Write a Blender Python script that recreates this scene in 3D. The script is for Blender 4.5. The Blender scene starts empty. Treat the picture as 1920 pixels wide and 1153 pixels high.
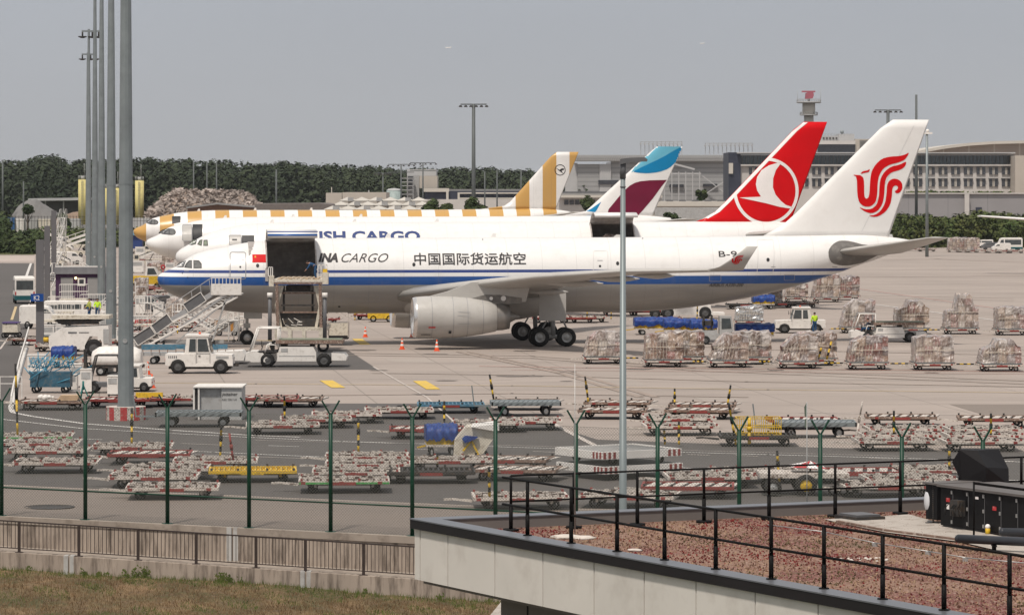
import bpy, bmesh, math, random
from mathutils import Vector, Matrix
random.seed(7)
R = math.radians
SC = bpy.context.scene
COL = SC.collection
# ------------------------------------------------------------------ camera, sky, sun, exposure
F, HOR, EYE = 6600.0, 353.0, 11.7          # focal length in photo pixels, horizon row, eye height in metres
cam = bpy.data.cameras.new('camera'); co = bpy.data.objects.new('camera', cam); COL.objects.link(co)
co.location = (0, 0, EYE); co.rotation_euler = (R(90), 0, 0)
cam.sensor_width = 36; cam.lens = 36*F/1920; cam.shift_y = -(576.5-HOR)/1920
cam.clip_start = 1; cam.clip_end = 20000
SC.camera = co
SUN_EL, SUN_AZ = 62.0, -22.0               # azimuth measured from straight behind the camera towards the left
sd = Vector((math.sin(R(SUN_AZ))*math.cos(R(SUN_EL)), -math.cos(R(SUN_AZ))*math.cos(R(SUN_EL)), math.sin(R(SUN_EL))))
w = bpy.data.worlds.new('World'); SC.world = w; w.use_nodes = True
nt = w.node_tree; bg = nt.nodes['Background']
sky = nt.nodes.new('ShaderNodeTexSky'); sky.sky_type = 'NISHITA'; sky.sun_disc = False
sky.sun_elevation = R(SUN_EL); sky.sun_rotation = math.atan2(sd.x, sd.y); sky.air_density = 1.5; sky.dust_density = 6; sky.ozone_density = 1
# overcast: the sky light is greyed by a cloud sheet, darker at the horizon than overhead
tc = nt.nodes.new('ShaderNodeTexCoord'); sep = nt.nodes.new('ShaderNodeSeparateXYZ'); nt.links.new(tc.outputs['Generated'], sep.inputs[0])
rmp = nt.nodes.new('ShaderNodeValToRGB'); nt.links.new(sep.outputs['Z'], rmp.inputs[0])
e = rmp.color_ramp.elements
e[0].position = 0.0; e[0].color = (4.75, 4.85, 5.0, 1)
e[1].position = 1.0; e[1].color = (6.2, 6.15, 6.25, 1)
m1 = e.new(0.06); m1.color = (4.55, 4.85, 5.35, 1)
m2 = e.new(0.3); m2.color = (5.2, 5.35, 5.6, 1)
ns = nt.nodes.new('ShaderNodeTexNoise'); ns.inputs['Scale'].default_value = 2.2; ns.inputs['Detail'].default_value = 3
mp = nt.nodes.new('ShaderNodeMapping'); mp.inputs['Scale'].default_value = (1, 1, 5); nt.links.new(tc.outputs['Generated'], mp.inputs[0]); nt.links.new(mp.outputs[0], ns.inputs[0])
mr = nt.nodes.new('ShaderNodeMapRange'); mr.inputs[1].default_value = .3; mr.inputs[2].default_value = .7; mr.inputs[3].default_value = .93; mr.inputs[4].default_value = 1.04; nt.links.new(ns.outputs[0], mr.inputs[0])
mul = nt.nodes.new('ShaderNodeMix'); mul.data_type = 'RGBA'; mul.blend_type = 'MULTIPLY'; mul.inputs[0].default_value = 1
nt.links.new(rmp.outputs[0], mul.inputs[6]); nt.links.new(mr.outputs[0], mul.inputs[7])
mx = nt.nodes.new('ShaderNodeMix'); mx.data_type = 'RGBA'; mx.inputs[0].default_value = 0.93
nt.links.new(sky.outputs[0], mx.inputs[6]); nt.links.new(mul.outputs[2], mx.inputs[7]); nt.links.new(mx.outputs[2], bg.inputs[0])
bg.inputs[1].default_value = 0.1
sl = bpy.data.lights.new('sun', 'SUN'); sl.energy = 3.5; sl.angle = R(5); sl.color = (1.0, .92, .83)
so = bpy.data.objects.new('sun', sl); COL.objects.link(so); so.rotation_euler = (-sd).to_track_quat('-Z', 'Y').to_euler()
SC.view_settings.view_transform = 'Standard'; SC.view_settings.look = 'None'; SC.view_settings.gamma = 1; SC.view_settings.exposure = 0.0

# ------------------------------------------------------------------ measuring helpers (photo row/column -> metres)
def G(px, py, z=0.0):
    D = F*(EYE-z)/(py-HOR); return ((px-960)*D/F, D)
def X_at(px, D): return (px-960)*D/F
def Z_at(py, D): return EYE-(py-HOR)*D/F
def fs(px): return 52.8+.0025*px            # pixels per metre along the security fence
def fz(px): return .07-.00037*px            # ground level along it
def fpt(px, off=0.0, z=None): s_ = fs(px); return Vector(((px-960)/s_, F/s_-off, fz(px) if z is None else z))
ROW = R(6.7)                                # stand rows and aircraft are turned this far from square-on

# ------------------------------------------------------------------ mesh builder
class MB:
    def __init__(s): s.v = []; s.f = []; s.m = []; s.s = []
    def add(s, vs, fs, mi=0, sm=False):
        o = len(s.v); s.v += [tuple(p) for p in vs]
        for f in fs: s.f.append([i+o for i in f]); s.m.append(mi); s.s.append(sm)
        return s
    def box(s, x0, x1, y0, y1, z0, z1, mi=0):
        return s.add([(x0,y0,z0),(x1,y0,z0),(x1,y1,z0),(x0,y1,z0),(x0,y0,z1),(x1,y0,z1),(x1,y1,z1),(x0,y1,z1)],
                     [(0,3,2,1),(4,5,6,7),(0,1,5,4),(1,2,6,5),(2,3,7,6),(3,0,4,7)], mi)
    def bar(s, p, q, wd, ht=None, mi=0, up=(0,0,1)):
        ht = ht or wd; p = Vector(p); q = Vector(q); d = (q-p).normalized(); u = Vector(up)
        if abs(d.dot(u)) > .98: u = Vector((1,0,0))
        a = d.cross(u).normalized()*wd/2; b = a.cross(d).normalized()*ht/2
        vs = [p-a-b, p+a-b, p+a+b, p-a+b, q-a-b, q+a-b, q+a+b, q-a+b]
        return s.add(vs, [(0,3,2,1),(4,5,6,7),(0,1,5,4),(1,2,6,5),(2,3,7,6),(3,0,4,7)][::1], mi)
    def cyl(s, p, q, r0, r1=None, n=12, mi=0, sm=True, caps=True):
        r1 = r0 if r1 is None else r1; p = Vector(p); q = Vector(q); d = (q-p).normalized()
        u = Vector((0,0,1)) if abs(d.z) < .9 else Vector((1,0,0)); a = d.cross(u).normalized(); b = d.cross(a)
        vs = []
        for c, r in ((p, r0), (q, r1)):
            for i in range(n):
                t = 2*math.pi*i/n; vs.append(c+a*r*math.cos(t)+b*r*math.sin(t))
        s.add(vs, [(i, (i+1) % n, n+(i+1) % n, n+i) for i in range(n)], mi, sm)
        if caps: s.add(vs[:n], [tuple(range(n))[::-1]], mi); s.add(vs[n:], [tuple(range(n))], mi)
        return s
    def tube(s, pts, r, n=6, mi=0):
        for a, b in zip(pts[:-1], pts[1:]): s.cyl(a, b, r, r, n, mi)
        return s
    def prism(s, poly, ax, a, b, mi=0, sm=False):
        def P(u, v, t): return (u, t, v) if ax == 'y' else ((t, u, v) if ax == 'x' else (u, v, t))
        n = len(poly); vs = [P(u, v, a) for u, v in poly]+[P(u, v, b) for u, v in poly]
        s.add(vs, [(i, (i+1) % n, n+(i+1) % n, n+i) for i in range(n)], mi, sm)
        return s.add(vs, [tuple(range(n)), tuple(range(2*n-1, n-1, -1))], mi)
    def loft(s, rings, mi=0, sm=True, caps=True, skip=None):
        n = len(rings[0]); vs = [p for r in rings for p in r]; fs = []
        for k in range(len(rings)-1):
            for i in range(n):
                if skip and skip(k, i): continue
                fs.append((k*n+i, k*n+(i+1) % n, (k+1)*n+(i+1) % n, (k+1)*n+i))
        s.add(vs, fs, mi, sm)
        if caps: s.add(rings[0], [tuple(range(n))], mi); s.add(rings[-1], [tuple(range(n))[::-1]], mi)
        return s
    def lathe(s, prof, c, ax='x', n=32, mi=0, caps=False):
        rings = []
        for h, r in prof:
            ring = []
            for i in range(n):
                t = 2*math.pi*i/n; u, v = r*math.cos(t), r*math.sin(t)
                ring.append((c[0]+h, c[1]+u, c[2]+v) if ax == 'x' else ((c[0]+u, c[1]+h, c[2]+v) if ax == 'y' else (c[0]+u, c[1]+v, c[2]+h)))
            rings.append(ring)
        return s.loft(rings, mi, True, caps)
    def ball(s, c, r, mi=0, n=8, sz=1.0):
        prof = [(-r*sz*math.cos(math.pi*k/n), max(r*math.sin(math.pi*k/n), .001)) for k in range(n+1)]
        return s.lathe(prof, c, 'z', n+4, mi)
    def build(s, name, mats, parent=None, loc=None, rz=None, fixn=False):
        me = bpy.data.meshes.new(name); me.from_pydata(s.v, [], s.f)
        if not isinstance(mats, (list, tuple)): mats = [mats]
        for m in mats: me.materials.append(m)
        me.polygons.foreach_set('material_index', s.m); me.polygons.foreach_set('use_smooth', s.s)
        bm = bmesh.new(); bm.from_mesh(me)
        if len(s.v) < 60000:
            bmesh.ops.remove_doubles(bm, verts=bm.verts, dist=1e-4)
            bmesh.ops.recalc_face_normals(bm, faces=bm.faces)
        bm.to_mesh(me); bm.free()
        o = bpy.data.objects.new(name, me); COL.objects.link(o)
        if parent is not None: o.parent = parent
        if loc is not None: o.location = loc
        if rz is not None: o.rotation_euler = (0, 0, rz)
        return o
def thing(name, label, cat, loc=(0,0,0), rz=0.0, group=None):
    o = bpy.data.objects.new(name, None); COL.objects.link(o); o.empty_display_size = .3
    o.location = loc if len(loc) == 3 else (loc[0], loc[1], 0); o.rotation_euler = (0, 0, rz); o['label'] = label; o['category'] = cat
    if group: o['group'] = group
    return o
def tag(o, label, cat, group=None, kind=None):
    if label: o['label'] = label
    if cat: o['category'] = cat
    if group: o['group'] = group
    if kind: o['kind'] = kind
    return o
def struct(o): o['kind'] = 'structure'; return o
def dup(root, loc, rz, label, group=None, scale=None, mats=None):
    r = root.copy(); COL.objects.link(r); r.location = loc if len(loc) == 3 else (loc[0], loc[1], 0); r.rotation_euler = (0, 0, rz)
    r['label'] = label
    if group: r['group'] = group
    if scale: r.scale = scale
    for ch in list(root.children):
        c = ch.copy(); COL.objects.link(c); c.parent = r
        for g in ch.children:
            d = g.copy(); COL.objects.link(d); d.parent = c
    return r

# ------------------------------------------------------------------ materials
def newmat(name):
    m = bpy.data.materials.new(name); m.use_nodes = True; n = m.node_tree
    return m, n, n.nodes['Principled BSDF']
def node(n, t, **kw):
    x = n.nodes.new(t)
    for k, v in kw.items():
        if k.startswith('i_'):
            key = k[2:]; key = int(key) if key.isdigit() else key.replace('_', ' ')
            x.inputs[key].default_value = v
        else: setattr(x, k, v)
    return x
def c4(c, k=1.0): return (c[0]*k, c[1]*k, c[2]*k, 1)
def mixc(n, fac, a, b, blend='MIX'):
    x = node(n, 'ShaderNodeMix', data_type='RGBA', blend_type=blend)
    for sock, val in ((0, fac), (6, a), (7, b)):
        if hasattr(val, 'links'): n.links.new(val, x.inputs[sock])
        elif isinstance(val, (int, float)) : x.inputs[sock].default_value = val
        else: x.inputs[sock].default_value = c4(val)
    return x.outputs[2]
def math_(n, op, a, b=None, c=None):
    x = node(n, 'ShaderNodeMath', operation=op)
    for i, v in enumerate((a, b, c)):
        if v is None: continue
        if hasattr(v, 'links'): n.links.new(v, x.inputs[i])
        else: x.inputs[i].default_value = v
    return x.outputs[0]
def ocoord(n, scale=(1,1,1), rot=(0,0,0)):
    t = node(n, 'ShaderNodeTexCoord'); mp = node(n, 'ShaderNodeMapping'); mp.inputs['Scale'].default_value = scale; mp.inputs['Rotation'].default_value = rot
    n.links.new(t.outputs['Object'], mp.inputs[0]); return mp.outputs[0]
def noise(n, vec, scale, detail=4, rough=.55, rnd=True):
    x = node(n, 'ShaderNodeTexNoise', noise_dimensions='4D'); x.inputs['Scale'].default_value = scale; x.inputs['Detail'].default_value = detail; x.inputs['Roughness'].default_value = rough
    n.links.new(vec, x.inputs['Vector'])
    if rnd:
        oi = node(n, 'ShaderNodeObjectInfo'); n.links.new(math_(n, 'MULTIPLY', oi.outputs['Random'], 50.0), x.inputs['W'])
    return x.outputs[0]
def ramp(n, v, a, b):
    x = node(n, 'ShaderNodeMapRange'); x.inputs[1].default_value = a; x.inputs[2].default_value = b; n.links.new(v, x.inputs[0]); x.clamp = True
    return x.outputs[0]
MATS = {}
def mat(name, col, rough=.6, metal=0.0, var=.15, scale=2.0, dirt=None, damt=.4, dscale=6.0, dthr=(.5, .62), spec=.28, bump=0.0, sx=(1,1,1)):
    if name in MATS: return MATS[name]
    m, n, p = newmat(name); v = ocoord(n, sx)
    a = noise(n, v, scale)
    out = mixc(n, ramp(n, a, .3, .7), tuple(x*(1-var) for x in col), tuple(min(1, x*(1+var)) for x in col))
    if dirt:
        d = math_(n, 'MULTIPLY', ramp(n, noise(n, v, dscale, 5, .65), dthr[0], dthr[1]), damt)
        out = mixc(n, d, out, dirt)
    n.links.new(out, p.inputs['Base Color']); p.inputs['Roughness'].default_value = rough; p.inputs['Metallic'].default_value = metal
    if 'Specular IOR Level' in p.inputs: p.inputs['Specular IOR Level'].default_value = spec
    if bump:
        b = node(n, 'ShaderNodeBump'); b.inputs['Strength'].default_value = bump; b.inputs['Distance'].default_value = .05; n.links.new(noise(n, v, dscale, 4), b.inputs['Height']); n.links.new(b.outputs[0], p.inputs['Normal'])
    MATS[name] = m; return m
def glass(name, col=(.05,.06,.065), rough=.08): return mat(name, col, rough, 0, .3, 3, spec=.8)
M_WHITE = mat('white_paint', (.72,.69,.65), .45, 0, .06, 1.2, (.35,.31,.27), .45, 4, (.52,.7))
M_CREAM = mat('cream_paint', (.62,.57,.48), .5, 0, .08, 1.5, (.2,.15,.1), .6, 5, (.5,.66))
M_BLACK = mat('black_rubber', (.014,.014,.014), .75, 0, .3, 5, (.05,.045,.04), .4, 8)
M_DARK = mat('dark_steel', (.045,.043,.042), .6, .2, .3, 4, (.12,.08,.05), .4, 7)
M_RIMD = mat('dark_wheel_rim', (.10,.10,.10), .5, .3, .2, 6)
M_RIM = mat('wheel_rim', (.42,.42,.41), .4, .5, .2, 6)
M_GALV = mat('galvanised_steel', (.22,.245,.25), .5, .35, .14, 1.3, (.22,.24,.25), .5, 3)
M_RED = mat('red_paint', (.42,.03,.035), .5, 0, .15, 5, (.55,.5,.45), .5, 9, (.56,.66))
M_YEL = mat('yellow_paint', (.62,.40,.03), .5, 0, .12, 4, (.16,.1,.05), .6, 7, (.52,.66))
M_GREY = mat('grey_paint', (.36,.36,.355), .55, 0, .1, 2, (.2,.18,.16), .4, 5)
M_DGREY = mat('dark_grey_paint', (.12,.12,.125), .5, 0, .12, 2)
M_BLUE = mat('blue_paint', (.03,.1,.24), .45, 0, .15, 3)
M_TARP = mat('blue_tarpaulin', (.012,.035,.18), .5, 0, .4, 4, (.03,.10,.34), .6, 3, (.48,.6), bump=.6)
M_CHIP = mat('chipped_white_paint', (.54,.49,.44), .6, 0, .16, 4, (.11,.07,.05), .85, 7.5, (.54,.6))
M_CHIPR = mat('chipped_red_paint', (.24,.045,.04), .6, 0, .2, 6, (.12,.06,.045), .8, 14, (.54,.62))
M_RUST = mat('rusty_deck', (.2,.135,.105), .8, 0, .3, 5, (.5,.44,.39), .7, 10, (.54,.62))
M_GLASS = glass('vehicle_glass')
M_ORANGE = mat('orange_plastic', (.75,.10,.03), .5, 0, .1, 4)
M_LBLUE = mat('light_blue_paint', (.07,.18,.26), .5, 0, .2, 4, (.2,.17,.14), .5, 8)
M_HIVIS = mat('hi_vis_fabric', (.5,.75,.04), .7, 0, .1, 5)
# ------------------------------------------------------------------ aircraft
def interp(tab, s, k):
    # monotone-ish cubic through table rows (s, ...)
    n = len(tab)
    if s <= tab[0][0]: return tab[0][k]
    if s >= tab[-1][0]: return tab[-1][k]
    i = 0
    while tab[i+1][0] < s: i += 1
    x0, x1 = tab[i][0], tab[i+1][0]; y0, y1 = tab[i][k], tab[i+1][k]
    def sl(j):
        if j <= 0 or j >= n-1:
            a, b = (0, 1) if j <= 0 else (n-2, n-1); return (tab[b][k]-tab[a][k])/(tab[b][0]-tab[a][0])
        d0 = (tab[j][k]-tab[j-1][k])/(tab[j][0]-tab[j-1][0]); d1 = (tab[j+1][k]-tab[j][k])/(tab[j+1][0]-tab[j][0])
        return 0 if d0*d1 <= 0 else 2*d0*d1/(d0+d1)
    h = x1-x0; t = (s-x0)/h; m0, m1 = sl(i)*h, sl(i+1)*h
    return y0*(2*t**3-3*t*t+1)+m0*(t**3-2*t*t+t)+y1*(-2*t**3+3*t*t)+m1*(t**3-t*t)
# station, crown height, keel height, half width
T330 = [(0,4.93,4.85,.04),(.08,5.2,4.57,.36),(.3,5.36,4.28,.66),(.56,5.5,4.05,.92),(.85,5.62,3.88,1.15),(1.33,5.83,3.65,1.42),(2.1,6.37,3.36,1.76),(2.65,6.72,3.17,1.96),(3.4,6.98,2.95,2.17),(4.75,7.27,2.6,2.45),(6.15,7.56,2.42,2.64),(8.1,7.77,2.33,2.77),(12.2,7.95,2.3,2.82),(16,7.96,2.3,2.82),
        (35,7.98,2.32,2.82),(38.5,8.0,2.48,2.81),(44.6,8.06,3.34,2.6),(47.8,8.1,4.06,2.3),(50,8.13,4.7,1.98),(51.9,8.15,5.3,1.65),(53.3,8.14,5.82,1.38),(54.8,8.05,6.3,1.02),(56.3,7.9,6.9,.62),(57.4,7.72,7.3,.22)]
T777 = [(0,5.15,5.0,.04),(.08,5.42,4.72,.4),(.41,5.77,4.4,.85),(1.2,6.26,3.9,1.45),(2.0,6.77,3.55,1.85),(3.4,7.44,3.1,2.3),(5.2,7.95,2.68,2.7),(7.7,8.26,2.4,2.98),(11.8,8.4,2.3,3.1),(46,8.42,2.35,3.1),(50,8.44,2.9,2.9),(54,8.45,4.0,2.3),(58,8.42,5.4,1.4),(60.5,8.3,6.3,.8),(62.5,8.0,7.1,.25)]
def lin(tab, s):
    if s <= tab[0][0]: return tab[0][1]
    for a, b in zip(tab[:-1], tab[1:]):
        if s <= b[0]: return a[1]+(b[1]-a[1])*(s-a[0])/max(b[0]-a[0], 1e-6)
    return tab[-1][1]
class Jet:
    def __init__(s, nose_px, nose_D, tab, zoff=0, stretch=0, psi=ROW):
        s.psi = psi; s.Xn = (nose_px-960)*nose_D/F; s.Dn = nose_D
        s.tab = [((a+stretch if a > 14 else a), b+zoff, c+zoff, d) for a, b, c, d in tab]; s.L = s.tab[-1][0]
    def st(s, px, py, t=0.0):
        p = (px-960)/F; sn, cs = math.sin(s.psi), math.cos(s.psi)
        a = (s.Xn+t*sn-p*(s.Dn-t*cs))/(p*sn-cs)
        D = s.Dn+a*sn-t*cs; return a, EYE-(py-HOR)*D/F
    def halfw(s, a, z):
        zt, zb, wd = (interp(s.tab, a, k) for k in (1, 2, 3)); c = (zt+zb)/2; h = max((zt-zb)/2, .01)
        q = (z-c)/h; return wd*math.sqrt(max(0.0, 1-q*q))
    def onhull(s, px, py):
        t = 2.0
        for _ in range(6): a, z = s.st(px, py, t); t = s.halfw(a, z)
        return a, z
def fill2d(polys):
    cu = bpy.data.curves.new('tmp', 'CURVE'); cu.dimensions = '2D'; cu.fill_mode = 'BOTH'
    for pl in polys:
        sp = cu.splines.new('POLY'); sp.points.add(len(pl)-1)
        for i, p in enumerate(pl): sp.points[i].co = (p[0], p[1], 0, 1)
        sp.use_cyclic_u = True
    return curve_bm(cu)
def curve_bm(cu):
    o = bpy.data.objects.new('tmp', cu); COL.objects.link(o)
    bpy.context.view_layer.update(); dg = bpy.context.evaluated_depsgraph_get()
    me = bpy.data.meshes.new_from_object(o.evaluated_get(dg)); bm = bmesh.new(); bm.from_mesh(me)
    bpy.data.objects.remove(o); bpy.data.meshes.remove(me); return bm
def grid_cut(bm, sx, sz):
    if not bm.verts: return
    for ax, st in ((0, sx), (1, sz)):
        if not st: continue
        lo = min(v.co[ax] for v in bm.verts); hi = max(v.co[ax] for v in bm.verts); k = math.floor(lo/st)+1
        while k*st < hi:
            no = [0, 0, 0]; no[ax] = 1; c = [0, 0, 0]; c[ax] = k*st+1e-4
            bmesh.ops.bisect_plane(bm, geom=bm.verts[:]+bm.edges[:]+bm.faces[:], plane_co=c, plane_no=no, dist=1e-5); k += 1
def decal(bm, name, m, parent, surf, eps=.015, sx=.5, sz=.5, side=-1, keep=None):
    grid_cut(bm, sx, sz)
    if keep:
        dead = [f for f in bm.faces if not keep(*f.calc_center_median()[:2])]
        bmesh.ops.delete(bm, geom=dead, context='FACES')
    for v in bm.verts:
        a, z = v.co[0], v.co[1]; v.co = (a, side*(surf(a, z)+eps), z)
    me = bpy.data.meshes.new(name); bm.to_mesh(me); bm.free(); me.materials.append(m)
    o = bpy.data.objects.new(name, me); COL.objects.link(o); o.parent = parent; return o
def text_bm(txt, box, shear=0.0, bold=0.0, spacing=1.0):
    cu = bpy.data.curves.new('tmp', 'FONT'); cu.body = txt; cu.shear = shear; cu.offset = bold; cu.space_character = spacing; cu.resolution_u = 3
    bm = curve_bm(cu)
    if not bm.verts: return bm
    xs = [v.co.x for v in bm.verts]; ys = [v.co.y for v in bm.verts]
    x0, x1, y0, y1 = min(xs), max(xs), min(ys), max(ys); a0, a1, z0, z1 = box
    for v in bm.verts: v.co = (a0+(v.co.x-x0)/(x1-x0)*(a1-a0), z0+(v.co.y-y0)/(y1-y0)*(z1-z0), 0)
    return bm
def flat_text(name, txt, m, parent, box, y, shear=0, bold=0.0, axis='y', flip=False):
    bm = text_bm(txt, box, shear, bold)
    for v in bm.verts:
        a, z = v.co[0], v.co[1]; v.co = (a, y, z) if axis == 'y' else (y, a, z)
    me = bpy.data.meshes.new(name); bm.to_mesh(me); bm.free(); me.materials.append(m)
    o = bpy.data.objects.new(name, me); COL.objects.link(o); o.parent = parent; return o

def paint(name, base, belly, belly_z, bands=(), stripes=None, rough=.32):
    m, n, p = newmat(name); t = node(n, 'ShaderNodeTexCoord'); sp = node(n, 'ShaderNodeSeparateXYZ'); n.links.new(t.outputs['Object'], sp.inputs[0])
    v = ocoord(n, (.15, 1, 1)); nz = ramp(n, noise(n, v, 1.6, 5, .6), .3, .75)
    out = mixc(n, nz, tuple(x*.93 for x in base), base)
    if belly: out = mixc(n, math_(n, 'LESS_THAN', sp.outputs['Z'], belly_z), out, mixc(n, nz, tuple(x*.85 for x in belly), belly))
    for z0, z1, c in bands:
        f = math_(n, 'MULTIPLY', math_(n, 'GREATER_THAN', sp.outputs['Z'], z0), math_(n, 'LESS_THAN', sp.outputs['Z'], z1))
        out = mixc(n, f, out, c)
    if stripes:
        x0, per, wd, c = stripes
        q = math_(n, 'WRAP', math_(n, 'SUBTRACT', sp.outputs['X'], x0), per, 0.0)
        out = mixc(n, math_(n, 'LESS_THAN', q, wd), out, c)
    # rivet lines / panel joints, very faint
    q = math_(n, 'WRAP', sp.outputs['X'], 2.6, 0.0)
    out = mixc(n, math_(n, 'MULTIPLY', math_(n, 'LESS_THAN', q, .04), .2), out, (.1, .1, .1))
    out = mixc(n, math_(n, 'MULTIPLY', ramp(n, noise(n, ocoord(n, (.6, 1, .12)), 2.2, 5, .65), .52, .75), .16), out, (.30, .26, .22))
    n.links.new(out, p.inputs['Base Color']); p.inputs['Roughness'].default_value = rough
    return m
M_JW = mat('aircraft_white', (.77,.755,.735), .32, 0, .04, .6, (.5,.47,.43), .3, 1.2, (.5,.8))
M_JG = mat('aircraft_grey', (.44,.425,.40), .38, 0, .07, .5, (.3,.28,.25), .35, 1.5, (.5,.75))
M_JD = mat('bare_grey_skin', (.16,.15,.14), .5, .2, .15, 1, (.3,.28,.25), .5, 2)
M_LIP = mat('polished_metal', (.72,.70,.68), .22, .8, .05, 1)
M_NOZ = mat('nozzle_metal', (.26,.245,.23), .4, .5, .1, 2)
M_LINE = mat('door_seam', (.28,.28,.29), .6, 0, .1, 2)
M_WIN = glass('cockpit_glass', (.13,.13,.125), .12)
M_WFR = mat('window_frame', (.03,.03,.032), .5, 0, .1, 2)
M_HOLD = mat('cargo_hold_lining', (.36,.33,.31), .7, 0, .2, 1.5, (.5,.47,.44), .4, 3)
M_INK = mat('lettering_black', (.03,.028,.03), .5, 0, .05, 2)
M_NAVY = mat('lettering_navy', (.025,.05,.17), .5, 0, .05, 2)
M_LOGO = mat('logo_red', (.58,.003,.006), .5, 0, .06, 1, spec=.12)
M_LWHITE = mat('logo_white', (.82,.78,.76), .4, 0, .04, 1)
def airfoil(n=10):
    up = []
    for i in range(n+1):
        u = .5*(1-math.cos(math.pi*i/n)); up.append((u, 5*.12*(.2969*math.sqrt(u)-.126*u-.3516*u*u+.2843*u**3-.1036*u**4)/.12))
    return up
AF = airfoil()
def wing_mesh(secs, sgn, tf=.12):
    # secs: (t, sLE, chord, z, thickness ratio)
    mb = MB(); rings = []
    for t, sl_, ch, z, th in secs:
        ring = [(sl_+u*ch, -sgn*t, z+h*ch*th*1.15) for u, h in AF]+[(sl_+u*ch, -sgn*t, z-h*ch*th*.85) for u, h in AF[-2:0:-1]]
        rings.append(ring)
    return mb.loft(rings)
def lerp(a, b, t): return a+(b-a)*t
def wheel_set(mb, c, r, wd, mi=0):
    # one tyre with a rim, axle along local y
    x, y, z = c; prof = [(-wd/2, r*.55), (-wd/2, r*.9), (-wd*.3, r), (wd*.3, r), (wd/2, r*.9), (wd/2, r*.55)]
    mb.lathe(prof, c, 'y', 22, mi); return mb
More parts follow.
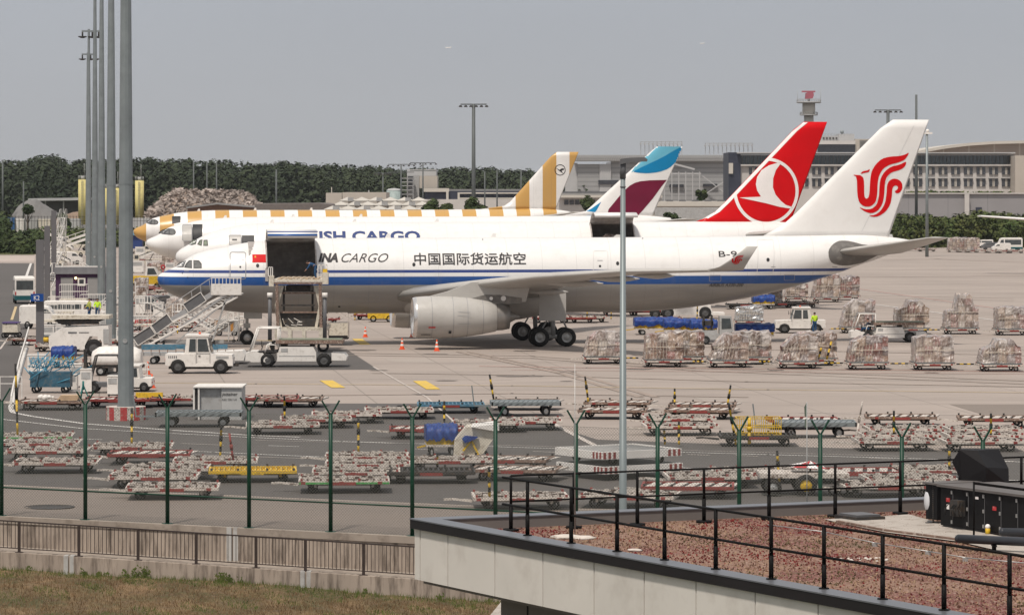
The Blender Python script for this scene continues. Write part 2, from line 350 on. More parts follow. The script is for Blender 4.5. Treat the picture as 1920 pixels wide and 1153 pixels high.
def make_jet(J, name, label, fus_mat, fin_mat, fin, wing, stab, eng, gear, holes=(), twin_axles=2, wl_mat=None, stabm=None, belly=None, engm=None, wingm=None, only=None):
    root = thing(name, label, 'aeroplane', (J.Xn, J.Dn, 0), J.psi)
    NS = 56
    if only != 'wing':
        ss = [0, .03, .08, .16, .3, .45, .6, .8, 1.0, 1.25, 1.5, 1.8, 2.1, 2.4, 2.7, 3.1, 3.6, 4.2, 4.9, 5.6, 6.5, 7.5, 8.7, 10, 12]
        x = 14.0
        while x < J.L-20: ss.append(x); x += 3
        x = J.L-20
        while x < J.L: ss.append(x); x += .9
        ss.append(J.L)
        for h in holes: ss += [h['s0'], h['s1']]
        ss = sorted(set(round(q, 4) for q in ss))
        rings = []; angs = sorted([2*math.pi*i/NS for i in range(NS)]+[h[k] for h in holes for k in ('a0', 'a1')])
        for q in ss:
            zt, zb, wd = (interp(J.tab, q, k) for k in (1, 2, 3)); c = (zt+zb)/2; hh = (zt-zb)/2
            rings.append([(q, -wd*math.cos(a), c+hh*math.sin(a)) for a in angs])
        def skip(k, i):
            sm_ = (ss[k]+ss[k+1])/2; a = angs[i]; b = angs[(i+1) % len(angs)]; b = b if b > a else b+2*math.pi; am = (a+b)/2
            for h in holes:
                if h['s0'] < sm_ < h['s1']:
                    lo, hi = h['a0'], h['a1']
                    if lo < am < hi or lo < am-2*math.pi < hi: return True
            return False
        mb = MB().loft(rings, 0, True, True, skip if holes else None)
        fus = mb.build('fuselage', fus_mat, root)
        for h in holes:   # cargo hold lining behind the opening
            zc = (interp(J.tab, h['s0'], 1)+interp(J.tab, h['s0'], 2))/2; r = interp(J.tab, h['s0'], 3); n_ = 20
            b = MB(); s0, s1 = h['s0']-1.3, h['s1']+1.3
            fl = h['floor']; a_f = math.asin(max(-1, min(1, (fl-zc)/(r-.12))))
            arc = [a_f+(math.pi-2*a_f)*i/n_ for i in range(n_+1)]
            rr = r-.12
            vs = [(s0, -rr*math.cos(a), zc+rr*math.sin(a)) for a in arc]+[(s1, -rr*math.cos(a), zc+rr*math.sin(a)) for a in arc]
            lo, hi = h['a0'], h['a1']; mid_fs = []
            sa = [s0, h['s0'], h['s1'], s1]
            for k in range(3):
                for i in range(n_):
                    am = (arc[i]+arc[i+1])/2
                    if k == 1 and lo-.06 < am < hi+.06: continue
                    b.add([(sa[k], -rr*math.cos(arc[i]), zc+rr*math.sin(arc[i])), (sa[k], -rr*math.cos(arc[i+1]), zc+rr*math.sin(arc[i+1])),
                           (sa[k+1], -rr*math.cos(arc[i+1]), zc+rr*math.sin(arc[i+1])), (sa[k+1], -rr*math.cos(arc[i]), zc+rr*math.sin(arc[i]))], [(0,1,2,3)])
            for sx_ in (s0, s1): b.add([(sx_, -rr*math.cos(a), zc+rr*math.sin(a)) for a in arc], [tuple(range(n_+1))])
            wf = rr*math.cos(a_f); b.add([(s0,-wf,fl),(s1,-wf,fl),(s1,wf,fl),(s0,wf,fl)], [(0,1,2,3)])
            # frame round the opening
            pts = [( -r*math.cos(a)*1.0, zc+r*math.sin(a)) for a in [lo+(hi-lo)*i/8 for i in range(9)]]
            for sx_ in (h['s0'], h['s1']):
                for (y0, z0), (y1, z1) in zip(pts[:-1], pts[1:]): b.bar((sx_, y0, z0), (sx_, y1, z1), .1, .22)
            b.build('cargo_hold', M_HOLD, root)
            for y0_ in (.15, .8):
                rl = MB(); k = h['s0']+.15; rl.box(h['s0']+.1, h['s1']-.1, -wf+y0_+.1, -wf+y0_+.2, fl+.01, fl+.05)
                while k < h['s1']-.2: rl.box(k, k+.5, -wf+y0_, -wf+y0_+.3, fl+.02, fl+.12); k += .68
                rl.build('floor_roller', M_GREY, root)
            # door swung up on its crown hinge
            ph = h['open']; ah = hi; hy, hz = r*math.cos(ah), zc+r*math.sin(ah); dm = MB(); NA = 14; outer, inner = [], []
            def rot(y, z):
                dy, dz = y-hy, z-hz; return hy+dy*math.cos(ph)-dz*math.sin(ph), hz+dy*math.sin(ph)+dz*math.cos(ph)
            for i in range(NA+1):
                a = lo+(hi-lo)*i/NA; outer.append(rot((r+.03)*math.cos(a), zc+(r+.03)*math.sin(a))); inner.append(rot((r-.16)*math.cos(a), zc+(r-.16)*math.sin(a)))
            d0, d1 = h['s0'], h['s1']
            zl = [zc+r*math.sin(lo+(hi-lo)*(i+.5)/NA) for i in range(NA)]
            for i in range(NA):
                mi = 0
                for z0, z1, k_ in h.get('bands', ()):
                    if z0 < zl[i] < z1: mi = k_
                (a0, b0), (a1, b1) = outer[i], outer[i+1]
                dm.add([(d0,-a0,b0),(d1,-a0,b0),(d1,-a1,b1),(d0,-a1,b1)], [(0,1,2,3)], mi, True)
                (a0, b0), (a1, b1) = inner[i], inner[i+1]
                dm.add([(d0,-a0,b0),(d1,-a0,b0),(d1,-a1,b1),(d0,-a1,b1)], [(3,2,1,0)], 1, True)
                for dd in (d0, d1): dm.add([(dd,-outer[i][0],outer[i][1]),(dd,-outer[i+1][0],outer[i+1][1]),(dd,-inner[i+1][0],inner[i+1][1]),(dd,-inner[i][0],inner[i][1])], [(0,1,2,3)], 1)
            for i in (0, NA): dm.add([(d0,-outer[i][0],outer[i][1]),(d1,-outer[i][0],outer[i][1]),(d1,-inner[i][0],inner[i][1]),(d0,-inner[i][0],inner[i][1])], [(0,1,2,3)], 0)
            for i in (3, 7, 11): dm.bar((d0+.05,-inner[i][0],inner[i][1]-.04),(d1-.05,-inner[i][0],inner[i][1]-.04),.1,.1,1)
            me = dm.build('cargo_door', [M_JW, M_HOLD, h.get('m2', M_JW), h.get('m3', M_JW)], root)
        # tail fin
        f = fin; rows = 14; frings = []
        for k in range(rows+1):
            t = k/rows; z = lerp(f['zr'], f['zt'], t)
            le = lin(f['le'], z); te = lerp(f['ter'], f['tet'], t); ch = te-le; th = lerp(.42, .2, t)
            frings.append([(le+u*ch, -h*th*1.9, z) for u, h in AF]+[(le+u*ch, h*th*1.9, z) for u, h in AF[-2:0:-1]])
        fo = MB().loft(frings).build('tail_fin', fin_mat, root)
        def finsurf(a, z):
            t = (z-f['zr'])/(f['zt']-f['zr']); le = lin(f['le'], z); te = lerp(f['ter'], f['tet'], t); u = min(1, max(0, (a-le)/(te-le))); th = lerp(.42, .2, min(1, max(0, t)))
            h = 5*(.2969*math.sqrt(u)-.126*u-.3516*u*u+.2843*u**3-.1036*u**4); return max(h, .02)*th*1.9
        def infin(a, z):
            if not f['zr'] <= z <= f['zt']: return False
            t = (z-f['zr'])/(f['zt']-f['zr']); return lin(f['le'], z)+.12 < a < lerp(f['ter'], f['tet'], t)-.05
        J.finsurf, J.infin, J.fus, J.fin = finsurf, infin, fus, fo
        rud = MB()
        for t0 in (0.02,):
            z0, z1 = lerp(f['zr'], f['zt'], .08), lerp(f['zr'], f['zt'], .93)
        # belly fairing
        fr = MB(); rr = []
        c0 = wing[0][1]; L_ = wing[0][2]+8
        for k in range(19):
            u = k/18; a = c0-1.4+u*(L_-2.6); q = min(1, u*2.6, (1-u)*2.2); q = q*q*(3-2*q)
            rw_ = 1.5+1.7*q; zc_ = wing[0][3]-.2; hh = .8+.98*q
            rr.append([(a, -rw_*math.cos(2*math.pi*i/28), zc_+hh*math.sin(2*math.pi*i/28)*(1 if math.sin(2*math.pi*i/28) < 0 else .5)) for i in range(28)])
        fr.loft(rr).build('belly_fairing', belly or M_JG, root)
    for sgn in ((1, -1) if only != 'wing' else (-1,)):
        wm = wing_mesh(wing, sgn).build('wing', wingm or M_JG, root)
        if only == 'wing': continue
        tip = wing[-1]
        if wl_mat:
            t, sl_, ch, z, th = tip
            pts = [(t-.05, sl_+.1, ch-.1, z, .1), (t+.35, sl_+.75, ch*.72, z+.25, .09), (t+.62, sl_+1.5, ch*.52, z+.75, .08), (t+.95, sl_+2.55, .75, z+1.62, .07)]
            b = MB(); rg = []
            for t_, a, c_, zz, thh in pts:
                rg.append([(a+u*c_, -sgn*(t_+h*c_*thh*1.2), zz) for u, h in AF]+[(a+u*c_, -sgn*(t_-h*c_*thh*.8), zz) for u, h in AF[-2:0:-1]])
            b.loft(rg); wo = b.build('winglet', wl_mat, root)
        for tt, ln in ((6.8, 3.2), (12.5, 4.2), (17.2, 3.6), (21.5, 3.0)):
            if tt > tip[0]: continue
            for a, b_ in zip(wing[:-1], wing[1:]):
                if a[0] <= tt <= b_[0]:
                    u = (tt-a[0])/(b_[0]-a[0]); te = lerp(a[1]+a[2], b_[1]+b_[2], u); z = lerp(a[3], b_[3], u)
            b = MB(); b.lathe([(0,.02),(.5,.12),(1.4,.22),(ln*.6,.24),(ln*.85,.14),(ln,.03)], (te-ln*.86, -sgn*tt, z-.26), 'x', 12)
            b.build('flap_fairing', M_JG, root)
        st = stab
        wing_mesh(st, sgn).build('tailplane', stabm or M_JG, root)
        # engine
        E = eng; c = (E['s'], -sgn*E['t'], E['z']); k = E['k']
        pr = [(.55,1.12),(.2,1.2),(.03,1.3),(0,1.36),(.05,1.42),(.28,1.47)]
        b = MB(); b.lathe([(h*k, r*k) for h, r in pr], c, 'x', 36); lip = b.build('engine_inlet', M_LIP, root)
        b = MB(); b.lathe([(h*k, r*k) for h, r in [(.28,1.47),(.9,1.52),(1.9,1.54),(3.1,1.50),(4.2,1.40),(5.2,1.24),(6.1,1.06),(6.15,.98),(5.6,.98)]], c, 'x', 40)
        cow = b.build('engine_cowl', engm or M_JG, root)
        b = MB(); b.lathe([(h*k, r*k) for h, r in [(.55,1.12),(1.2,1.1),(1.25,.0)]], c, 'x', 30); b.lathe([(h*k, r*k) for h, r in [(.85,.01),(1.0,.2),(1.25,.36)]], c, 'x', 16)
        for i in range(22):
            a = 2*math.pi*i/22; b.bar((c[0]+1.15*k, c[1]+.3*k*math.cos(a), c[2]+.3*k*math.sin(a)), (c[0]+1.12*k, c[1]+1.08*k*math.cos(a), c[2]+1.08*k*math.sin(a)), .1, .03)
        b.build('fan', M_DARK, root)
        b = MB(); b.lathe([(h*k, r*k) for h, r in [(6.0,1.0),(6.6,.97),(7.1,.88),(7.1,.8),(6.3,.8)]], c, 'x', 32); b.lathe([(h*k, r*k) for h, r in [(6.3,.6),(7.1,.45),(7.9,.05)]], c, 'x', 20)
        b.build('exhaust_nozzle', M_NOZ, root)
        # panel seams on the cowl
        b = MB()
        for h, r in ((1.35, 1.535), (2.9, 1.512), (3.95, 1.43), (5.1, 1.262)):
            b.lathe([(h*k-.018, r*k+.006), (h*k+.018, r*k+.004)], c, 'x', 40)
        b.build('cowl_seam', M_LINE, root)
        # pylon
        wz = E['wz']; b = MB()
        for (x0, z0), (x1, z1), hw in (((1.2*k, 1.3*k), (0, 0), .18),):
            pass
        P = [(c[0]+1.0*k, c[2]+1.45*k), (c[0]+2.6*k, c[2]+1.52*k+.35), (c[0]+4.3*k, wz+.25), (c[0]+5.2*k, wz+.3), (c[0]+8.6, wz-.1), (c[0]+8.3, c[2]+1.1*k), (c[0]+6.4*k, c[2]+.95*k), (c[0]+4.0*k, c[2]+1.3*k)]
        b.prism(P, 'y', c[1]-.2, c[1]+.2); b.build('pylon', M_JG, root)
        P = [(c[0]+4.3*k, c[2]+1.34*k), (c[0]+5.3*k, c[2]+1.62*k), (c[0]+6.4*k, c[2]+1.6*k), (c[0]+8.0, c[2]+1.38*k), (c[0]+8.0, c[2]+.98*k), (c[0]+6.6*k, c[2]+.95*k), (c[0]+5.2*k, c[2]+1.2*k)]
        b = MB(); b.prism(P, 'y', c[1]-.24, c[1]+.24); b.build('pylon_fairing', M_JD, root)
        # main gear
        gx, gt, gz = gear['main']; r = gear['r']; b = MB()
        b.cyl((gx, -sgn*gt, gz), (gx+.1, -sgn*gt, r*1.1), .2, .17, 14); b.cyl((gx-1.1, -sgn*gt, r), (gx+1.2, -sgn*gt, r), .16, .16, 10)
        b.cyl((gx+.1, -sgn*gt, gz-.4), (gx+1.2, -sgn*(gt-.6), r*1.8), .07); b.cyl((gx-.2, -sgn*gt, 2.2), (gx-1.0, -sgn*gt, r*1.2), .06)
        b.build('gear_strut', M_GREY, root)
        b = MB(); b.box(gx-1.0, gx+1.0, -sgn*(gt+.42), -sgn*(gt+.36), 1.9, gz+.2); b.build('gear_door', M_JG, root)
        axl = (-1.0, 1.0) if twin_axles == 2 else (-1.5, 0, 1.5)
        for ax in axl:
            for off in (-.7, .7):
                b = MB(); cc = (gx+ax, -sgn*gt+off, r); wheel_set(b, cc, r, .5); wo = b.build('wheel', M_BLACK, root)
                b = MB(); b.lathe([(-.14, .02), (-.16, r*.2), (-.06, r*.3), (-.1, r*.5), (-.2, r*.56), (.2, r*.56), (.1, r*.5), (.06, r*.3), (.16, r*.2), (.14, .02)], cc, 'y', 18); b.build('rim', M_RIM, wo)
    # nose gear
    if only == 'wing': return root
    gx = gear['nose']; r = gear['r']*.78; b = MB(); b.cyl((gx, 0, 3.0), (gx, 0, r), .13, .11, 12); b.cyl((gx, 0, 2.6), (gx+1.4, 0, 2.9), .06); b.cyl((gx, -.4, r), (gx, .4, r), .06)
    b.box(gx-.25, gx+.25, -.2, .2, 1.25, 1.6); b.build('nose_gear_strut', M_JG, root)
    for yy in (-.62,.56): b = MB(); b.box(gx-.2, gx+1.1, yy, yy+.06, 1.95, 2.75); b.build('gear_door', M_JG, root)
    for off in (-.36, .36):
        b = MB(); cc = (gx, off, r); wheel_set(b, cc, r, .34); wo = b.build('wheel', M_BLACK, root)
        b = MB(); b.lathe([(-.1, .02), (-.12, r*.25), (-.05, r*.35), (-.14, r*.56), (.14, r*.56), (.05, r*.35), (.12, r*.25), (.1, .02)], cc, 'y', 16); b.build('rim', M_RIM, wo)
    # small blade antennas
    for a in (9, 17, 25):
        zt = interp(J.tab, a, 1); b = MB(); b.prism([(a, zt-.05), (a+.45, zt-.05), (a+.42, zt+.32), (a+.2, zt+.32)], 'y', -.03, .03); b.build('antenna', M_JW, root)
    return root
def outline(poly, wd):
    # ring polygon pair for a door seam: outer and inner loops
    cx = sum(p[0] for p in poly)/len(poly); cz = sum(p[1] for p in poly)/len(poly); out = []
    n = len(poly); inner = []
    for i in range(n):
        a, b, c = Vector(poly[i-1]), Vector(poly[i]), Vector(poly[(i+1) % n]); d1 = (b-a).normalized(); d2 = (c-b).normalized()
        nn = Vector((-(d1+d2).y, (d1+d2).x)).normalized()
        if nn.dot(Vector((cx, cz))-b) < 0: nn = -nn
        inner.append(tuple(b+nn*wd))
    return [poly, inner]
def rrect(x0, x1, z0, z1, r):
    pts = []
    for cx, cz, a0 in ((x1-r, z1-r, 0), (x0+r, z1-r, 90), (x0+r, z0+r, 180), (x1-r, z0+r, 270)):
        for k in range(5): a = R(a0+22.5*k); pts.append((cx+r*math.cos(a), cz+r*math.sin(a)))
    return pts
def circle(cx, cz, rx, rz=None, n=48): rz = rz or rx; return [(cx+rx*math.cos(2*math.pi*i/n), cz+rz*math.sin(2*math.pi*i/n)) for i in range(n)]
def smooth(pl, it=2):
    for _ in range(it):
        q = []
        for a, b in zip(pl, pl[1:]+pl[:1]):
            q += [(a[0]*.78+b[0]*.22, a[1]*.78+b[1]*.22), (a[0]*.22+b[0]*.78, a[1]*.22+b[1]*.78)]
        pl = q
    return pl
# ------------------------------------------------------------------ jet 1: white freighter with blue stripes and red phoenix
J1 = Jet(295, 262.7, T330)
BL1, BL2 = (.012,.075,.27), (.03,.055,.20)
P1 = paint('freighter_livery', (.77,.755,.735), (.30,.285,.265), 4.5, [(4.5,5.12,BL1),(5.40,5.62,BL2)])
def fin_cfg(J, lepx, ter, tet, zr=None):
    le = [J.st(x, y) for x, y in lepx]; a, zt = J.st(*tet); b, zb = J.st(*ter); zr = zr or zb-.3
    tb = sorted((z, s_) for s_, z in le); tb = [(zr, tb[0][1]-(tb[1][1]-tb[0][1])*.6)]+[r for r in tb if r[0] > zr+.01]
    return dict(le=tb, zr=zr, zt=zt, ter=b-(a-b)*(zb-zr)/(zt-zb), tet=a)
fin1 = fin_cfg(J1, [(1432,440),(1452,431),(1480,412),(1660,231.5),(1674,225.2)], (1668,440), (1742,225), 7.85)
W330 = [(2.2,17.6,11.2,3.62,.13),(9.4,22.9,7.1,4.72,.115),(14.7,26.5,5.6,5.35,.11),(22,31.4,4.0,5.9,.1),(29.2,36.5,2.5,6.15,.1)]
a0, z0 = J1.st(1556, 475, 1.0); a1, z1 = J1.st(1752, 446, 9.7); a2, _ = J1.st(1785, 446, 9.7)
ST1 = [(.8,a0,5.6,z0,.12),(3.5,lerp(a0,a1,.30),4.4,lerp(z0,z1,.32),.11),(9.3,a1-.35,a2-a1+.2,z1-.02,.1),(9.75,a1+.5,a2-a1-.55,z1,.08)]
ge, _ = J1.st(1037, 630, 6.0); gn, _ = J1.st(463.5, 626, .4)
d0, d1 = J1.onhull(500, 500)[0], J1.onhull(593, 500)[0]
HOLE1 = dict(s0=d0, s1=d1, a0=-.09, a1=1.31, floor=4.86, open=R(62), m2=mat('door_blue', BL1, .35, 0, .05, 1), m3=mat('door_navy', BL2, .35, 0, .05, 1), bands=[(4.5,5.2,2),(5.4,5.62,3)])
E330 = dict(s=18.24, t=9.37, z=2.34, k=1.0, wz=4.6)
R1 = make_jet(J1, 'cargo_jet', 'nearest white cargo jet, blue side stripes and red phoenix on its tail', P1, M_JW, fin1, W330, ST1, E330,
              dict(main=(ge,5.34,3.9), r=.70, nose=gn), holes=[HOLE1], wl_mat=M_JG)
hull1 = J1.halfw
def hull_text(J, root, name, txt, x0, x1, yt, yb, m, shear=0, bold=0, sp=1.0):
    A = J.onhull(x0, yb); B = J.onhull(x1, yt); bm = text_bm(txt, (A[0], B[0], A[1], B[1]), shear, bold, sp)
    if bm.verts: decal(bm, name, m, root, J.halfw, .03, 0, .12)
hull_text(J1, R1, 'lettering', '\u4e2d\u56fd\u56fd\u9645\u8d27\u8fd0\u822a\u7a7a', 777, 985, 473.5, 497, M_INK, 0, .012)
hull_text(J1, R1, 'lettering', 'INA', 597, 633, 474.5, 491.5, M_INK, .3, .05)
hull_text(J1, R1, 'lettering', 'CARGO', 640, 728, 475, 491.5, M_INK, .45, -.004)
hull_text(J1, R1, 'registration', 'B-9', 1348, 1381, 470.5, 481.5, M_INK, 0, .004)
hull_text(J1, R1, 'type_lettering', 'AIRBUS A330-200', 1329, 1394, 531, 537.8, M_INK, .35, .0)
def hull_poly(J, root, name, pts, m, eps=.02, sx=.2, sz=.14, ring=None):
    pp = [J.onhull(x, y) for x, y in pts]
    return decal(fill2d(outline(pp, ring) if ring else [pp]), name, m, root, J.halfw, eps, sx, sz)
def px_rrect(x0, x1, y0, y1, r=4): return [(x, y) for x, y in rrect(x0, x1, y0, y1, r)]
for pts in ([(328.6,501),(337,492.4),(348.6,488.6),(344,501)], [(345.3,500.8),(348.6,494.3),(354.4,488.2),(359.7,487.9),(359.7,502.7),(346.1,501.6)], [(362.6,487.9),(372.9,488.2),(378.1,494.3),(378.1,502.5),(362.8,502.7)]):
    wn = hull_poly(J1, R1, 'cockpit_window', pts, M_WIN, .015, .12, .1)
    fo = hull_poly(J1, wn, 'window_frame', pts, M_WFR, .03, .12, .1, ring=.055)
hull_poly(J1, R1, 'door_outline', px_rrect(430.5,461.5,472,524,5), M_LINE, .012, .2, .12, ring=.06)
hull_poly(J1, R1, 'door_window', circle(450.5,500.5,1.8,1.8,14), M_WFR, .015)
hull_poly(J1, R1, 'flag', [(473,477),(499,477),(499,492),(473,492)], M_LOGO, .02)
st5 = []
for i in range(10):
    a = R(90+36*i); r = 2.6 if i % 2 == 0 else 1.05; st5.append((478.6+r*math.cos(a), 481.5-r*math.sin(a)))
hull_poly(J1, R1, 'flag_star', st5, M_YEL, .03)
for x, y in ((483,498),(776,496),(1158,493.8),(1440,487)): hull_poly(J1, R1, 'cabin_window', circle(x,y,3.0,3.6,18), M_WFR, .015)
hull_poly(J1, R1, 'service_hatch', [(1123,497),(1127,497),(1127,501),(1123,501)], M_WFR, .015)
hull_poly(J1, R1, 'door_outline', px_rrect(1419,1450,449,512,4), mat('faint_seam', (.6,.59,.58), .5), .012, .2, .12, ring=.04)
hull_poly(J1, R1, 'door_outline', px_rrect(1112,1140,470,512,4), MATS['faint_seam'], .012, .2, .12, ring=.04)
hull_poly(J1, R1, 'tailplane_plate_and_shadow', smooth([(1553,470),(1560,459),(1571,452),(1580,451),(1594,452),(1622,460),(1665,461),(1655,474),(1632,486),(1614,494),(1592,498),(1576,498),(1560,494),(1554,484)],1), M_JD, .02, .3, .12)  # one dark decal: bare skin above, the tailplane's shadow painted in below
for y0 in (598,): hull_poly(J1, R1, 'belly_light', circle(603,575,2.5,1.6,10), M_WFR, .02); hull_poly(J1, R1, 'belly_light', circle(636,575,2.5,1.6,10), M_WFR, .02)
def T4(x, y): return (1440+x/3.844, 160+y/3.844)
PHX = [[(608,645),(640,648),(662,648),(685,665),(691,700),(692,800),(705,820),(722,812),(730,780),(735,680),(745,620),(775,570),(820,530),(880,515),(940,512),(985,503),(1020,484),(1008,510),(985,540),(940,558),(880,572),(830,600),(800,650),(790,700),(787,790),(775,845),(738,876),(690,874),(655,845),(641,790),(638,660)],
       [(1000,548),(995,575),(982,594),(950,612),(890,628),(856,660),(843,700),(838,800),(824,862),(790,908),(745,925),(700,912),(668,890),(655,878),(700,895),(745,893),(782,865),(800,805),(803,720),(812,668),(842,620),(890,586),(950,574)],
       [(725,940),(770,936),(812,908),(845,852),(856,780),(858,722),(872,690),(905,672),(945,680),(970,706),(973,745),(952,776),(926,781),(914,764),(935,752),(941,735),(928,722),(908,727),(897,748),(895,800),(884,860),(850,912),(800,944),(760,950)],
       [(662,641),(680,620),(715,615),(733,602),(727,626),(698,631)]]
def fin_decal(J, root, name, polys, m, eps=.02, kp=True):
    return decal(fill2d([[J.st(x, y, .2) for x, y in pl] for pl in polys]), name, m, root, J.finsurf, eps, .14 if kp else .35, .14 if kp else .35, keep=J.infin if kp else None)
fin_decal(J1, R1, 'phoenix_emblem', [smooth([T4(*p) for p in pl], 1) for pl in PHX], M_LOGO, .02)
for x0, x1, y0, y1 in ((640,668,556,574),(690,712,550,566),(380,398,545,560),(1240,1290,540,566),(1150,1180,552,568),(1330,1352,516,528),(520,548,560,578),(1470,1490,515,526)): hull_poly(J1, R1, 'hatch_outline', px_rrect(x0,x1,y0,y1,2), M_LINE, .012, .2, .12, ring=.03)
for x, y, w_, h_ in ((452,487,7,1),(446,507,9,1),(560,548,12,1.2),(1120,488,10,1),(1225,507,14,1),(1446,500,8,1),(345,508,9,1),(1560,500,10,1)): hull_poly(J1, R1, 'placard', [(x,y),(x+w_,y),(x+w_,y+h_),(x,y+h_)], M_LINE, .014)
for x, y in ((342,512),(352,520),(905,449),(1205,447)): hull_poly(J1, R1, 'probe', circle(x,y,1.1,1.1,8), M_WFR, .03)
# rudder hinge line
def fin_line(J, root, u, name='rudder_seam'):
    f = J.finsurf; t0, t1 = .06, .95; pts = []
    fc = J.fincfg
    for t in (t0, t1):
        z = lerp(fc['zr'], fc['zt'], t); le = interp(fc['le'], z, 1) if t > .3 else interp(fc['le'], lerp(fc['zr'], fc['zt'], .3), 1)-(.3-t)*5; te = lerp(fc['ter'], fc['tet'], t); pts.append((lerp(te, le, u), z))
    (xa, za), (xb, zb) = pts
    decal(fill2d([[(xa-.02, za), (xa+.02, za), (xb+.02, zb), (xb-.02, zb)]]), name, MATS['faint_seam'], root, J.finsurf, .008, .5, .5)
J1.fincfg = fin1; fin_line(J1, R1, .3)
# the same emblem small on the near winglet
t_w = [(6.1,29.2),(6.4,29.55),(6.9,29.82),(7.77,30.15)]
wpoly = []
for pl in PHX:
    q = []
    for x, y in pl:
        wx, wy = 1370+(x-608)/412*24, 478+(y-484)/466*18
        a, z = J1.st(wx, wy, 29.9); q.append((a, z))
    wpoly.append(q)
decal(fill2d(wpoly), 'phoenix_emblem', M_LOGO, R1, lambda a, z: interp(t_w, z, 1)+.13, .03, .3, .3)

# ------------------------------------------------------------------ jet 2: white freighter with red tail
J2 = Jet(329, 338.6, T777)
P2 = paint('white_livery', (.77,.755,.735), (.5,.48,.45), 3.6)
fin2 = fin_cfg(J2, [(1300,418),(1322,410),(1345,394),(1495,236),(1508,228.4)], (1474,440), (1551,229), 8.1)
W777 = [(2.6,20.2,13.5,3.9,.13),(10.2,26.0,8.3,5.2,.115),(18,32,5.5,6.0,.11),(26,38,3.7,6.7,.1),(32,42.6,1.6,7.1,.09)]
def stab_for(J, s0, z): return [(.8,s0,6.0,z,.12),(4,s0+2.2,4.6,z+.3,.11),(9.8,s0+6.2,2.3,z+.95,.1),(10.2,s0+6.9,1.5,z+1.0,.08)]
c0, c1 = J2.onhull(1108, 430)[0], J2.onhull(1188, 430)[0]
HOLE2 = dict(s0=c0, s1=c1, a0=-.1, a1=1.2, floor=5.0, open=R(70))
M_TRED = mat('tail_red', (.60,.002,.006), .5, 0, .05, .6, spec=.12)
R2 = make_jet(J2, 'cargo_jet', 'white cargo jet whose red tail fin carries a white bird in a ring', P2, M_TRED, fin2, W777, stab_for(J2, 54.5, 7.0),
              dict(s=20.5, t=9.9, z=2.75, k=1.15, wz=5.0), dict(main=(33,5.5,4.2), r=.68, nose=6.2), holes=[HOLE2], twin_axles=3, belly=P2, engm=M_JW)
def T5(x, y): return (1340+x/5.241, 220+y/5.241)
ring = [[T5(*p) for p in circle(506,728,322,331,72)], [T5(*p) for p in circle(506,728,291,300,72)]]
fin_decal(J2, R2, 'tail_emblem', ring, M_LWHITE)
bird = [(655,445),(600,520),(573,600),(570,690),(598,762),(650,822),(700,862),(775,886),(757,900),(640,882),(500,845),(240,790),(445,782),(450,776),(415,722),(402,660),(415,590),(460,520),(530,475),(600,453)]
fin_decal(J2, R2, 'tail_emblem', [[T5(*p) for p in bird]], M_LWHITE)
def le_strip(J, root, m, f, wd=.42):
    pts = []
    for k in range(12):
        z = lerp(f['zr']+.4, f['zt']-.05, k/11); pts.append((lin(f['le'], z)+.03, z))
    poly = pts+[(a+wd, z) for a, z in pts[::-1]]
    decal(fill2d([poly]), 'leading_edge', m, root, J.finsurf, .02, .2, .3)
le_strip(J2, R2, M_LWHITE, fin2)
hull_text(J2, R2, 'lettering', 'TURKISH CARGO', 503, 787, 433, 453, M_NAVY, 0, .035)
FR777 = [[(352.7,458.8),(361.4,450.1),(369.2,449.2),(367.3,457.4),(360,459.7)], [(369.6,458.3),(374.4,450.1),(379.6,449.2),(377.9,461.2)], [(381.2,460.9),(381.7,450.1),(389.1,449.7),(390,460.9)]]
M_GG = glass('green_tinted_glass', (.20,.23,.17), .15)
for pts in FR777:
    wn = hull_poly(J2, R2, 'cockpit_window', pts, M_GG, .015, .15, .12); hull_poly(J2, wn, 'window_frame', pts, M_WFR, .03, .15, .12, ring=.09)
hull_poly(J2, R2, 'doorway_shade_decal', [(453.5,441.5),(476.5,441.5),(476.5,458),(453.5,458)], M_WFR, .02)  # flat dark decal on the hull stands for the unlit doorway
hull_poly(J2, R2, 'slid_door', px_rrect(429,452.5,440.5,460,2), M_JG, .25, .3, .2)
hull_poly(J2, R2, 'door_outline', px_rrect(429,452.5,440.5,460,2), M_LINE, .27, .3, .12, ring=.06)
hull_poly(J2, R2, 'door_placard', [(435,448),(444,448),(444,450.5),(435,450.5)], M_WFR, .28)

# ------------------------------------------------------------------ jet 3: white airliner, blue and burgundy tail
J3 = Jet(274, 413.3, T330, .36, 5.0)
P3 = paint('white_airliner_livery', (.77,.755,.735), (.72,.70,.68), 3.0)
fin3 = fin_cfg(J3, [(1060,408),(1085,404),(1100,395),(1222,283),(1231,275.4)], (1224,404), (1280,275.4), 8.35)
Wn = [(a, b+4.9, c, z, th) for a, b, c, z, th in W330]; En = dict(E330, s=23.2, wz=4.6)
M_LB = mat('tail_light_blue', (.13,.42,.56), .4, 0, .05, .6); M_MB = mat('tail_mid_blue', (.0,.20,.42), .4, 0, .05, .6); M_BU = mat('tail_burgundy', (.15,.003,.03), .5, 0, .08, .5)
R3 = make_jet(J3, 'airliner', 'white airliner third from the camera with light blue and burgundy swooshes on its tail', P3, M_JW, fin3, Wn, stab_for(J3, 55.5, 7.1), En,
              dict(main=(ge+4.9,5.34,3.9), r=.70, nose=gn), belly=P3, engm=M_JW, wl_mat=M_JW)
def T6(x, y): return (1040+x/5.053, 250+y/5.053)
fin_decal(J3, R3, 'tail_swoosh', [[T6(*p) for p in [(725,372),(800,260),(930,110),(1212,110),(1195,134),(1010,236),(870,300)]]], M_LB)
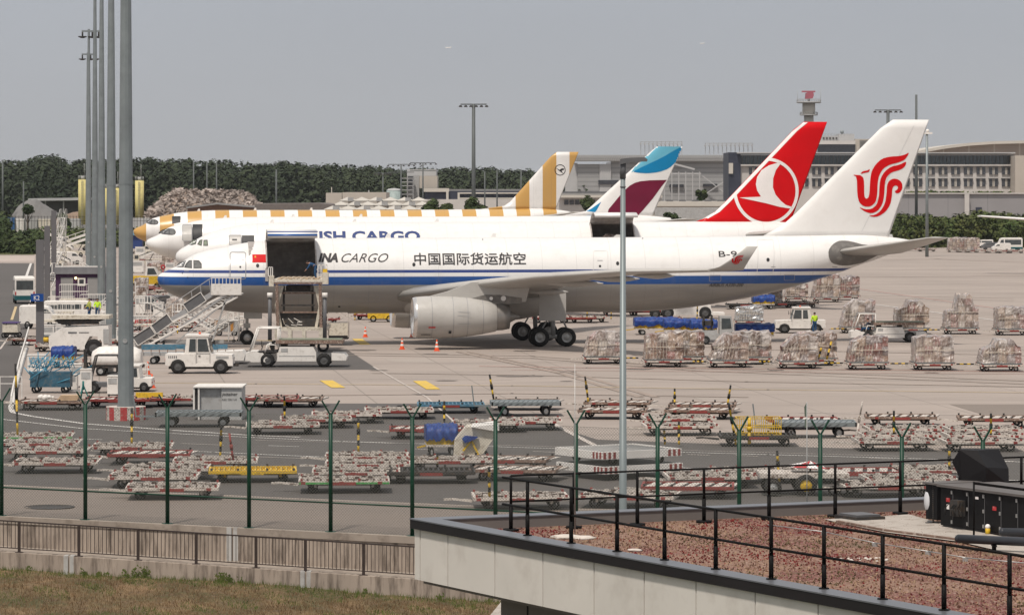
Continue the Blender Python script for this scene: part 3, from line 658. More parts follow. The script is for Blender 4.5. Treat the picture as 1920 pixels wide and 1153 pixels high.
fin_decal(J3, R3, 'tail_swoosh', [smooth([T6(*p) for p in [(735,364),(870,300),(1010,236),(1130,165),(1205,125),(1195,200),(1162,262),(1085,335),(985,370),(880,381),(790,376)]],1)], M_MB)
fin_decal(J3, R3, 'tail_swoosh', [[T6(*p) for p in [(508,722),(590,622),(650,552),(710,497),(760,470),(810,456),(900,447),(1065,443),(1010,510),(930,620),(840,725),(765,805),(700,830),(500,830),(500,760)]]], M_BU)
fin_decal(J3, R3, 'tail_root_blue', [[T6(*p) for p in [(180,800),(350,712),(440,650),(400,722),(345,800)]]], M_MB)
def neo(J, root, w, inner, extra=()):
    wn = hull_poly(J, root, 'cockpit_mask', smooth(w, 1), M_WFR, .015, .15, .12)
    for i in inner: hull_poly(J, wn, 'cockpit_window', i, M_WIN, .03, .15, .12)
def T7(x, y): return (240+x/5.767, 400+y/5.767)
neo(J3, R3, [T7(*p) for p in [(322,219),(350,190),(385,172),(440,164),(490,166),(512,185),(518,208),(510,228),(480,236),(430,233)]],
    [[T7(*p) for p in [(340,212),(360,190),(395,176),(420,174),(388,215)]], [T7(*p) for p in [(396,222),(425,180),(440,176),(441,226)]], [T7(*p) for p in [(449,226),(449,174),(485,172),(504,190),(506,212),(495,227)]]])
hull_poly(J3, R3, 'doorway_shade_decal', [(361,420.5),(379.5,420.5),(379,443),(366,453),(361,453)], M_WFR, .02)  # no hole cut here; the dark inside of the door is painted on
hull_poly(J3, R3, 'open_door', px_rrect(341.5,360,420.5,452.5,3), M_JG, .5, .3, .3)
hull_poly(J3, R3, 'door_outline', px_rrect(341.5,360,420.5,452.5,3), M_LINE, .52, .3, .12, ring=.07)

# ------------------------------------------------------------------ jet 4: gold and white stripes
J4 = Jet(250, 499.8, T330, .62, 5.0)
s507 = J4.onhull(507, 398)[0]; s968 = J4.st(968.7, 398, 1.5)[0]; per = (s968-s507)/9
GOLD = (.52,.30,.085)
P4 = paint('gold_stripe_livery', (.77,.755,.735), None, 0, (), (s507, per, per*.51, GOLD))
fin4 = fin_cfg(J4, [(905,401),(935,393),(955,380),(1035,291),(1044,285.3)], (1040,398), (1085,285.3), 8.55)
R4 = make_jet(J4, 'airliner', 'farthest parked airliner, gold and white banded from its gold nose to its tail', P4, P4, fin4, Wn, stab_for(J4, 55.5, 7.3), En,
              dict(main=(ge+4.9,5.34,3.9), r=.70, nose=gn), belly=P4, engm=M_JW, wl_mat=M_JW)
neo(J4, R4, [T7(*p) for p in [(188,103),(215,80),(255,66),(300,68),(325,85),(330,105),(318,121),(285,125),(235,120)]],
    [[T7(*p) for p in [(205,100),(225,82),(250,74),(240,108)]], [T7(*p) for p in [(250,113),(262,76),(285,74),(285,118)]], [T7(*p) for p in [(291,118),(291,76),(315,88),(320,105),(308,116)]]])
hull_poly(J4, R4, 'doorway_shade_decal', [(322.5,405.5),(338.5,405.5),(338.5,417),(322.5,420)], M_WFR, .02)  # closed hull, cabin shade painted as a dark patch
def T3(x, y): return (960+x/3.844, 280+y/3.844)
fin_decal(J4, R4, 'tail_emblem', [[T3(*p) for p in circle(347,150,40,40,36)], [T3(*p) for p in circle(347,150,35,35,36)]], M_INK)
fin_decal(J4, R4, 'tail_emblem', [[T3(*p) for p in [(316,135),(345,150),(352,142),(366,138),(380,142),(372,150),(358,154),(364,168),(375,180),(352,164),(335,152)]]], M_INK)

# ------------------------------------------------------------------ jet 5: only its left wing reaches into the picture
aX, aY = X_at(1826, 480), 480.0
J5 = Jet(960, 480, T330); J5.psi = R(96.7); 
cs5, sn5 = math.cos(J5.psi), math.sin(J5.psi)
a5, t5, z5 = 36.5, 29.2, Z_at(405.5, 480)
# right wing of a jet facing the other way: tip placed, hull lies outside the frame
J5.Xn = aX-a5*cs5+t5*sn5+1.0; J5.Dn = aY-a5*sn5-t5*cs5
dz = z5-6.15
W5 = [(a, b, c, z+dz*(.3+.7*i/4), th) for i, (a, b, c, z, th) in enumerate(W330)]
R5 = make_jet(J5, 'airliner', 'white wing of an airliner reaching in from the right edge above the hedge', P3, M_JW, fin1, W5, ST1, E330, dict(main=(ge,5.34,3.9), r=.7, nose=gn), only='wing', wingm=M_JW)

# small markings on the near engine and its pylon
def cowl_mark(name, px, py, wd, ht, m):
    E = E330; ex, et, ez = E['s'], E['t'], E['z']; t = et+1.3
    a, z = J1.st(px, py, t); dz = z-ez; r = 1.53 if a-ex < 3.2 else 1.47; t = et+math.sqrt(max(.01, r*r-dz*dz)); a, z = J1.st(px, py, t)
    b = MB(); tl = (z-ez)/r; b.add([(a-wd/2,-t-.02,z-ht/2),(a+wd/2,-t-.02,z-ht/2),(a+wd/2,-t-.02+tl*ht,z+ht/2),(a-wd/2,-t-.02+tl*ht,z+ht/2)], [(0,1,2,3)]); b.build(name, m, R1)
cowl_mark('engine_vent', 843.5, 623, .2, .2, M_WFR); cowl_mark('red_marking', 810, 614, .5, .08, M_LOGO); cowl_mark('engine_vent', 798, 628, .7, .08, M_JD)
for y_ in (585, 592, 607): cowl_mark('panel_seam', 868, y_, 1.1, .025, M_LINE)
for px, r_ in ((921,.13),(944,.19)):
    a, z = J1.st(px, 559.5, 9.65); b = MB(); b.cyl((a,-9.66,z),(a,-9.62,z),r_,r_,14); b.build('pylon_port', M_JW, R1)
# ------------------------------------------------------------------ ground
def ground_mat(name, col, joints=True, seamcol=(.16,.14,.12), var=.10, stain=(.2,.17,.15), samt=.35, grain=.05):
    m, n, p = newmat(name); t = node(n, 'ShaderNodeNewGeometry'); mp = node(n, 'ShaderNodeMapping'); mp.inputs['Rotation'].default_value = (0, 0, -ROW); n.links.new(t.outputs['Position'], mp.inputs[0]); v = mp.outputs[0]
    sep_ = node(n, 'ShaderNodeSeparateXYZ'); n.links.new(v, sep_.inputs[0])
    def nz(scale, sx, sy, d=4):
        q = node(n, 'ShaderNodeMapping'); q.inputs['Scale'].default_value = (sx, sy, 1); n.links.new(v, q.inputs[0]); x = node(n, 'ShaderNodeTexNoise'); x.inputs['Scale'].default_value = scale; x.inputs['Detail'].default_value = d; x.inputs['Roughness'].default_value = .6; n.links.new(q.outputs[0], x.inputs['Vector']); return x.outputs[0]
    out = mixc(n, ramp(n, nz(.05, 1, 1.6), .3, .7), tuple(x*(1-var) for x in col), tuple(x*(1+var) for x in col))
    out = mixc(n, math_(n, 'MULTIPLY', ramp(n, nz(.16, .22, 1.8, 5), .52, .72), samt), out, stain)      # tyre and oil streaks along the traffic
    out = mixc(n, math_(n, 'MULTIPLY', ramp(n, nz(.9, 1, 1, 5), .58, .75), samt*.6), out, stain)
    out = mixc(n, math_(n, 'MULTIPLY', ramp(n, nz(14, 1, 1, 3), .35, .7), .16), out, tuple(x*.6 for x in col))
    if joints:
        # slab to slab tone
        sx = math_(n, 'FLOOR', math_(n, 'DIVIDE', sep_.outputs['X'], 7.5)); sy = math_(n, 'FLOOR', math_(n, 'DIVIDE', sep_.outputs['Y'], 7.5))
        cb = node(n, 'ShaderNodeCombineXYZ'); n.links.new(sx, cb.inputs[0]); n.links.new(sy, cb.inputs[1]); wn = node(n, 'ShaderNodeTexWhiteNoise', noise_dimensions='2D'); n.links.new(cb.outputs[0], wn.inputs['Vector'])
        out = mixc(n, math_(n, 'MULTIPLY', wn.outputs['Value'], .16), out, tuple(x*.72 for x in col))
        for ax in ('X', 'Y'):
            q = math_(n, 'WRAP', sep_.outputs[ax], 7.5, 0.0)
            out = mixc(n, math_(n, 'MULTIPLY', math_(n, 'LESS_THAN', q, .09), .6), out, seamcol)
    n.links.new(out, p.inputs['Base Color']); p.inputs['Roughness'].default_value = .85
    return m
M_CONC = ground_mat('apron_concrete', (.335,.283,.248), samt=.65, var=.13)
M_ASPH = ground_mat('asphalt', (.088,.079,.073), False, samt=.45, stain=(.07,.065,.06), var=.12)
M_ASPH2 = ground_mat('worn_asphalt', (.19,.157,.133), False, samt=.4, stain=(.15,.13,.115), var=.12)
M_GRASS = mat('verge_grass', (.075,.085,.03), .95, 0, .3, .12, (.16,.12,.05), .6, .5)
def sheet(name, pts, m, z, thick=0):
    mb = MB(); mb.add([(x, y, z) for x, y in pts], [tuple(range(len(pts)))]); return struct(mb.build(name, m))
EDGE = [tuple(fpt(p, -5.5))[:2] for p in range(-160, 2141, 100)]
sheet('apron', [(-4000,131.5)]+EDGE+[(4000,119.9),(6000,9000),(-6000,9000)], M_CONC, 0)
def gpoly(name, pp, m, z): return sheet(name, [G(*p) for p in pp], m, z)
gpoly('service_road', [(-400,905),(0,908),(480,930),(960,950),(1440,960),(2300,985),(2300,862),(1920,848),(1500,838),(1120,824),(900,757),(480,756),(300,752),(20,756),(-60,756),(-400,756)], M_ASPH, .008)
gpoly('side_road', [(-900,745),(24,752),(50,640),(62,540),(64,494),(-900,494)], M_ASPH, .012)
gpoly('asphalt_patch', [(425,658),(650,655),(709,693),(415,694)], M_ASPH, .010)
gpoly('asphalt_patch', [(1780,758),(2400,758),(2400,783),(1862,783)], M_ASPH2, .009)
sheet('lane_strip', EDGE+[G(*q) for q in ((2140,988),(1440,962),(960,952),(480,932),(0,910),(-160,909))], M_ASPH2, .014)
gpoly('grass_verge', [(-500,478),(62,478),(80,474),(150,452),(250,440),(250,405),(-500,402)], M_GRASS, .02)
gpoly('crossing_strip', [(-500,492),(64,492),(66,480),(-500,480)], ground_mat('light_concrete', (.42,.35,.31), False), .024)
M_LW = mat('road_paint_white', (.62,.60,.57), .7, 0, .1, 2, (.3,.27,.24), .6, 3); M_LY = mat('road_paint_yellow', (.62,.42,.06), .7, 0, .15, 2, (.4,.32,.22), .6, 3)
M_LYF = mat('worn_paint_yellow', (.50,.385,.22), .7, 0, .1, 2); M_LR = mat('worn_paint_red', (.42,.235,.20), .7, 0, .1, 2); M_LWF = mat('worn_paint_white', (.48,.43,.39), .7, 0, .1, 2)
def stripe(pp, wd, m, z=.024, name='road_marking'):
    P = [Vector(G(*p)) for p in pp]; mb = MB()
    for a, b in zip(P[:-1], P[1:]):
        d = (b-a).normalized(); nn = Vector((-d.y, d.x))*wd/2; e = d*wd*.2
        mb.add([(*(a-nn-e), z), (*(b-nn+e), z), (*(b+nn+e), z), (*(a+nn-e), z)], [(0,1,2,3)])
    return struct(mb.build(name, m))
LWD = .18
stripe([(54,636),(36,700),(20,765),(24,774),(60,781),(160,795),(320,807),(480,817),(560,820)], .28, M_LW)
stripe([(0,786),(156,804),(320,813),(480,821),(640,828),(800,833),(960,839),(1200,846),(1440,853),(1700,860),(1960,868)], LWD, M_LW)
stripe([(480,826),(640,829.5),(960,835.5),(1440,849),(1700,856)], .1, M_LWF)
stripe([(150,823),(190,825)], .16, M_LW); stripe([(340,832),(420,835)], .12, M_LWF); stripe([(505,836),(560,838)], .14, M_LW)
stripe([(165,840),(400,848),(480,852),(600,857),(760,861),(960,868)], LWD, M_LW); stripe([(165,846),(480,857),(600,861)], .12, M_LWF)
stripe([(1250,876),(1440,887),(1700,895),(1960,903)], LWD, M_LW); stripe([(1250,881),(1440,891),(1700,899)], .12, M_LWF)
for x in (780,1000,1290,1380,1630,1770,1860): stripe([(x,846+(x-960)*.02),(x+40,847.5+(x-960)*.02)], .14, M_LWF)
stripe([(1028,790),(1120,838)], .3, M_LWF)
stripe([(280,718),(480,720),(960,723.5),(1440,731),(1960,737)], .3, M_LYF); stripe([(280,707),(480,708),(960,712)], .14, M_LWF); stripe([(290,713),(470,713)], .12, M_LWF)
stripe([(900,687),(1100,690),(1440,692),(1960,698)], .35, M_LR); stripe([(960,694),(1960,702)], .2, M_LR); stripe([(640,700),(960,696)], .12, M_LWF)
stripe([(1500,774),(1960,780)], .2, M_LWF); stripe([(960,771),(1100,773)], .2, M_LWF)
for a, b in (((612,714),(634,727)), ((787,715),(812,730)), ((670,636),(684,646))): stripe([a, b], .8, M_LY, .028)
stripe([(395,637),(560,640)], .35, M_LY); stripe([(1595,540),(1680,552),(1920,586)], .3, M_LR); stripe([(1595,541.5),(1680,553.5),(1920,587.5)], .15, M_LW, .028)
stripe([(1640,571),(1800,592),(1960,613)], .3, M_LW); stripe([(700,688),(800,745),(850,790)], .12, M_LWF)
stripe([(0,655),(40,600),(60,560)], .15, M_LWF); stripe([(46,528),(58,494)], .35, M_LW); stripe([(22,600),(30,575)], .25, M_LYF)
struct(MB().lathe([(0,.01),(0,.9),(.02,.92)], (*G(93,952), .03), 'z', 24).build('manhole_cover', M_DARK))
# dark tyre streaks far out on the apron
for pp in ([(1660,488),(1760,486),(1960,494)], [(1440,455),(1700,462)], [(1600,520),(1960,517)]): stripe(pp, 1.6, mat('tyre_marks', (.30,.245,.215), .9, 0, .1, .5), .02, 'tyre_marks')

M_TM = mat('faint_tyre_marks', (.285,.232,.198), .9, 0, .12, .5)
for i, pp in enumerate(([(640,662),(1000,668),(1300,690),(1960,716)], [(640,666),(1000,672),(1300,695),(1960,722)], [(560,742),(960,738),(1400,745)], [(1180,566),(1500,552),(1900,560)], [(1180,570),(1500,556),(1900,564)], [(700,700),(1000,704),(1400,716),(1960,726)], [(1120,640),(1400,655),(1960,668)], [(860,660),(1050,700),(1200,745)], [(880,660),(1075,700),(1230,745)])): stripe(pp, .45, M_TM, .0195+.0004*i, 'tyre_marks')
M_OIL = mat('oil_stain', (.16,.135,.12), .6, 0, .3, 2); ro = random.Random(12)
for k in range(16):
    px, py = ro.uniform(600,1900), ro.choice((ro.uniform(655,672), ro.uniform(700,745), ro.uniform(690,700))); x, y = G(px, py); r_ = ro.uniform(.25,.8); mb = MB(); mb.add([(x+r_*1.5*math.cos(a)*ro.uniform(.7,1.2), y+r_*math.sin(a)*ro.uniform(.7,1.2), .0235+.0002*k) for a in [i*.45 for i in range(14)]], [tuple(range(14))]); struct(mb.build('oil_stain', M_OIL))
M_PATCH = ground_mat('repaired_concrete', (.33,.285,.25), False)
for i, q in enumerate(([(1080,712),(1190,713),(1215,723),(1098,722)], [(720,672),(800,673),(818,680),(735,679)], [(1500,702),(1600,703),(1632,712),(1525,711)], [(1300,745),(1380,746),(1408,754),(1322,753)])): gpoly('repair_patch', q, M_PATCH, .005)
# ------------------------------------------------------------------ vegetation
def foliage_mat(name, c, tip, sc=.16):
    m, n, p = newmat(name); v = ocoord(n); a = ramp(n, noise(n, v, sc, 3), .35, .68); b = ramp(n, noise(n, v, sc*7, 3), .35, .65)
    out = mixc(n, a, c, tip); out = mixc(n, math_(n, 'MULTIPLY', b, .45), out, tuple(x*.5 for x in c))
    n.links.new(out, p.inputs['Base Color']); p.inputs['Roughness'].default_value = .85; p.inputs['Specular IOR Level'].default_value = .2; MATS[name] = m; return m
M_FOR = foliage_mat('forest_leaves', (.026,.040,.022), (.055,.068,.034), .03)
M_BUSH = foliage_mat('hedge_leaves', (.045,.075,.02), (.115,.12,.04), .25)
M_TREE = foliage_mat('tree_leaves', (.03,.05,.018), (.07,.09,.03), .3)
M_TRUNK = mat('bark', (.09,.07,.055), .9, 0, .2, 3)
def leafball(mb, c, rx, rz, n, size, rnd, fill=.55):
    for _ in range(n):
        while True:
            u = Vector((rnd.uniform(-1,1), rnd.uniform(-1,1), rnd.uniform(-1,1)))
            if fill < u.length < 1: break
        p = Vector((c[0]+u.x*rx, c[1]+u.y*rx, c[2]+u.z*rz)); s_ = size*rnd.uniform(.6,1.4)
        nrm = (u+Vector((rnd.uniform(-.4,.4), rnd.uniform(-.4,.4), rnd.uniform(-.1,.9)))).normalized(); a = nrm.orthogonal().normalized(); b = nrm.cross(a); t = rnd.uniform(0, 6.28)
        a, b = a*math.cos(t)+b*math.sin(t), b*math.cos(t)-a*math.sin(t)
        mb.add([p-a*s_-b*s_*.6, p+a*s_*.9-b*s_*.5, p+b*s_, p-a*s_*.4+b*s_*.7], [(0,1,2,3)])
rnd = random.Random(3)
mb = MB()
def skyline(px):
    base = [(-400,312),(0,304),(60,300),(100,293),(130,303),(220,303),(270,299),(330,303),(400,303),(480,310),(520,306),(600,311),(690,312),(740,320),(800,318),(900,318),(1000,321),(1100,324),(1300,326),(2400,330)]
    return lin(base, px)
for k in range(1500):
    px = rnd.uniform(-350, 1150); row = rnd.random(); D = 1150+row*330
    top = skyline(px)+rnd.uniform(-9,8)+(1-row)*rnd.uniform(0,26)
    zt_ = Z_at(top, D); r = rnd.uniform(2.6,7.2); X = X_at(px, D); conifer = rnd.random() < .14
    if conifer: 
        for j in range(4): leafball(mb, (X, D, zt_-2-j*3.4), 1.2+j*.9, 2.2, 34, .6, rnd, .3)
    else:
        h = r*rnd.uniform(.8,1.1)
        leafball(mb, (X, D, zt_-h), r, h, 120, .6, rnd, .7)
        leafball(mb, (X+rnd.uniform(-3,3), D-2, zt_-h*2.1), r*.95, h, 55, .85, rnd, .6)
        if row < .5: leafball(mb, (X+rnd.uniform(-3,3), D-3, max(3, zt_-h*3.2)), r*.9, h, 45, 1.0, rnd, .6)
for k in range(620):
    px = rnd.uniform(-1500, -340) if k % 4 else rnd.uniform(1150, 2600); D = 1300+rnd.random()*200; zt_ = Z_at(311+rnd.uniform(-9,9), D); r = rnd.uniform(4,8); X = X_at(px, D)
    leafball(mb, (X, D, zt_-r), r, r, 50, 1.1, rnd, .6); leafball(mb, (X, D-2, zt_-r*2.3), r, r*1.2, 34, 1.4, rnd, .6)
for a in range(-1500, 2600, 60):
    if a < -360 or a > 1150: mb.add([(X_at(a,1420),1420,0),(X_at(a+60,1420),1420,0),(X_at(a+60,1420),1420.5,Z_at(318,1420)),(X_at(a,1420),1420.5,Z_at(320,1420))], [(0,1,2,3)])
# shaded inner wall of trunks and undergrowth so that no sky shows through below the crowns
for D, dz in ((1200, -26), (1330, -16)):
    xs = [X_at(p, D) for p in range(-360, 1180, 20)]
    for a, b, p in zip(xs[:-1], xs[1:], range(-360, 1180, 20)):
        za = Z_at(skyline(p), D)-5+(dz+16)*.1; zb = Z_at(skyline(p+20), D)-5+(dz+16)*.1; mb.add([(a,D,0),(b,D,0),(b,D+.5,zb),(a,D+.5,za)], [(0,1,2,3)])
tag(mb.build('forest', M_FOR), None, None, None, 'stuff')['label'] = 'dark mixed forest closing the airfield along the horizon'
mb = MB()
for k in range(520):
    px = rnd.uniform(1655, 2080); D = rnd.uniform(690, 735); zt_ = rnd.uniform(2.4, 6.4)+.6*math.sin(px*.045)+(.6 if px > 1790 else 0); r = rnd.uniform(1.1,2.0)
    for zc_ in ([zt_-r*.7] if zt_ < 3 else [zt_-r*.7, zt_-r*2]): leafball(mb, (X_at(px, D), D, zc_), r, r*.85, 46, .36, rnd, .5)
for p in range(1655, 2080, 15): mb.box(X_at(p, 722), X_at(p+15, 722), 722, 723, 0, 3.3+.6*math.sin(p))
h = mb.build('hedgerow', M_BUSH); tag(h, 'long row of olive green bushes in front of the grey wall at right', None, None, 'stuff')
mb = MB()
for k in range(330):
    px = rnd.uniform(-160, 78); D = rnd.uniform(625, 760); zt_ = rnd.uniform(2.4, 5.8)*(1.15 if px < 10 else .6); r = rnd.uniform(1.2,2.2)
    for zc_ in (zt_-r*.7, zt_-r*2): leafball(mb, (X_at(px, D), D, zc_), r, r*.85, 46, .38, rnd, .5)
h = mb.build('bushes', M_TREE); tag(h, 'thick green bushes on the verge at the far left beyond the side road', None, None, 'stuff')
mb = MB()
for k in range(300):
    px = rnd.uniform(86, 300); D = rnd.uniform(690, 790); r = rnd.uniform(.9,1.9); leafball(mb, (X_at(px, D), D, r*.9), r, r, 40, .4, rnd, .5)
h = mb.build('bushes', M_BUSH); tag(h, 'low scrub growing on the verge behind the light masts', None, None, 'stuff')
def tree(px, D, top, r, label, sq=1.0):
    zt_ = Z_at(top, D); X = X_at(px, D); t = thing('broadleaf_tree', label, 'tree', (X, D)); rn = random.Random(int(px))
    b = MB(); b.cyl((0,0,0), (0,0,zt_*.6), .35, .15, 8)
    for k in range(5): a = k*1.3; b.cyl((0,0,zt_*.35), (math.cos(a)*r*.6, math.sin(a)*r*.6, zt_*.65), .12, .05, 6)
    b.build('trunk', M_TRUNK, t); b = MB()
    for k in range(13):
        a = rn.uniform(0,6.28); q = rn.uniform(0,.62)*r; leafball(b, (q*math.cos(a), q*math.sin(a), zt_-r*sq*rn.uniform(.45,1.5)), r*.45, r*.38*sq, 60, .32, rn, .4)
    b.build('crown', M_TREE, t)
tree(812, 600, 366, 2.4, 'left and darkest of three trees beside the white tent roofs'); tree(836, 600, 376, 1.6, 'low tree just right of the dark tree by the white tent roofs')
tree(880, 600, 367, 2.2, 'tree at the foot of the tall central light mast'); tree(902, 610, 378, 1.5, 'small bush-like tree right of the central light mast')
tree(1101, 700, 364, 1.9, 'tree between the gold banded fin and the burgundy fin'); tree(1742, 808, 354, 2.2, 'tuft of a tree showing above the grey wall beside the phoenix fin')
tree(1262, 560, 396, 1.6, 'pale shrub behind the second jet, right of the blue fin'); tree(52, 860, 378, 1.9, 'lone bushy tree in front of the grey gravel heap'); tree(120, 820, 398, 2.0, 'tree beside the brown soil heap')
tree(1316, 830, 354, 1.6, 'small tree on the terrace in front of the grey hangar')

# ------------------------------------------------------------------ buildings
def facade(name, rgb, line=(.12,.12,.12), sz=1.0, frac=.12, amt=.5, vert=False):
    m, n, p = newmat(name); t = node(n, 'ShaderNodeTexCoord'); sp = node(n, 'ShaderNodeSeparateXYZ'); n.links.new(t.outputs['Object'], sp.inputs[0])
    a = ramp(n, noise(n, ocoord(n), .12, 4), .3, .7); out = mixc(n, a, tuple(x*.92 for x in rgb), tuple(x*1.05 for x in rgb))
    q = math_(n, 'WRAP', sp.outputs['X' if vert else 'Z'], sz, 0.0); out = mixc(n, math_(n, 'MULTIPLY', math_(n, 'LESS_THAN', q, sz*frac), amt), out, line)
    n.links.new(out, p.inputs['Base Color']); p.inputs['Roughness'].default_value = .6; MATS[name] = m; return m
M_CLAD = facade('ribbed_cladding', (.30,.30,.30), (.17,.17,.17), 1.5, .35, .5); M_CLADL = mat('pale_cladding', (.40,.40,.40), .6, 0, .06, .2)
M_STONE = mat('pale_stone', (.50,.475,.45), .8, 0, .06, .3); M_BEIGE = mat('beige_render', (.43,.39,.34), .8, 0, .06, .2); M_BGL = glass('blue_window_glass', (.05,.075,.09), .12)
M_WINB = glass('dark_window_glass', (.04,.042,.05), .12); M_NAVYP = mat('navy_panel', (.035,.04,.06), .5, 0, .15, .4); M_ROOFG = mat('grey_roof', (.26,.255,.25), .8, 0, .1, .2)
M_LAV = facade('grey_panel_wall', (.26,.25,.255), (.19,.185,.19), 9.0, .02, .8, True); M_CREAM2 = mat('cream_panel', (.5,.47,.42), .7, 0, .08, .2)
def PB(mb, x0, x1, y0, y1, D, dep, mi=0): return mb.box(X_at(x0,D), X_at(x1,D), D, D+dep, Z_at(y1,D), Z_at(y0,D), mi)
def part(name, m, par, rects, D, dep, mi=0):
    mb = MB()
    for r in rects: PB(mb, r[0], r[1], r[2], r[3], D, dep)
    return mb.build(name, m, par)
def base(y): return y
# hangar
D = 1150; hg = thing('hangar', 'long grey aircraft hangar with ribbed walls and a lattice roof edge', 'hangar', (0,0,0))
zb = HOR+F*EYE/D
def PBb(x0, x1, y0, D_): return (x0, x1, y0, HOR+F*EYE/D_)
part('wall', M_CLAD, hg, [PBb(1083,1124,308,D), PBb(1146,1366,303,D)], D, 60); part('wall_panel', M_CLADL, hg, [PBb(1124.2,1145.8,308,D)], D-.5, 50); part('wall_panel', M_CLADL, hg, [PBb(1060,1082.8,306,D)], D+1, 50)
part('fascia', M_CLADL, hg, [(1076,1366,291,302.9)], D-1.5, 4)
mb = MB()
x = 1078
while x < 1364:
    PB(mb, x, x+.6, 291.5, 302.5, D-2.4, .5); mb.bar((X_at(x,D), D-2.2, Z_at(302,D)), (X_at(x+4,D), D-2.2, Z_at(292,D)), .28, .28); x += 4.3
mb.build('roof_lattice', M_CLAD, hg)
mb = MB()
for x in (1245,1259,1272,1285,1298,1311): PB(mb, x, x+1.6, 322, zb, D-9, 1)
mb.bar((X_at(1246,D),D-8.5,Z_at(326,D)), (X_at(1312,D),D-8.5,Z_at(326,D)), .5, .5); mb.bar((X_at(1232,D),D-8.5,Z_at(300,D)), (X_at(1300,D),D-8.5,Z_at(318,D)), .6, .6)
mb.bar((X_at(1232,D),D-8.5,Z_at(302,D)), (X_at(1232,D),D-8.5,0), 1.6, 1.0); mb.build('steel_frame', M_CLADL, hg)
mb = MB(); mb.bar((X_at(1316,D),D-3,Z_at(330,D)), (X_at(1366,D),D-3,Z_at(368,D)), .5, .3); mb.bar((X_at(1366,D),D-3.5,Z_at(334,D)), (X_at(1316,D),D-3.5,Z_at(368,D)), .5, .3); mb.build('brace', M_CLADL, hg)
for x0, x1, yt, yb, n_ in ((1201,1279,266,291,11), (1322,1411,268.5,288,12)):
    t = thing('roof_frame', 'row of steel portal frames on the hangar roof behind the %s' % ('blue tail fin' if x0 < 1300 else 'red tail fin'), 'steel frame', (0,0,0))
    mb = MB(); PB(mb, x0, x1, yt, yt+1.2, D+8, .5); PB(mb, x0, x1, yt+4, yt+4.6, D+12, .5)
    for k in range(n_): xx = lerp(x0, x1-1, k/(n_-1)); PB(mb, xx, xx+1.1, yt, yb+2, D+8, .6); PB(mb, xx-1.2, xx+1.5, yt+3.4, yt+6, D+7, 1.5)
    mb.build('frame', M_CLADL, t)
# low terminal buildings in front of the hangar
t = thing('low_building', 'low pale building with dark window band in front of the hangar', 'building', (0,0,0)); D = 950
part('wall', M_STONE, t, [PBb(1050,1240,371,D)], D, 20); part('roof', M_CREAM2, t, [(1046,1242,366,370.9)], D-2, 24); part('roof_plant', M_DGREY, t, [(1055,1235,359.5,362.5)], D+4, 3); part('parapet', M_ROOFG, t, [(1052,1238,362.6,365.9)], D-1, 20)
for k in range(6): part('window', M_WINB, t, [(1058+k*10,1066+k*10,375,384)], D-.3, .5)
for x0, x1, y0, y1 in ((1122,1160,338,346),(1160,1172,340,345),(1255,1282,346,351),(1318,1345,345,350)): part('window', M_WINB, hg, [(x0,x1,y0,y1)], 1149, 1.5)
t = thing('low_building', 'cream coloured low building with flat roof left of the red tail fin', 'building', (0,0,0)); D = 800
part('wall', M_BEIGE, t, [PBb(1222,1420,387,D)], D, 15); part('roof', M_CREAM2, t, [(1220,1420,378,386.9)], D-1, 18)
for k in range(7): part('roof_vent', M_DGREY, t, [(1226+k*24,1238+k*24,375.2,377.9)], D+3, 3)
t = thing('container_wall', 'grey wall panel row at the foot of the cream building', 'wall', (0,0,0)); D = 640
part('panel', M_GREY, t, [PBb(1228,1400,389,D)], D, 1)
# office block
D = 1000; of = thing('office_building', 'long office building with blue glass top floor and rows of square windows', 'building', (0,0,0))
mb = MB(); PB(mb, 1389, 1903, 310, HOR+F*EYE/D, D, 25); mb.build('wall', M_STONE, of)
part('end_wall', M_NAVYP, of, [PBb(1366,1388.8,286,D)], D-1, 25); part('glass_floor', M_BGL, of, [(1389,1901,290.5,309.8)], D+.8, 20); part('roof', M_CLADL, of, [(1382,1904,286,288.2)], D-2.5, 30)
part('slab', M_STONE, of, [(1388,1903,308.6,311.4)], D-1.0, 20); part('terrace_rail', M_CLADL, of, [(1389,1902,291,291.8)], D-1.6, .2)
mb = MB(); x = 1392
while x < 1900: PB(mb, x, x+.7, 290.6, 308.5, D+.3, .5); x += 7.1
mb.build('mullion', M_DGREY, of); part('sign_panel', M_CREAM2, of, [(1366.5,1374.5,306,326)], D-1.6, .5)
for y0, y1 in ((314.5,327.5),(335.5,350)):
    x = 1404.5
    while x < 1895:
        w_ = part('window', M_WINB, of, [(x,x+6.0,y0,y1),(x+10.4,x+16.4,y0,y1)], D-.35, .5)
        mb = MB(); PB(mb, x-.9, x+17.3, y0-1.0, y0-.1, D-.8, .9); mb.build('frame', M_DGREY, w_); mb = MB(); PB(mb, x+6.3, x+7.6, y0, y1, D-.4, .5); PB(mb, x+8.6, x+10.1, y0, y1, D-.4, .5); mb.build('shutter', M_CREAM2, w_)
        x += 23.7
t = thing('roof_house', 'grey plant rooms stacked on the office roof behind the red fin', 'roof plant', (0,0,0))
part('storey', M_WINB, t, [(1533,1603,271,285.9)], D+5, 12); part('storey_roof', M_STONE, t, [(1528,1604,264,270.9)], D+4, 15); part('plant_room', M_CLADL, t, [(1540,1572,255,263.9),(1572.2,1602,252,263.9)], D+7, 10); part('stair_tower', M_BEIGE, t, [(1603.5,1640,261,286)], D+5, 12)
mb = MB(); 
for k in range(8): PB(mb, 1612, 1628, 263+k*2.6, 264+k*2.6, D+4.6, .3)
mb.build('louvre', M_ROOFG, t)
for x in range(1543,1570,6): part('vent', M_DARK, t, [(x,x+3,258,261)], D+6.6, .5)
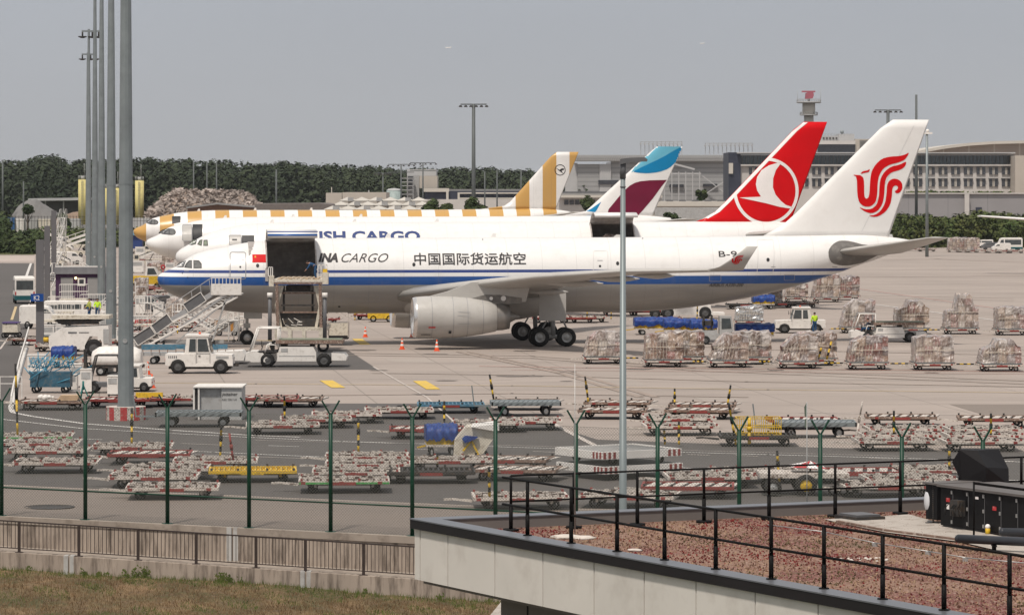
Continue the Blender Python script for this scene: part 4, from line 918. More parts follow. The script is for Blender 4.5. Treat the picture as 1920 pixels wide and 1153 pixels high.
mb = MB(); PB(mb, 1540, 1600, 250.6, 251, D+7, .2); PB(mb, 1541, 1573, 253, 253.3, D+7, .2); 
for x in range(1541,1600,6): PB(mb, x, x+.3, 250.6, 255, D+7, .2)
mb.build('railing', M_GREY, t)
mb = MB(); mb.ball((X_at(1585,D), D+10, Z_at(247,D)), .55, 0, 8); mb.cyl((X_at(1585,D), D+10, Z_at(252.5,D)), (X_at(1585,D), D+10, Z_at(249,D)), .3); mb.build('radome', M_GALV, t)
# arched roof building
D = 1250; t = thing('arched_hall', 'pale hall with a long shallow arched roof at far right', 'hall', (0,0,0)); mb = MB()
pts = [(1690,293),(1728,283),(1770,275.5),(1815,270),(1860,267),(1920,265.5),(1980,267),(2060,273),(2150,286),(2200,296)]
mb.prism([(X_at(x,D), Z_at(y,D)) for x, y in pts]+[(X_at(2200,D),0),(X_at(1690,D),0)], 'y', D, D+80); mb.build('wall', facade('arched_wall', (.34,.29,.25), (.5,.47,.43), 9, .06, .8, True), t)
mb = MB(); up = [(X_at(x,D), Z_at(y-1.5,D)) for x, y in pts]; dn = [(X_at(x,D), Z_at(y+(6 if 1700 < x < 2190 else 1),D)) for x, y in pts]
for i in range(len(pts)-1): mb.prism([up[i], up[i+1], (up[i+1][0], up[i+1][1]-1.0), (up[i][0], up[i][1]-1.0)], 'y', D-4, D+82)
mb.build('roof_edge', M_CREAM2, t); part('end_wall', M_BEIGE, t, [PBb(1903.5,2000,292,990)], 990, 20)
# grey blast wall
D = 800; t = thing('panel_wall', 'long grey panel wall behind the hedgerow at right', 'wall', (0,0,0)); part('wall', M_LAV, t, [PBb(1672,2150,364,D)], D, 1.5); part('coping', M_STONE, t, [(1672,2150,361.8,364)], D-.5, 2.5)
part('door', M_NAVYP, t, [(1829.5,1841,389,404)], D-.2, .3); part('buttress', M_STONE, t, [PBb(1809,1817.5,364.5,D)], D-1.2, 1)
mb = MB(); rr_ = random.Random(4)
for k in range(120): x = rr_.uniform(1690,1900); leafball(mb, (X_at(x,D), D+2, Z_at(361.5,D)), .7, .35, 5, .3, rr_, .2)
tag(mb.build('roof_plants', M_BUSH), 'straggly plants growing along the top of the grey panel wall', None, None, 'stuff')
# radar tower
D = 1400; t = thing('radar_tower', 'white round radar tower with red antenna on its top platform', 'tower', (X_at(1516.5,D), D)); k = D/F
def cyl_rows(name, m, y0, y1, r0, r1=None, n=20): return MB().cyl((0,0,Z_at(y1,D)), (0,0,Z_at(y0,D)), r0*k, (r1 or r0)*k, n).build(name, m, t)
cyl_rows('shaft', M_CREAM2, 216, 400, 9); cyl_rows('cab', M_CREAM2, 194, 214.8, 12); cyl_rows('platform', M_GREY, 191, 193.8, 23); cyl_rows('platform', M_GREY, 214.8, 217, 17)
mb = MB()
for r_, y_ in ((22.5,187),(16.5,211)):
    for j in range(26): a = j*2*math.pi/26; mb.cyl((r_*k*math.cos(a), r_*k*math.sin(a), Z_at(y_+4,D)), (r_*k*math.cos(a), r_*k*math.sin(a), Z_at(y_,D)), .07, .07, 4)
    mb.lathe([(0,r_*k),(.12,r_*k)], (0,0,Z_at(y_,D)), 'z', 26)
mb.build('railing', M_GREY, t); mb = MB(); mb.prism([(x*k, Z_at(y,D)) for x, y in ((-7,186),(-6,175),(0,173),(8,174),(9,179),(7,185))], 'y', -1.5, 1.5); mb.box(-13*k, 12*k, -.8, .8, Z_at(173.6,D), Z_at(170.8,D)); mb.build('antenna', mat('antenna_red', (.36,.10,.13), .6), t)
mb = MB(); mb.cyl((0,0,Z_at(191,D)), (0,0,Z_at(184,D)), .5); mb.cyl((-21*k,0,Z_at(191,D)), (-21*k,0,Z_at(172,D)), .06); mb.cyl((22*k,0,Z_at(191,D)), (22*k,0,Z_at(168,D)), .06); mb.build('aerial', M_GREY, t)
# centre: office tower, black and white terminal, shed, tents
D = 1000; t = thing('tower_block', 'grey and beige tower block in front of the forest', 'building', (0,0,0))
part('wall', M_CLADL, t, [(763,818,318,330)], D, 15); part('wall', M_BEIGE, t, [(786.5,820,330.2,353)], D-1, 15); part('core', M_GREY, t, [PBb(763,786,330.2,D)], D, 12)
for y in (331,338,345): part('window', M_WINB, t, [(765,775,y,y+4)], D-.3, .4)
mb = MB()
for y in (334,341,348,356,364): PB(mb, 752, 776, y, y+1.2, D-3, 2)
for x in (752,763,774): PB(mb, x, x+1, 333, HOR+F*EYE/D, D-3, .5)
mb.build('fire_escape', M_CLADL, t)
t = thing('terminal_building', 'low black glazed terminal with white frames right of the tower block', 'building', (0,0,0))
part('glazing', M_NAVYP, t, [PBb(796,1050,358.5,D)], D-3, 20); part('frame', M_CREAM2, t, [(794,842,353.2,360),(836.5,841,360,374),(858,1046,361,363.6),(858,862,363.6,376),(862,1046,371,373.5)], D-4, 1)
part('roof', M_ROOFG, t, [(838,1050,355,358.3)], D-2, 20); part('plinth', M_STONE, t, [PBb(796,1050,374,D)], D-5, 2)
t = thing('storage_tank', 'pale cylindrical tank beside the tower block', 'tank', (X_at(741,D), D-10)); MB().cyl((0,0,0), (0,0,Z_at(357,D)), 2.1, 2.1, 24).build('shell', mat('tank_paint', (.28,.34,.33), .5), t); MB().lathe([(0,2.15),(.4,1.6),(.6,.05)], (0,0,Z_at(357,D)), 'z', 24).build('tank_roof', M_CLADL, t)
D = 850; t = thing('beige_hall', 'windowless beige hall behind the white tent roofs', 'hall', (0,0,0)); part('wall', M_BEIGE, t, [PBb(611,641,362,D), PBb(642,724,361,D)], D, 25); part('chimney', M_CREAM2, t, [(621,622.4,351,362)], D+3, 1); part('chimney', M_GREY, t, [(690,692.5,357,361)], D+3, 1)
D = 760; tt = thing('tent_halls', 'cluster of white peaked tent roofs beyond the gold banded jet', 'tent', (0,0,0)); rr_ = random.Random(9)
for row, (y0, n_, x0, x1) in enumerate(((372,6,640,800),(380,7,628,806),(388,7,612,812))):
    Dr = D-row*40
    for j in range(n_):
        x = lerp(x0, x1, (j+.5)/n_); hw = (x1-x0)/n_*.56; mb = MB(); X = X_at(x,Dr); W_ = hw*Dr/F; zt_ = Z_at(y0-2.5,Dr); ze = Z_at(y0+4.5,Dr)
        mb.add([(X-W_,Dr-8,ze),(X+W_,Dr-8,ze),(X+W_,Dr+8,ze),(X-W_,Dr+8,ze),(X-.2,Dr,zt_)], [(0,1,4),(1,2,4),(2,3,4),(3,0,4)]); mb.box(X-W_+.1,X+W_-.1,Dr-7.9,Dr+7.9,0,ze-.01)
        mb.build('tent', M_CREAM2, tt); 
        if j % 2 == row % 2: MB().box(X-.6+W_*.5,X+.6+W_*.5,Dr-9,Dr-7.8,ze-.1,ze+.7).build('roof_vent', M_GREY, tt)
D = 700; t = thing('flat_roof_building', 'flat dark roofed building between the rubble heap and the tents', 'building', (0,0,0)); mb = MB()
mb.prism([(X_at(478,D),Z_at(382.5,D)),(X_at(600,D),Z_at(381.5,D)),(X_at(622,D),Z_at(384,D)),(X_at(622,D),0),(X_at(478,D),0)], 'y', D, D+30); mb.build('wall', mat('brown_roofing', (.15,.13,.12), .85), t)
t = thing('brick_shed', 'low brick shed with wide gable roof below the rubble heap', 'shed', (0,0,0)); D = 720
mb = MB(); mb.prism([(X_at(352,D),Z_at(390,D)),(X_at(408,D),Z_at(382.5,D)),(X_at(482,D),Z_at(389,D)),(X_at(482,D),0),(X_at(352,D),0)], 'y', D, D+20); mb.build('wall', mat('brick', (.25,.15,.11), .85), t)
mb = MB(); mb.bar((X_at(350,D),D-.5,Z_at(389.6,D)), (X_at(408,D),D-.5,Z_at(381.9,D)), 2, .35); mb.bar((X_at(408,D),D-.5,Z_at(381.9,D)), (X_at(484,D),D-.5,Z_at(388.5,D)), 2, .35); mb.build('roof', M_ROOFG, t)
# left: silos, shed, heaps, container row
D = 900
for i, (x, top) in enumerate(((155,337),(203,353),(218,353),(261.5,339))):
    t = thing('silo', ['yellow silo left of the light masts', 'yellow silo half hidden between two masts', 'yellow silo seen between the second mast and the nearest mast', 'yellow silo right of the nearest light mast'][i], 'silo', (X_at(x,D), D), 0, 'yellow silos'); r_ = 8.3*D/F if i in (0,3) else 6*D/F
    MB().cyl((0,0,2.4), (0,0,Z_at(top,D)), r_, r_, 24).build('shell', mat('silo_yellow', (.60,.52,.22), .6, 0, .06, .5, (.35,.3,.14), .3, .8), t); MB().cyl((0,0,.8), (0,0,2.39), .3, r_, 24).build('hopper', M_ROOFG, t)
    mb = MB()
    for a in range(4): mb.cyl((r_*.8*math.cos(a*1.57+.78), r_*.8*math.sin(a*1.57+.78), 0), (r_*.8*math.cos(a*1.57+.78), r_*.8*math.sin(a*1.57+.78), 2.6), .09)
    mb.build('legs_frame', M_GREY, t); mb = MB(); zt_ = Z_at(top,D)
    mb.cyl((0,0,zt_), (0,0,zt_+.9), .5); mb.cyl((.4,0,zt_), (.4,0,zt_+4.2), .05)
    for a in range(10): mb.cyl((r_*.95*math.cos(a*.63), r_*.95*math.sin(a*.63), zt_), (r_*.95*math.cos(a*.63), r_*.95*math.sin(a*.63), zt_+1), .04, .04, 4)
    mb.lathe([(0,r_*.95),(.06,r_*.95)], (0,0,zt_+1), 'z', 20); mb.build('top_railing', M_GREY, t); mb = MB()
    for q in range(30): mb.box(-.3,.3,-r_-.2,-r_-.1,2.5+q*.4,2.56+q*.4) if 2.5+q*.4 < zt_ else None
    mb.build('ladder', M_GREY, t)
t = thing('open_shed', 'long open-sided shed with pale flat roof at far left', 'shed', (0,0,0)); D = 950
mb = MB(); mb.prism([(X_at(53,D),Z_at(372.5,D)),(X_at(165,D),Z_at(371,D)),(X_at(165,D),Z_at(375.5,D)),(X_at(53,D),Z_at(377,D))], 'y', D, D+25); mb.build('roof', M_CLADL, t); part('back_wall', M_DGREY, t, [PBb(60,165,377,D)], D+22, .5); part('posts', M_GREY, t, [PBb(84,86,377,D), PBb(118,120,377,D)], D+1, .5)
def heap(name, label, prof, D, dep, m, rocks=0, rsz=1.0, seed=1, mr=None):
    rn = random.Random(seed); t = thing(name, label, 'heap', (0,0,0)); mb = MB(); N = len(prof)*6; rows = []
    for k in range(N+1):
        px = lerp(prof[0][0], prof[-1][0], k/N); zt_ = max(Z_at(lin(prof, px), D+dep*.5), 0); row = []
        for j in range(11):
            v = j/10; z = zt_*math.sin(math.pi*v)**.75 if 0 < v < 1 else 0; jt = .05 if rocks else .012; row.append((X_at(px, D), D+dep*v, z*(1+rn.uniform(-jt,jt))))
        rows.append(row)
    vs = [p for r in rows for p in r]; mb.add(vs, [(k*11+j, k*11+j+1, (k+1)*11+j+1, (k+1)*11+j) for k in range(N) for j in range(10)], 0, rocks == 0); mb.build('mound', m, t)
    if rocks:
        mb = MB()
        for _ in range(rocks):
            k = rn.randrange(N); j = rn.randrange(1,8); p = Vector(rows[k][j]).lerp(Vector(rows[k+1][j+1]), rn.random()); s_ = rsz*rn.uniform(.4,1.3)
            q = [p+Vector((rn.uniform(-1,1), rn.uniform(-1,1), rn.uniform(-.6,.8)))*s_ for _ in range(5)]; mb.add(q, [(0,1,2),(0,2,3),(0,3,1),(1,2,4),(2,3,4),(3,1,4)])
        o = mb.build('rubble_blocks', mr, t); o['kind'] = 'stuff'
heap('rubble_heap', 'big flat-topped heap of broken concrete behind the parked noses', [(268,394),(290,380),(312,360),(340,359),(372,360),(410,360),(450,362),(466,374),(482,392)], 880, 34, mat('rubble_dust', (.27,.21,.17), .9, 0, .2, .3), 2600, .95, 2, mat('rubble_block', (.33,.28,.25), .9, 0, .35, .25))
heap('gravel_heap', 'smooth grey gravel heap at the far left', [(10,402),(22,384),(38,375),(55,374),(70,384),(95,400),(100,404)], 900, 30, mat('gravel', (.17,.165,.16), .9, 0, .1, .6))
heap('soil_heap', 'reddish brown soil heap left of the light masts', [(92,411),(112,404),(130,398),(150,396),(165,400),(200,406),(235,410)], 900, 16, mat('soil', (.22,.16,.12), .95, 0, .15, .4))
for i, (x0, x1, y0, y1, D, m, lb) in enumerate(((12,27,408,424,870,M_BLUE,'blue container at the left end of the container row'),(28,44,410,424,871,M_WHITE,'white container next to the blue one'),(45,69,411,425,872,M_GREY,'grey container in the middle of the left container row'),(70,94,411,424,873,M_CREAM,'pale container right of the grey one in the left row'),(120,150,410,425,872,M_CLADL,'long pale container just left of the light masts'),(246,280,409,422,872,M_CLADL,'pale container between the nearest mast and the gold nose'))):
    t = thing('container', lb, 'container', (X_at((x0+x1)/2,D), D), 0, 'container row'); hw = (x1-x0)/2*D/F; zt_ = Z_at(y0,D)
    MB().box(-hw,hw,0,2.4,.9,zt_).build('body', m, t); mb = MB(); mb.box(-hw+.2,-hw+.6,.2,2.2,0,.9); mb.box(hw-.6,hw-.2,.2,2.2,0,.9); mb.build('support', M_DARK, t)
    mb = MB(); q = -hw
    while q < hw: mb.box(q,q+.12,-.07,-.01,1,zt_-.1); q += 1.1
    mb.build('rib', M_GREY, t)
t = thing('perimeter_fence', 'dark perimeter fence in front of the container row at far left', 'fence', (0,0,0)); mb = MB(); D = 820
x = 5
while x < 300: PB(mb, x, x+.7, 405, HOR+F*EYE/D, D, .1); x += 6
for y in (406,414): PB(mb, 5, 300, y, y+.6, D, .1)
mb.build('fence_panel', M_DARK, t)
# floodlight masts far and near
M_FMAST = mat('mast_grey', (.10,.11,.11), .6, .2, .1, 1)
def mast(px, top, D, w, label, arms=0, two=False, z0=0, name='light_mast'):
    t = thing(name, label, 'light mast', (X_at(px,D), D), 0, 'distant light masts'); zt_ = Z_at(top, D); MB().cyl((0,0,z0), (0,0,zt_), w*.6, w*.42, 10).build('pole', M_FMAST, t)
    if arms:
        mb = MB(); mb.bar((-arms/2,0,zt_-.1), (arms/2,0,zt_-.1), .22, .2)
        if two: mb.bar((-arms/2,0,zt_-2.2), (arms/2,0,zt_-2.2), .22, .2)
        mb.build('crossbar', M_FMAST, t)
        for k in range(6):
            x = lerp(-arms/2, arms/2, k/5); mb = MB(); mb.prism([(x-.35,zt_-.6),(x+.35,zt_-.6),(x+.18,zt_-.28),(x-.18,zt_-.28)], 'y', -.3, .3); mb.build('floodlight', M_DARK, t)
for a in ((5,300,900,.5,'thin mast standing clear at the extreme left',0),(44,340,900,.4,'short thin mast left of the gravel heap',0),(363,305,900,.4,'leftmost thin mast above the rubble heap',0),(388,303,900,.4,'middle thin mast above the rubble heap',0),(406,304,900,.4,'right thin mast above the rubble heap',0),(518,318,900,.5,'single thin mast in front of the forest right of the rubble',0),
          (718,324,900,.4,'short T-headed mast left of the tower block',4),(752,308,950,.45,'T-headed mast at the left side of the tower block',7,True),(793,305,950,.45,'T-headed mast in front of the tower block',7,True),(909,322,950,.4,'thin mast just right of the tall central mast',0),(932,318,950,.4,'second thin mast right of the tall central mast',0),(977,318,950,.4,'thin mast beside the gold banded fin',0),
          (888,195,620,.72,'tall T-headed floodlight mast rising in the middle of the sky',4.6),(1665,206,700,.75,'T-headed floodlight mast behind the white phoenix fin',5.2),(1718,178,700,.55,'bare aerial mast behind the top of the phoenix fin',0),(1232,292,900,.8,'thick post in front of the grey hangar',0)): mast(*a)
t = thing('street_lamp', 'lamp cluster showing just right of the phoenix fin tip', 'lamp', (X_at(1738,600), 600)); MB().cyl((0,0,0), (0,0,Z_at(250,600)), .3, .2, 8).build('pole', M_GALV, t); mb = MB(); mb.box(-.9,.9,-.3,.3,Z_at(252,600),Z_at(248.5,600)); mb.ball((0.1,0,Z_at(246,600)), .32); mb.build('lamp', M_WHITE, t)
# far airliner specks in the sky
for x, y, D, lb in ((840,90,6000,'tiny airliner high in the sky left of centre'),(1316,82,7500,'faint tiny airliner high in the sky right of centre')):
    t = thing('flying_airliner', lb, 'aeroplane', (X_at(x,D), D, Z_at(y,D)), R(20)); mb = MB(); mb.lathe([(-5,.1),(-4,1),(3,1),(6,.2)], (0,0,0), 'x', 10); mb.build('fuselage', M_JW, t); mb = MB(); mb.box(-1.5,1,-5,5,-.2,0); mb.box(4,5.5,-2,2,.2,.4); mb.box(4,5.8,-.1,.1,0,2); mb.build('wing', M_JW, t)
# ------------------------------------------------------------------ ground equipment builders (local x = length, y = width, z = up)
def wheelp(par, x, y, r, wd=.22, rim=True, name='wheel', m=None):
    b = MB(); wheel_set(b, (x, y, r), r, wd); wo = b.build(name, m or M_BLACK, par)
    if rim:
        b = MB(); b.lathe([(-wd*.42,.01),(-wd*.42,r*.3),(-wd*.3,r*.5),(-wd*.42,r*.57),(wd*.42,r*.57),(wd*.3,r*.5),(wd*.42,r*.3),(wd*.42,.01)], (x, y, r), 'y', 14); b.build('rim', M_RIMD if r > .3 else M_RIM, wo)
    return wo
M_RUSTD = mat('dark_rust', (.075,.05,.04), .8, 0, .4, 5)
def mk_dolly(kind, L=3.5, W=2.4, zt=.50):
    t = thing('pallet_dolly', 'x', 'dolly'); rn = random.Random(hash(kind) % 97 if False else len(kind)*7+ord(kind[0]))
    fm = dict(white=M_CHIP, green=M_CHIP, slat=M_RUST, yellow=M_YEL, blue=M_LBLUE, galv=M_GALV, dark=M_DARK, red=M_CHIPR)[kind]
    dk = dict(white=M_CHIP, green=M_CHIP, slat=M_RUST, yellow=M_YEL, blue=M_LBLUE, galv=M_GALV, dark=M_DARK, red=M_RUST)[kind]
    acc = dict(white=M_CHIPR, green=M_CHIPR, slat=M_CHIPR, yellow=M_RUST, blue=M_DARK, galv=M_GREY, dark=M_YEL, red=M_CHIPR)[kind]
    lo = dict(green=mat('green_paint', (.06,.3,.07), .5, 0, .1, 4, (.5,.5,.45), .4, 9)).get(kind, M_CHIP if kind == 'white' else fm)
    hx, hy = L/2, W/2; b = MB()
    b.box(-hx,hx,-hy,-hy+.1,zt-.13,zt); b.box(-hx,hx,hy-.1,hy,zt-.13,zt); b.box(-hx,-hx+.1,-hy+.1,hy-.1,zt-.13,zt); b.box(hx-.1,hx,-hy+.1,hy-.1,zt-.13,zt)
    b.box(-hx+.3,hx-.3,-.12,.12,zt-.26,zt-.14); b.box(-hx+.5,-hx+.7,-hy+.2,hy-.2,zt-.26,zt-.131); b.box(hx-.7,hx-.5,-hy+.2,hy-.2,zt-.26,zt-.131); b.build('frame', fm, t)
    b = MB(); b.box(-hx+.02,hx-.02,-hy-.02,-hy-.003,zt-.12,zt-.05); b.build('side_board', lo, t)
    b = MB()
    for k in range(9):
        x = -hx+.1+k*(L-.2)/9
        if k % 4 == (0 if kind != 'slat' else 1): b.box(x, x+.17, -hy-.025, -hy-.006, zt-.125, zt-.02)
    if kind in ('white','green','slat','red'): b.build('warning_stripes', acc, t)
    b = MB()
    if kind in ('white', 'green'):
        for i in range(13):
            for j in range(7):
                x = -hx+.22+i*(L-.44)/12; y = -hy+.25+j*(W-.5)/6; h = rn.uniform(.05,.13); b.box(x-.085,x+.085,y-.045,y+.045,zt-.11,zt-.03+h*.7,0 if rn.random() < .74 else 1)
        b.box(-hx+.1,hx-.1,-hy+.1,hy-.1,zt-.125,zt-.105,1); b.build('ball_deck', [dk, M_RUSTD], t)
    elif kind in ('slat', 'red'):
        for i in range(7):
            x = -hx+.25+i*(L-.5)/6; b.add([(x-.16,-hy+.12,zt-.03),(x+.16,-hy+.12,zt-.03),(x+.5,hy-.12,zt-.03),(x+.18,hy-.12,zt-.03),(x-.16,-hy+.12,zt-.09),(x+.16,-hy+.12,zt-.09),(x+.5,hy-.12,zt-.09),(x+.18,hy-.12,zt-.09)],[(0,1,2,3),(4,7,6,5),(0,4,5,1),(1,5,6,2),(2,6,7,3),(3,7,4,0)])
        b.box(-hx+.1,hx-.1,-hy+.1,hy-.1,zt-.125,zt-.085,1); b.build('slat_deck', [M_CHIP, M_DARK], t)
    else:
        for i in range(16):
            x = -hx+.2+i*(L-.4)/15; b.cyl((x,-hy+.12,zt-.05),(x,hy-.12,zt-.05),.045,.045,6)
        b.box(-hx+.1,hx-.1,-hy+.1,hy-.1,zt-.125,zt-.12); b.build('roller_deck', dk, t)
    for x in (-hx+.12, -hx*.33, hx*.33, hx-.12):
        for y in (-hy+.05, hy-.05): MB().box(x-.045,x+.045,y-.04,y+.04,zt-.02,zt+.09).build('stopper', M_CHIPR if kind in ('white','green') else M_DARK, t)
    b = MB(); b.box(-.45,.45,-hy-.04,-hy-.026,zt-.16,zt-.04); b.build('number_plate', M_CHIPR if kind != 'yellow' else M_YEL, t)
    for x in (-hx+.55, hx-.55):
        for y in (-hy+.3, hy-.3):
            b = MB(); wheel_set(b, (x,y,.2), .2, .14); b.box(x-.05,x+.05,y-.1,y+.1,.2,zt-.131); b.build('wheel', M_BLACK, t)
    b = MB(); b.bar((-hx,-.25,zt-.22),(-hx-.75,0,.35),.07,.07); b.bar((-hx,.25,zt-.22),(-hx-.75,0,.35),.07,.07); b.bar((-hx-.75,0,.35),(-hx-1.05,0,.33),.08,.08); b.build('drawbar', M_CHIP if kind in ('white','green','slat','red') else M_DARK, t)
    return t
PROTO = {}
FIRSTUSE = set()
def place(key, maker, xy, rz, label, group=None, scale=None):
    if key not in PROTO:
        PROTO[key] = maker(); r = PROTO[key]; r.location = (xy[0], xy[1], xy[2] if len(xy) > 2 else 0); r.rotation_euler = (0,0,rz); r['label'] = label
        if group: r['group'] = group
        if scale: r.scale = scale
        return r
    r = dup(PROTO[key], xy, rz, label, group, scale or (1,1,1)); 
    if not group and 'group' in r: del r['group']
    return r
GD = 'flat cargo dollies parked on the apron'
DOL = []
def dolly(px, py, kind, label, rz=0.0, z=0.0, sx=1.0):
    x, y = G(px, py, 0); y += 1.2
    x = X_at(px, y)
    o = place('dolly_'+kind, lambda: mk_dolly(kind), (x, y, z), ROW*0+R(rz), label, GD, (sx, 1, 1)); DOL.append((px, o)); return o
# --- near field, group by group (photo column of the centre, row where the wheels stand)
A = 'in the stack at the left edge of the picture'
for px, py, kd, lb, rz in (
    (108,889,'white','front dolly of the far left row of four',2), (92,866,'white','second dolly from the front in the far left row',2), (78,851,'white','third dolly in the far left row, behind a red-plated one',3), (66,838,'green','rear dolly of the far left row with a green edge',4),
    (325,939,'white','nearest dolly of the big left-centre group, closest to the fence',3), (290,917,'white','second dolly from the fence in the left-centre group',2), (312,901,'white','third dolly from the fence in the left-centre group',2), (405,886,'white','white dolly directly left of the yellow one',3), (282,873,'red','dolly with rusty slats behind the left-centre group',2), (250,858,'white','rearmost dolly of the left-centre group',3),
    (474,906,'yellow','all-yellow dolly between the second and fourth fence posts',4), (645,926,'green','nearest dolly of the middle group with a bright green edge',3), (668,908,'white','second dolly from the fence in the middle group',2), (690,892,'white','third dolly from the fence in the middle group',2), (688,877,'white','rear dolly of the middle group',1),
    (808,908,'dark','dark dolly with yellow plates right of the middle group',2), (842,885,'white','red and white dolly behind the dark one',2), (968,904,'slat','dolly with brown slats and red striped end left of the big platforms',-8), (955,884,'slat','dolly with rusty planks behind the red striped one',-10),
    (975,958,'white','dolly close to the roof corner at centre bottom',3), (1182,955,'white','dolly seen through the railing right of the grey lamp post',-10), (1290,937,'red','dolly with yellow and red edge above the roof parapet',-4), (1330,917,'white','dolly parked right of the big platforms',3),
    (1150,787,'slat','slatted dolly just left of the grey lamp post',-5), (1160,772,'slat','rear slatted dolly left of the grey lamp post',-7), (1275,818,'white','front dolly of the stack right of the grey lamp post',3), (1272,803,'white','middle dolly of the stack right of the grey lamp post',3), (1312,787,'slat','slatted dolly behind the stack right of the lamp post',-6), (1318,776,'slat','rearmost slatted dolly near the leaning yellow tow bars',-6),
    (530,816,'white','front dolly of the staggered line in the middle distance',4), (592,804,'white','second dolly of the staggered line in the middle distance',4), (650,795,'white','third dolly of the staggered line in the middle distance',3), (748,787,'white','last dolly of the staggered line, with red stripes',3), (845,776,'blue','light blue dolly at the edge of the asphalt',2),
    (545,765,'slat','dark brown dolly with a raised frame near the upper asphalt edge',0), (500,763,'red','reddish dolly left of the dark brown one',3), (985,770,'slat','slatted dolly behind the pale galvanised flatbed',-4), (985,808,'white','dolly half hidden behind the wrapped cart',2), (915,812,'white','dolly behind the ramp of the belt loader',2), (800,824,'red','small red-edged dolly left of the blue tarpaulin cart',2),
    (98,770,'slat','planked dolly beside the side road under the white sacks',-2), (222,766,'red','red dolly left of the striped concrete base',3), (278,764,'red','red dolly right of the striped concrete base',3), (347,763,'white','small white dolly left of the grey container',0),
    (1675,847,'white','front dolly of the right-hand stack of three',2), (1682,835,'white','middle dolly of the right-hand stack of three',2), (1692,823,'white','rear dolly of the right-hand stack of three',2), (1688,800,'slat','slatted dolly behind the right-hand stack',-4), (1838,848,'white','front dolly of the far right stack above the black hood',2), (1842,836,'white','second dolly of the far right stack',2), (1842,824,'white','third dolly of the far right stack',2), (1862,803,'slat','slatted dolly behind the far right stack',-5),
    (1420,838,'dark','dark dolly carrying a yellow wire cage',0), (1505,806,'red','reddish dolly behind the pale flatbed at right',2), (1660,935,'white','dolly touching the parapet below the sixth green post',2), (1702,921,'white','second dolly above the parapet left of the black unit',3), (1755,904,'white','dolly behind the black rooftop unit',2), (1602,908,'red','dolly with a red end right of the spoked wheel trailer',3), (1415,908,'white','dolly left of the spoked wheel trailer',3)):
    dolly(px, py, kd, lb, rz)
# raised tow bars belong to the nearest dolly
def towbar(px, y0, y1, lean=0, m1=None, m2=None, w=.10):
    best = min(DOL, key=lambda d: (d[1].location.x-G(px, y1)[0])**2+(d[1].location.y-G(px, y1)[1])**2*.3)[1]
    D = best.location.y-1.0; X = X_at(px, D); z0 = max(.1, Z_at(y1, D)); z1 = Z_at(y0, D); z0 = min(z0, z1-.6); n_ = 6; b = MB(); inv = Matrix.Rotation(-best.rotation_euler.z, 4, 'Z')
    lx = lean*D/F
    for k in range(n_):
        p = Vector((lerp(X, X+lx, k/n_), D, lerp(z0, z1, k/n_))); q = Vector((lerp(X, X+lx, (k+1)/n_), D, lerp(z0, z1, (k+1)/n_)))
        p = inv @ (p-best.location); q = inv @ (q-best.location); p.x /= best.scale.x; q.x /= best.scale.x; b.cyl(p, q, w/2*(1.5 if k == 3 else 1), None, 8, k % 2)
    b.ring = None
    b.lathe([(-.02,.05),(.02,.05)], (q.x, q.y, q.z+.06), 'y', 10, 1); b.build('tow_bar', [m1 or M_YEL, m2 or M_BLACK], best)
for a in ((33,682,815,-4),(247,765,831),(413,796,857,2),(534,742,798,-1),(672,782,846),(833,752,800),(927,702,757,-9),(1103,706,753,-6),(1265,728,766),(1362,722,772,8),(1380,755,842,-14),(1273,790,850),(1247,803,848,-2),(1461,845,921,-4),(1676,770,832),(1858,775,832),(1780,836,892),(820,852,882),(918,875,932,-1)): towbar(*a)
towbar(439,812,874,-9,M_CHIPR,M_CHIPR,.09); towbar(1604,753,833,13,M_CHIP,M_CHIP,.08); towbar(1405,783,832,0,M_YEL,M_YEL,.16)
# --- flatbeds, platforms
def mk_flatbed(m=M_GALV, L=4.2, W=2.3, zt=.75):
    t = thing('flatbed_trailer', 'x', 'trailer'); hx, hy = L/2, W/2; b = MB()
    b.box(-hx,hx,-hy,-hy+.08,zt-.2,zt); b.box(-hx,hx,hy-.08,hy,zt-.2,zt); b.box(-hx,-hx+.08,-hy,hy,zt-.2,zt); b.box(hx-.08,hx,-hy,hy,zt-.2,zt); b.box(-hx+.08,hx-.08,-hy+.08,hy-.08,zt-.07,zt-.03)
    for k in range(14): x = -hx+.2+k*(L-.4)/13; b.bar((x-.15,-hy+.1,zt-.01),(x+.15,hy-.1,zt-.01),.06,.03)
    b.build('bed', m, t); b = MB()
    for k in range(9): x = -hx+.1+k*(L-.5)/9; b.bar((x,-hy-.02,zt-.18),(x+.3,-hy-.02,zt-.03),.04,.03)
    b.build('side_rail', m, t); b = MB(); b.bar((-hx,-.3,zt-.25),(-hx-1,0,.5),.07); b.bar((-hx,.3,zt-.25),(-hx-1,0,.5),.07); b.bar((-hx-1,0,.5),(-hx-1.15,0,1.55),.07); b.build('drawbar', m, t)
    for x in (-hx+.8, hx-.9):
        for y in (-hy+.3, hy-.3): wheelp(t, x, y, .26, .2)
        b = MB(); b.box(x-.12,x+.12,-hy+.3,hy-.3,.26,zt-.2); b.build('axle', M_DARK, t)
    return t
GF = 'pale flatbed trailers'
def flatbed(px, py, lb, rz=0, sc=1.0): x, y = G(px, py); return place('flatbed', mk_flatbed, (x, y+1.1), R(rz), lb, GF, (sc,1,1))
flatbed(370, 802, 'galvanised flatbed trailer in front of the grey jet container', 2); flatbed(985, 781, 'pale flatbed trailer right of the light blue dolly', 3, .85); flatbed(1532, 822, 'pale flatbed trailer left of the leaning white bar', -2, .9)
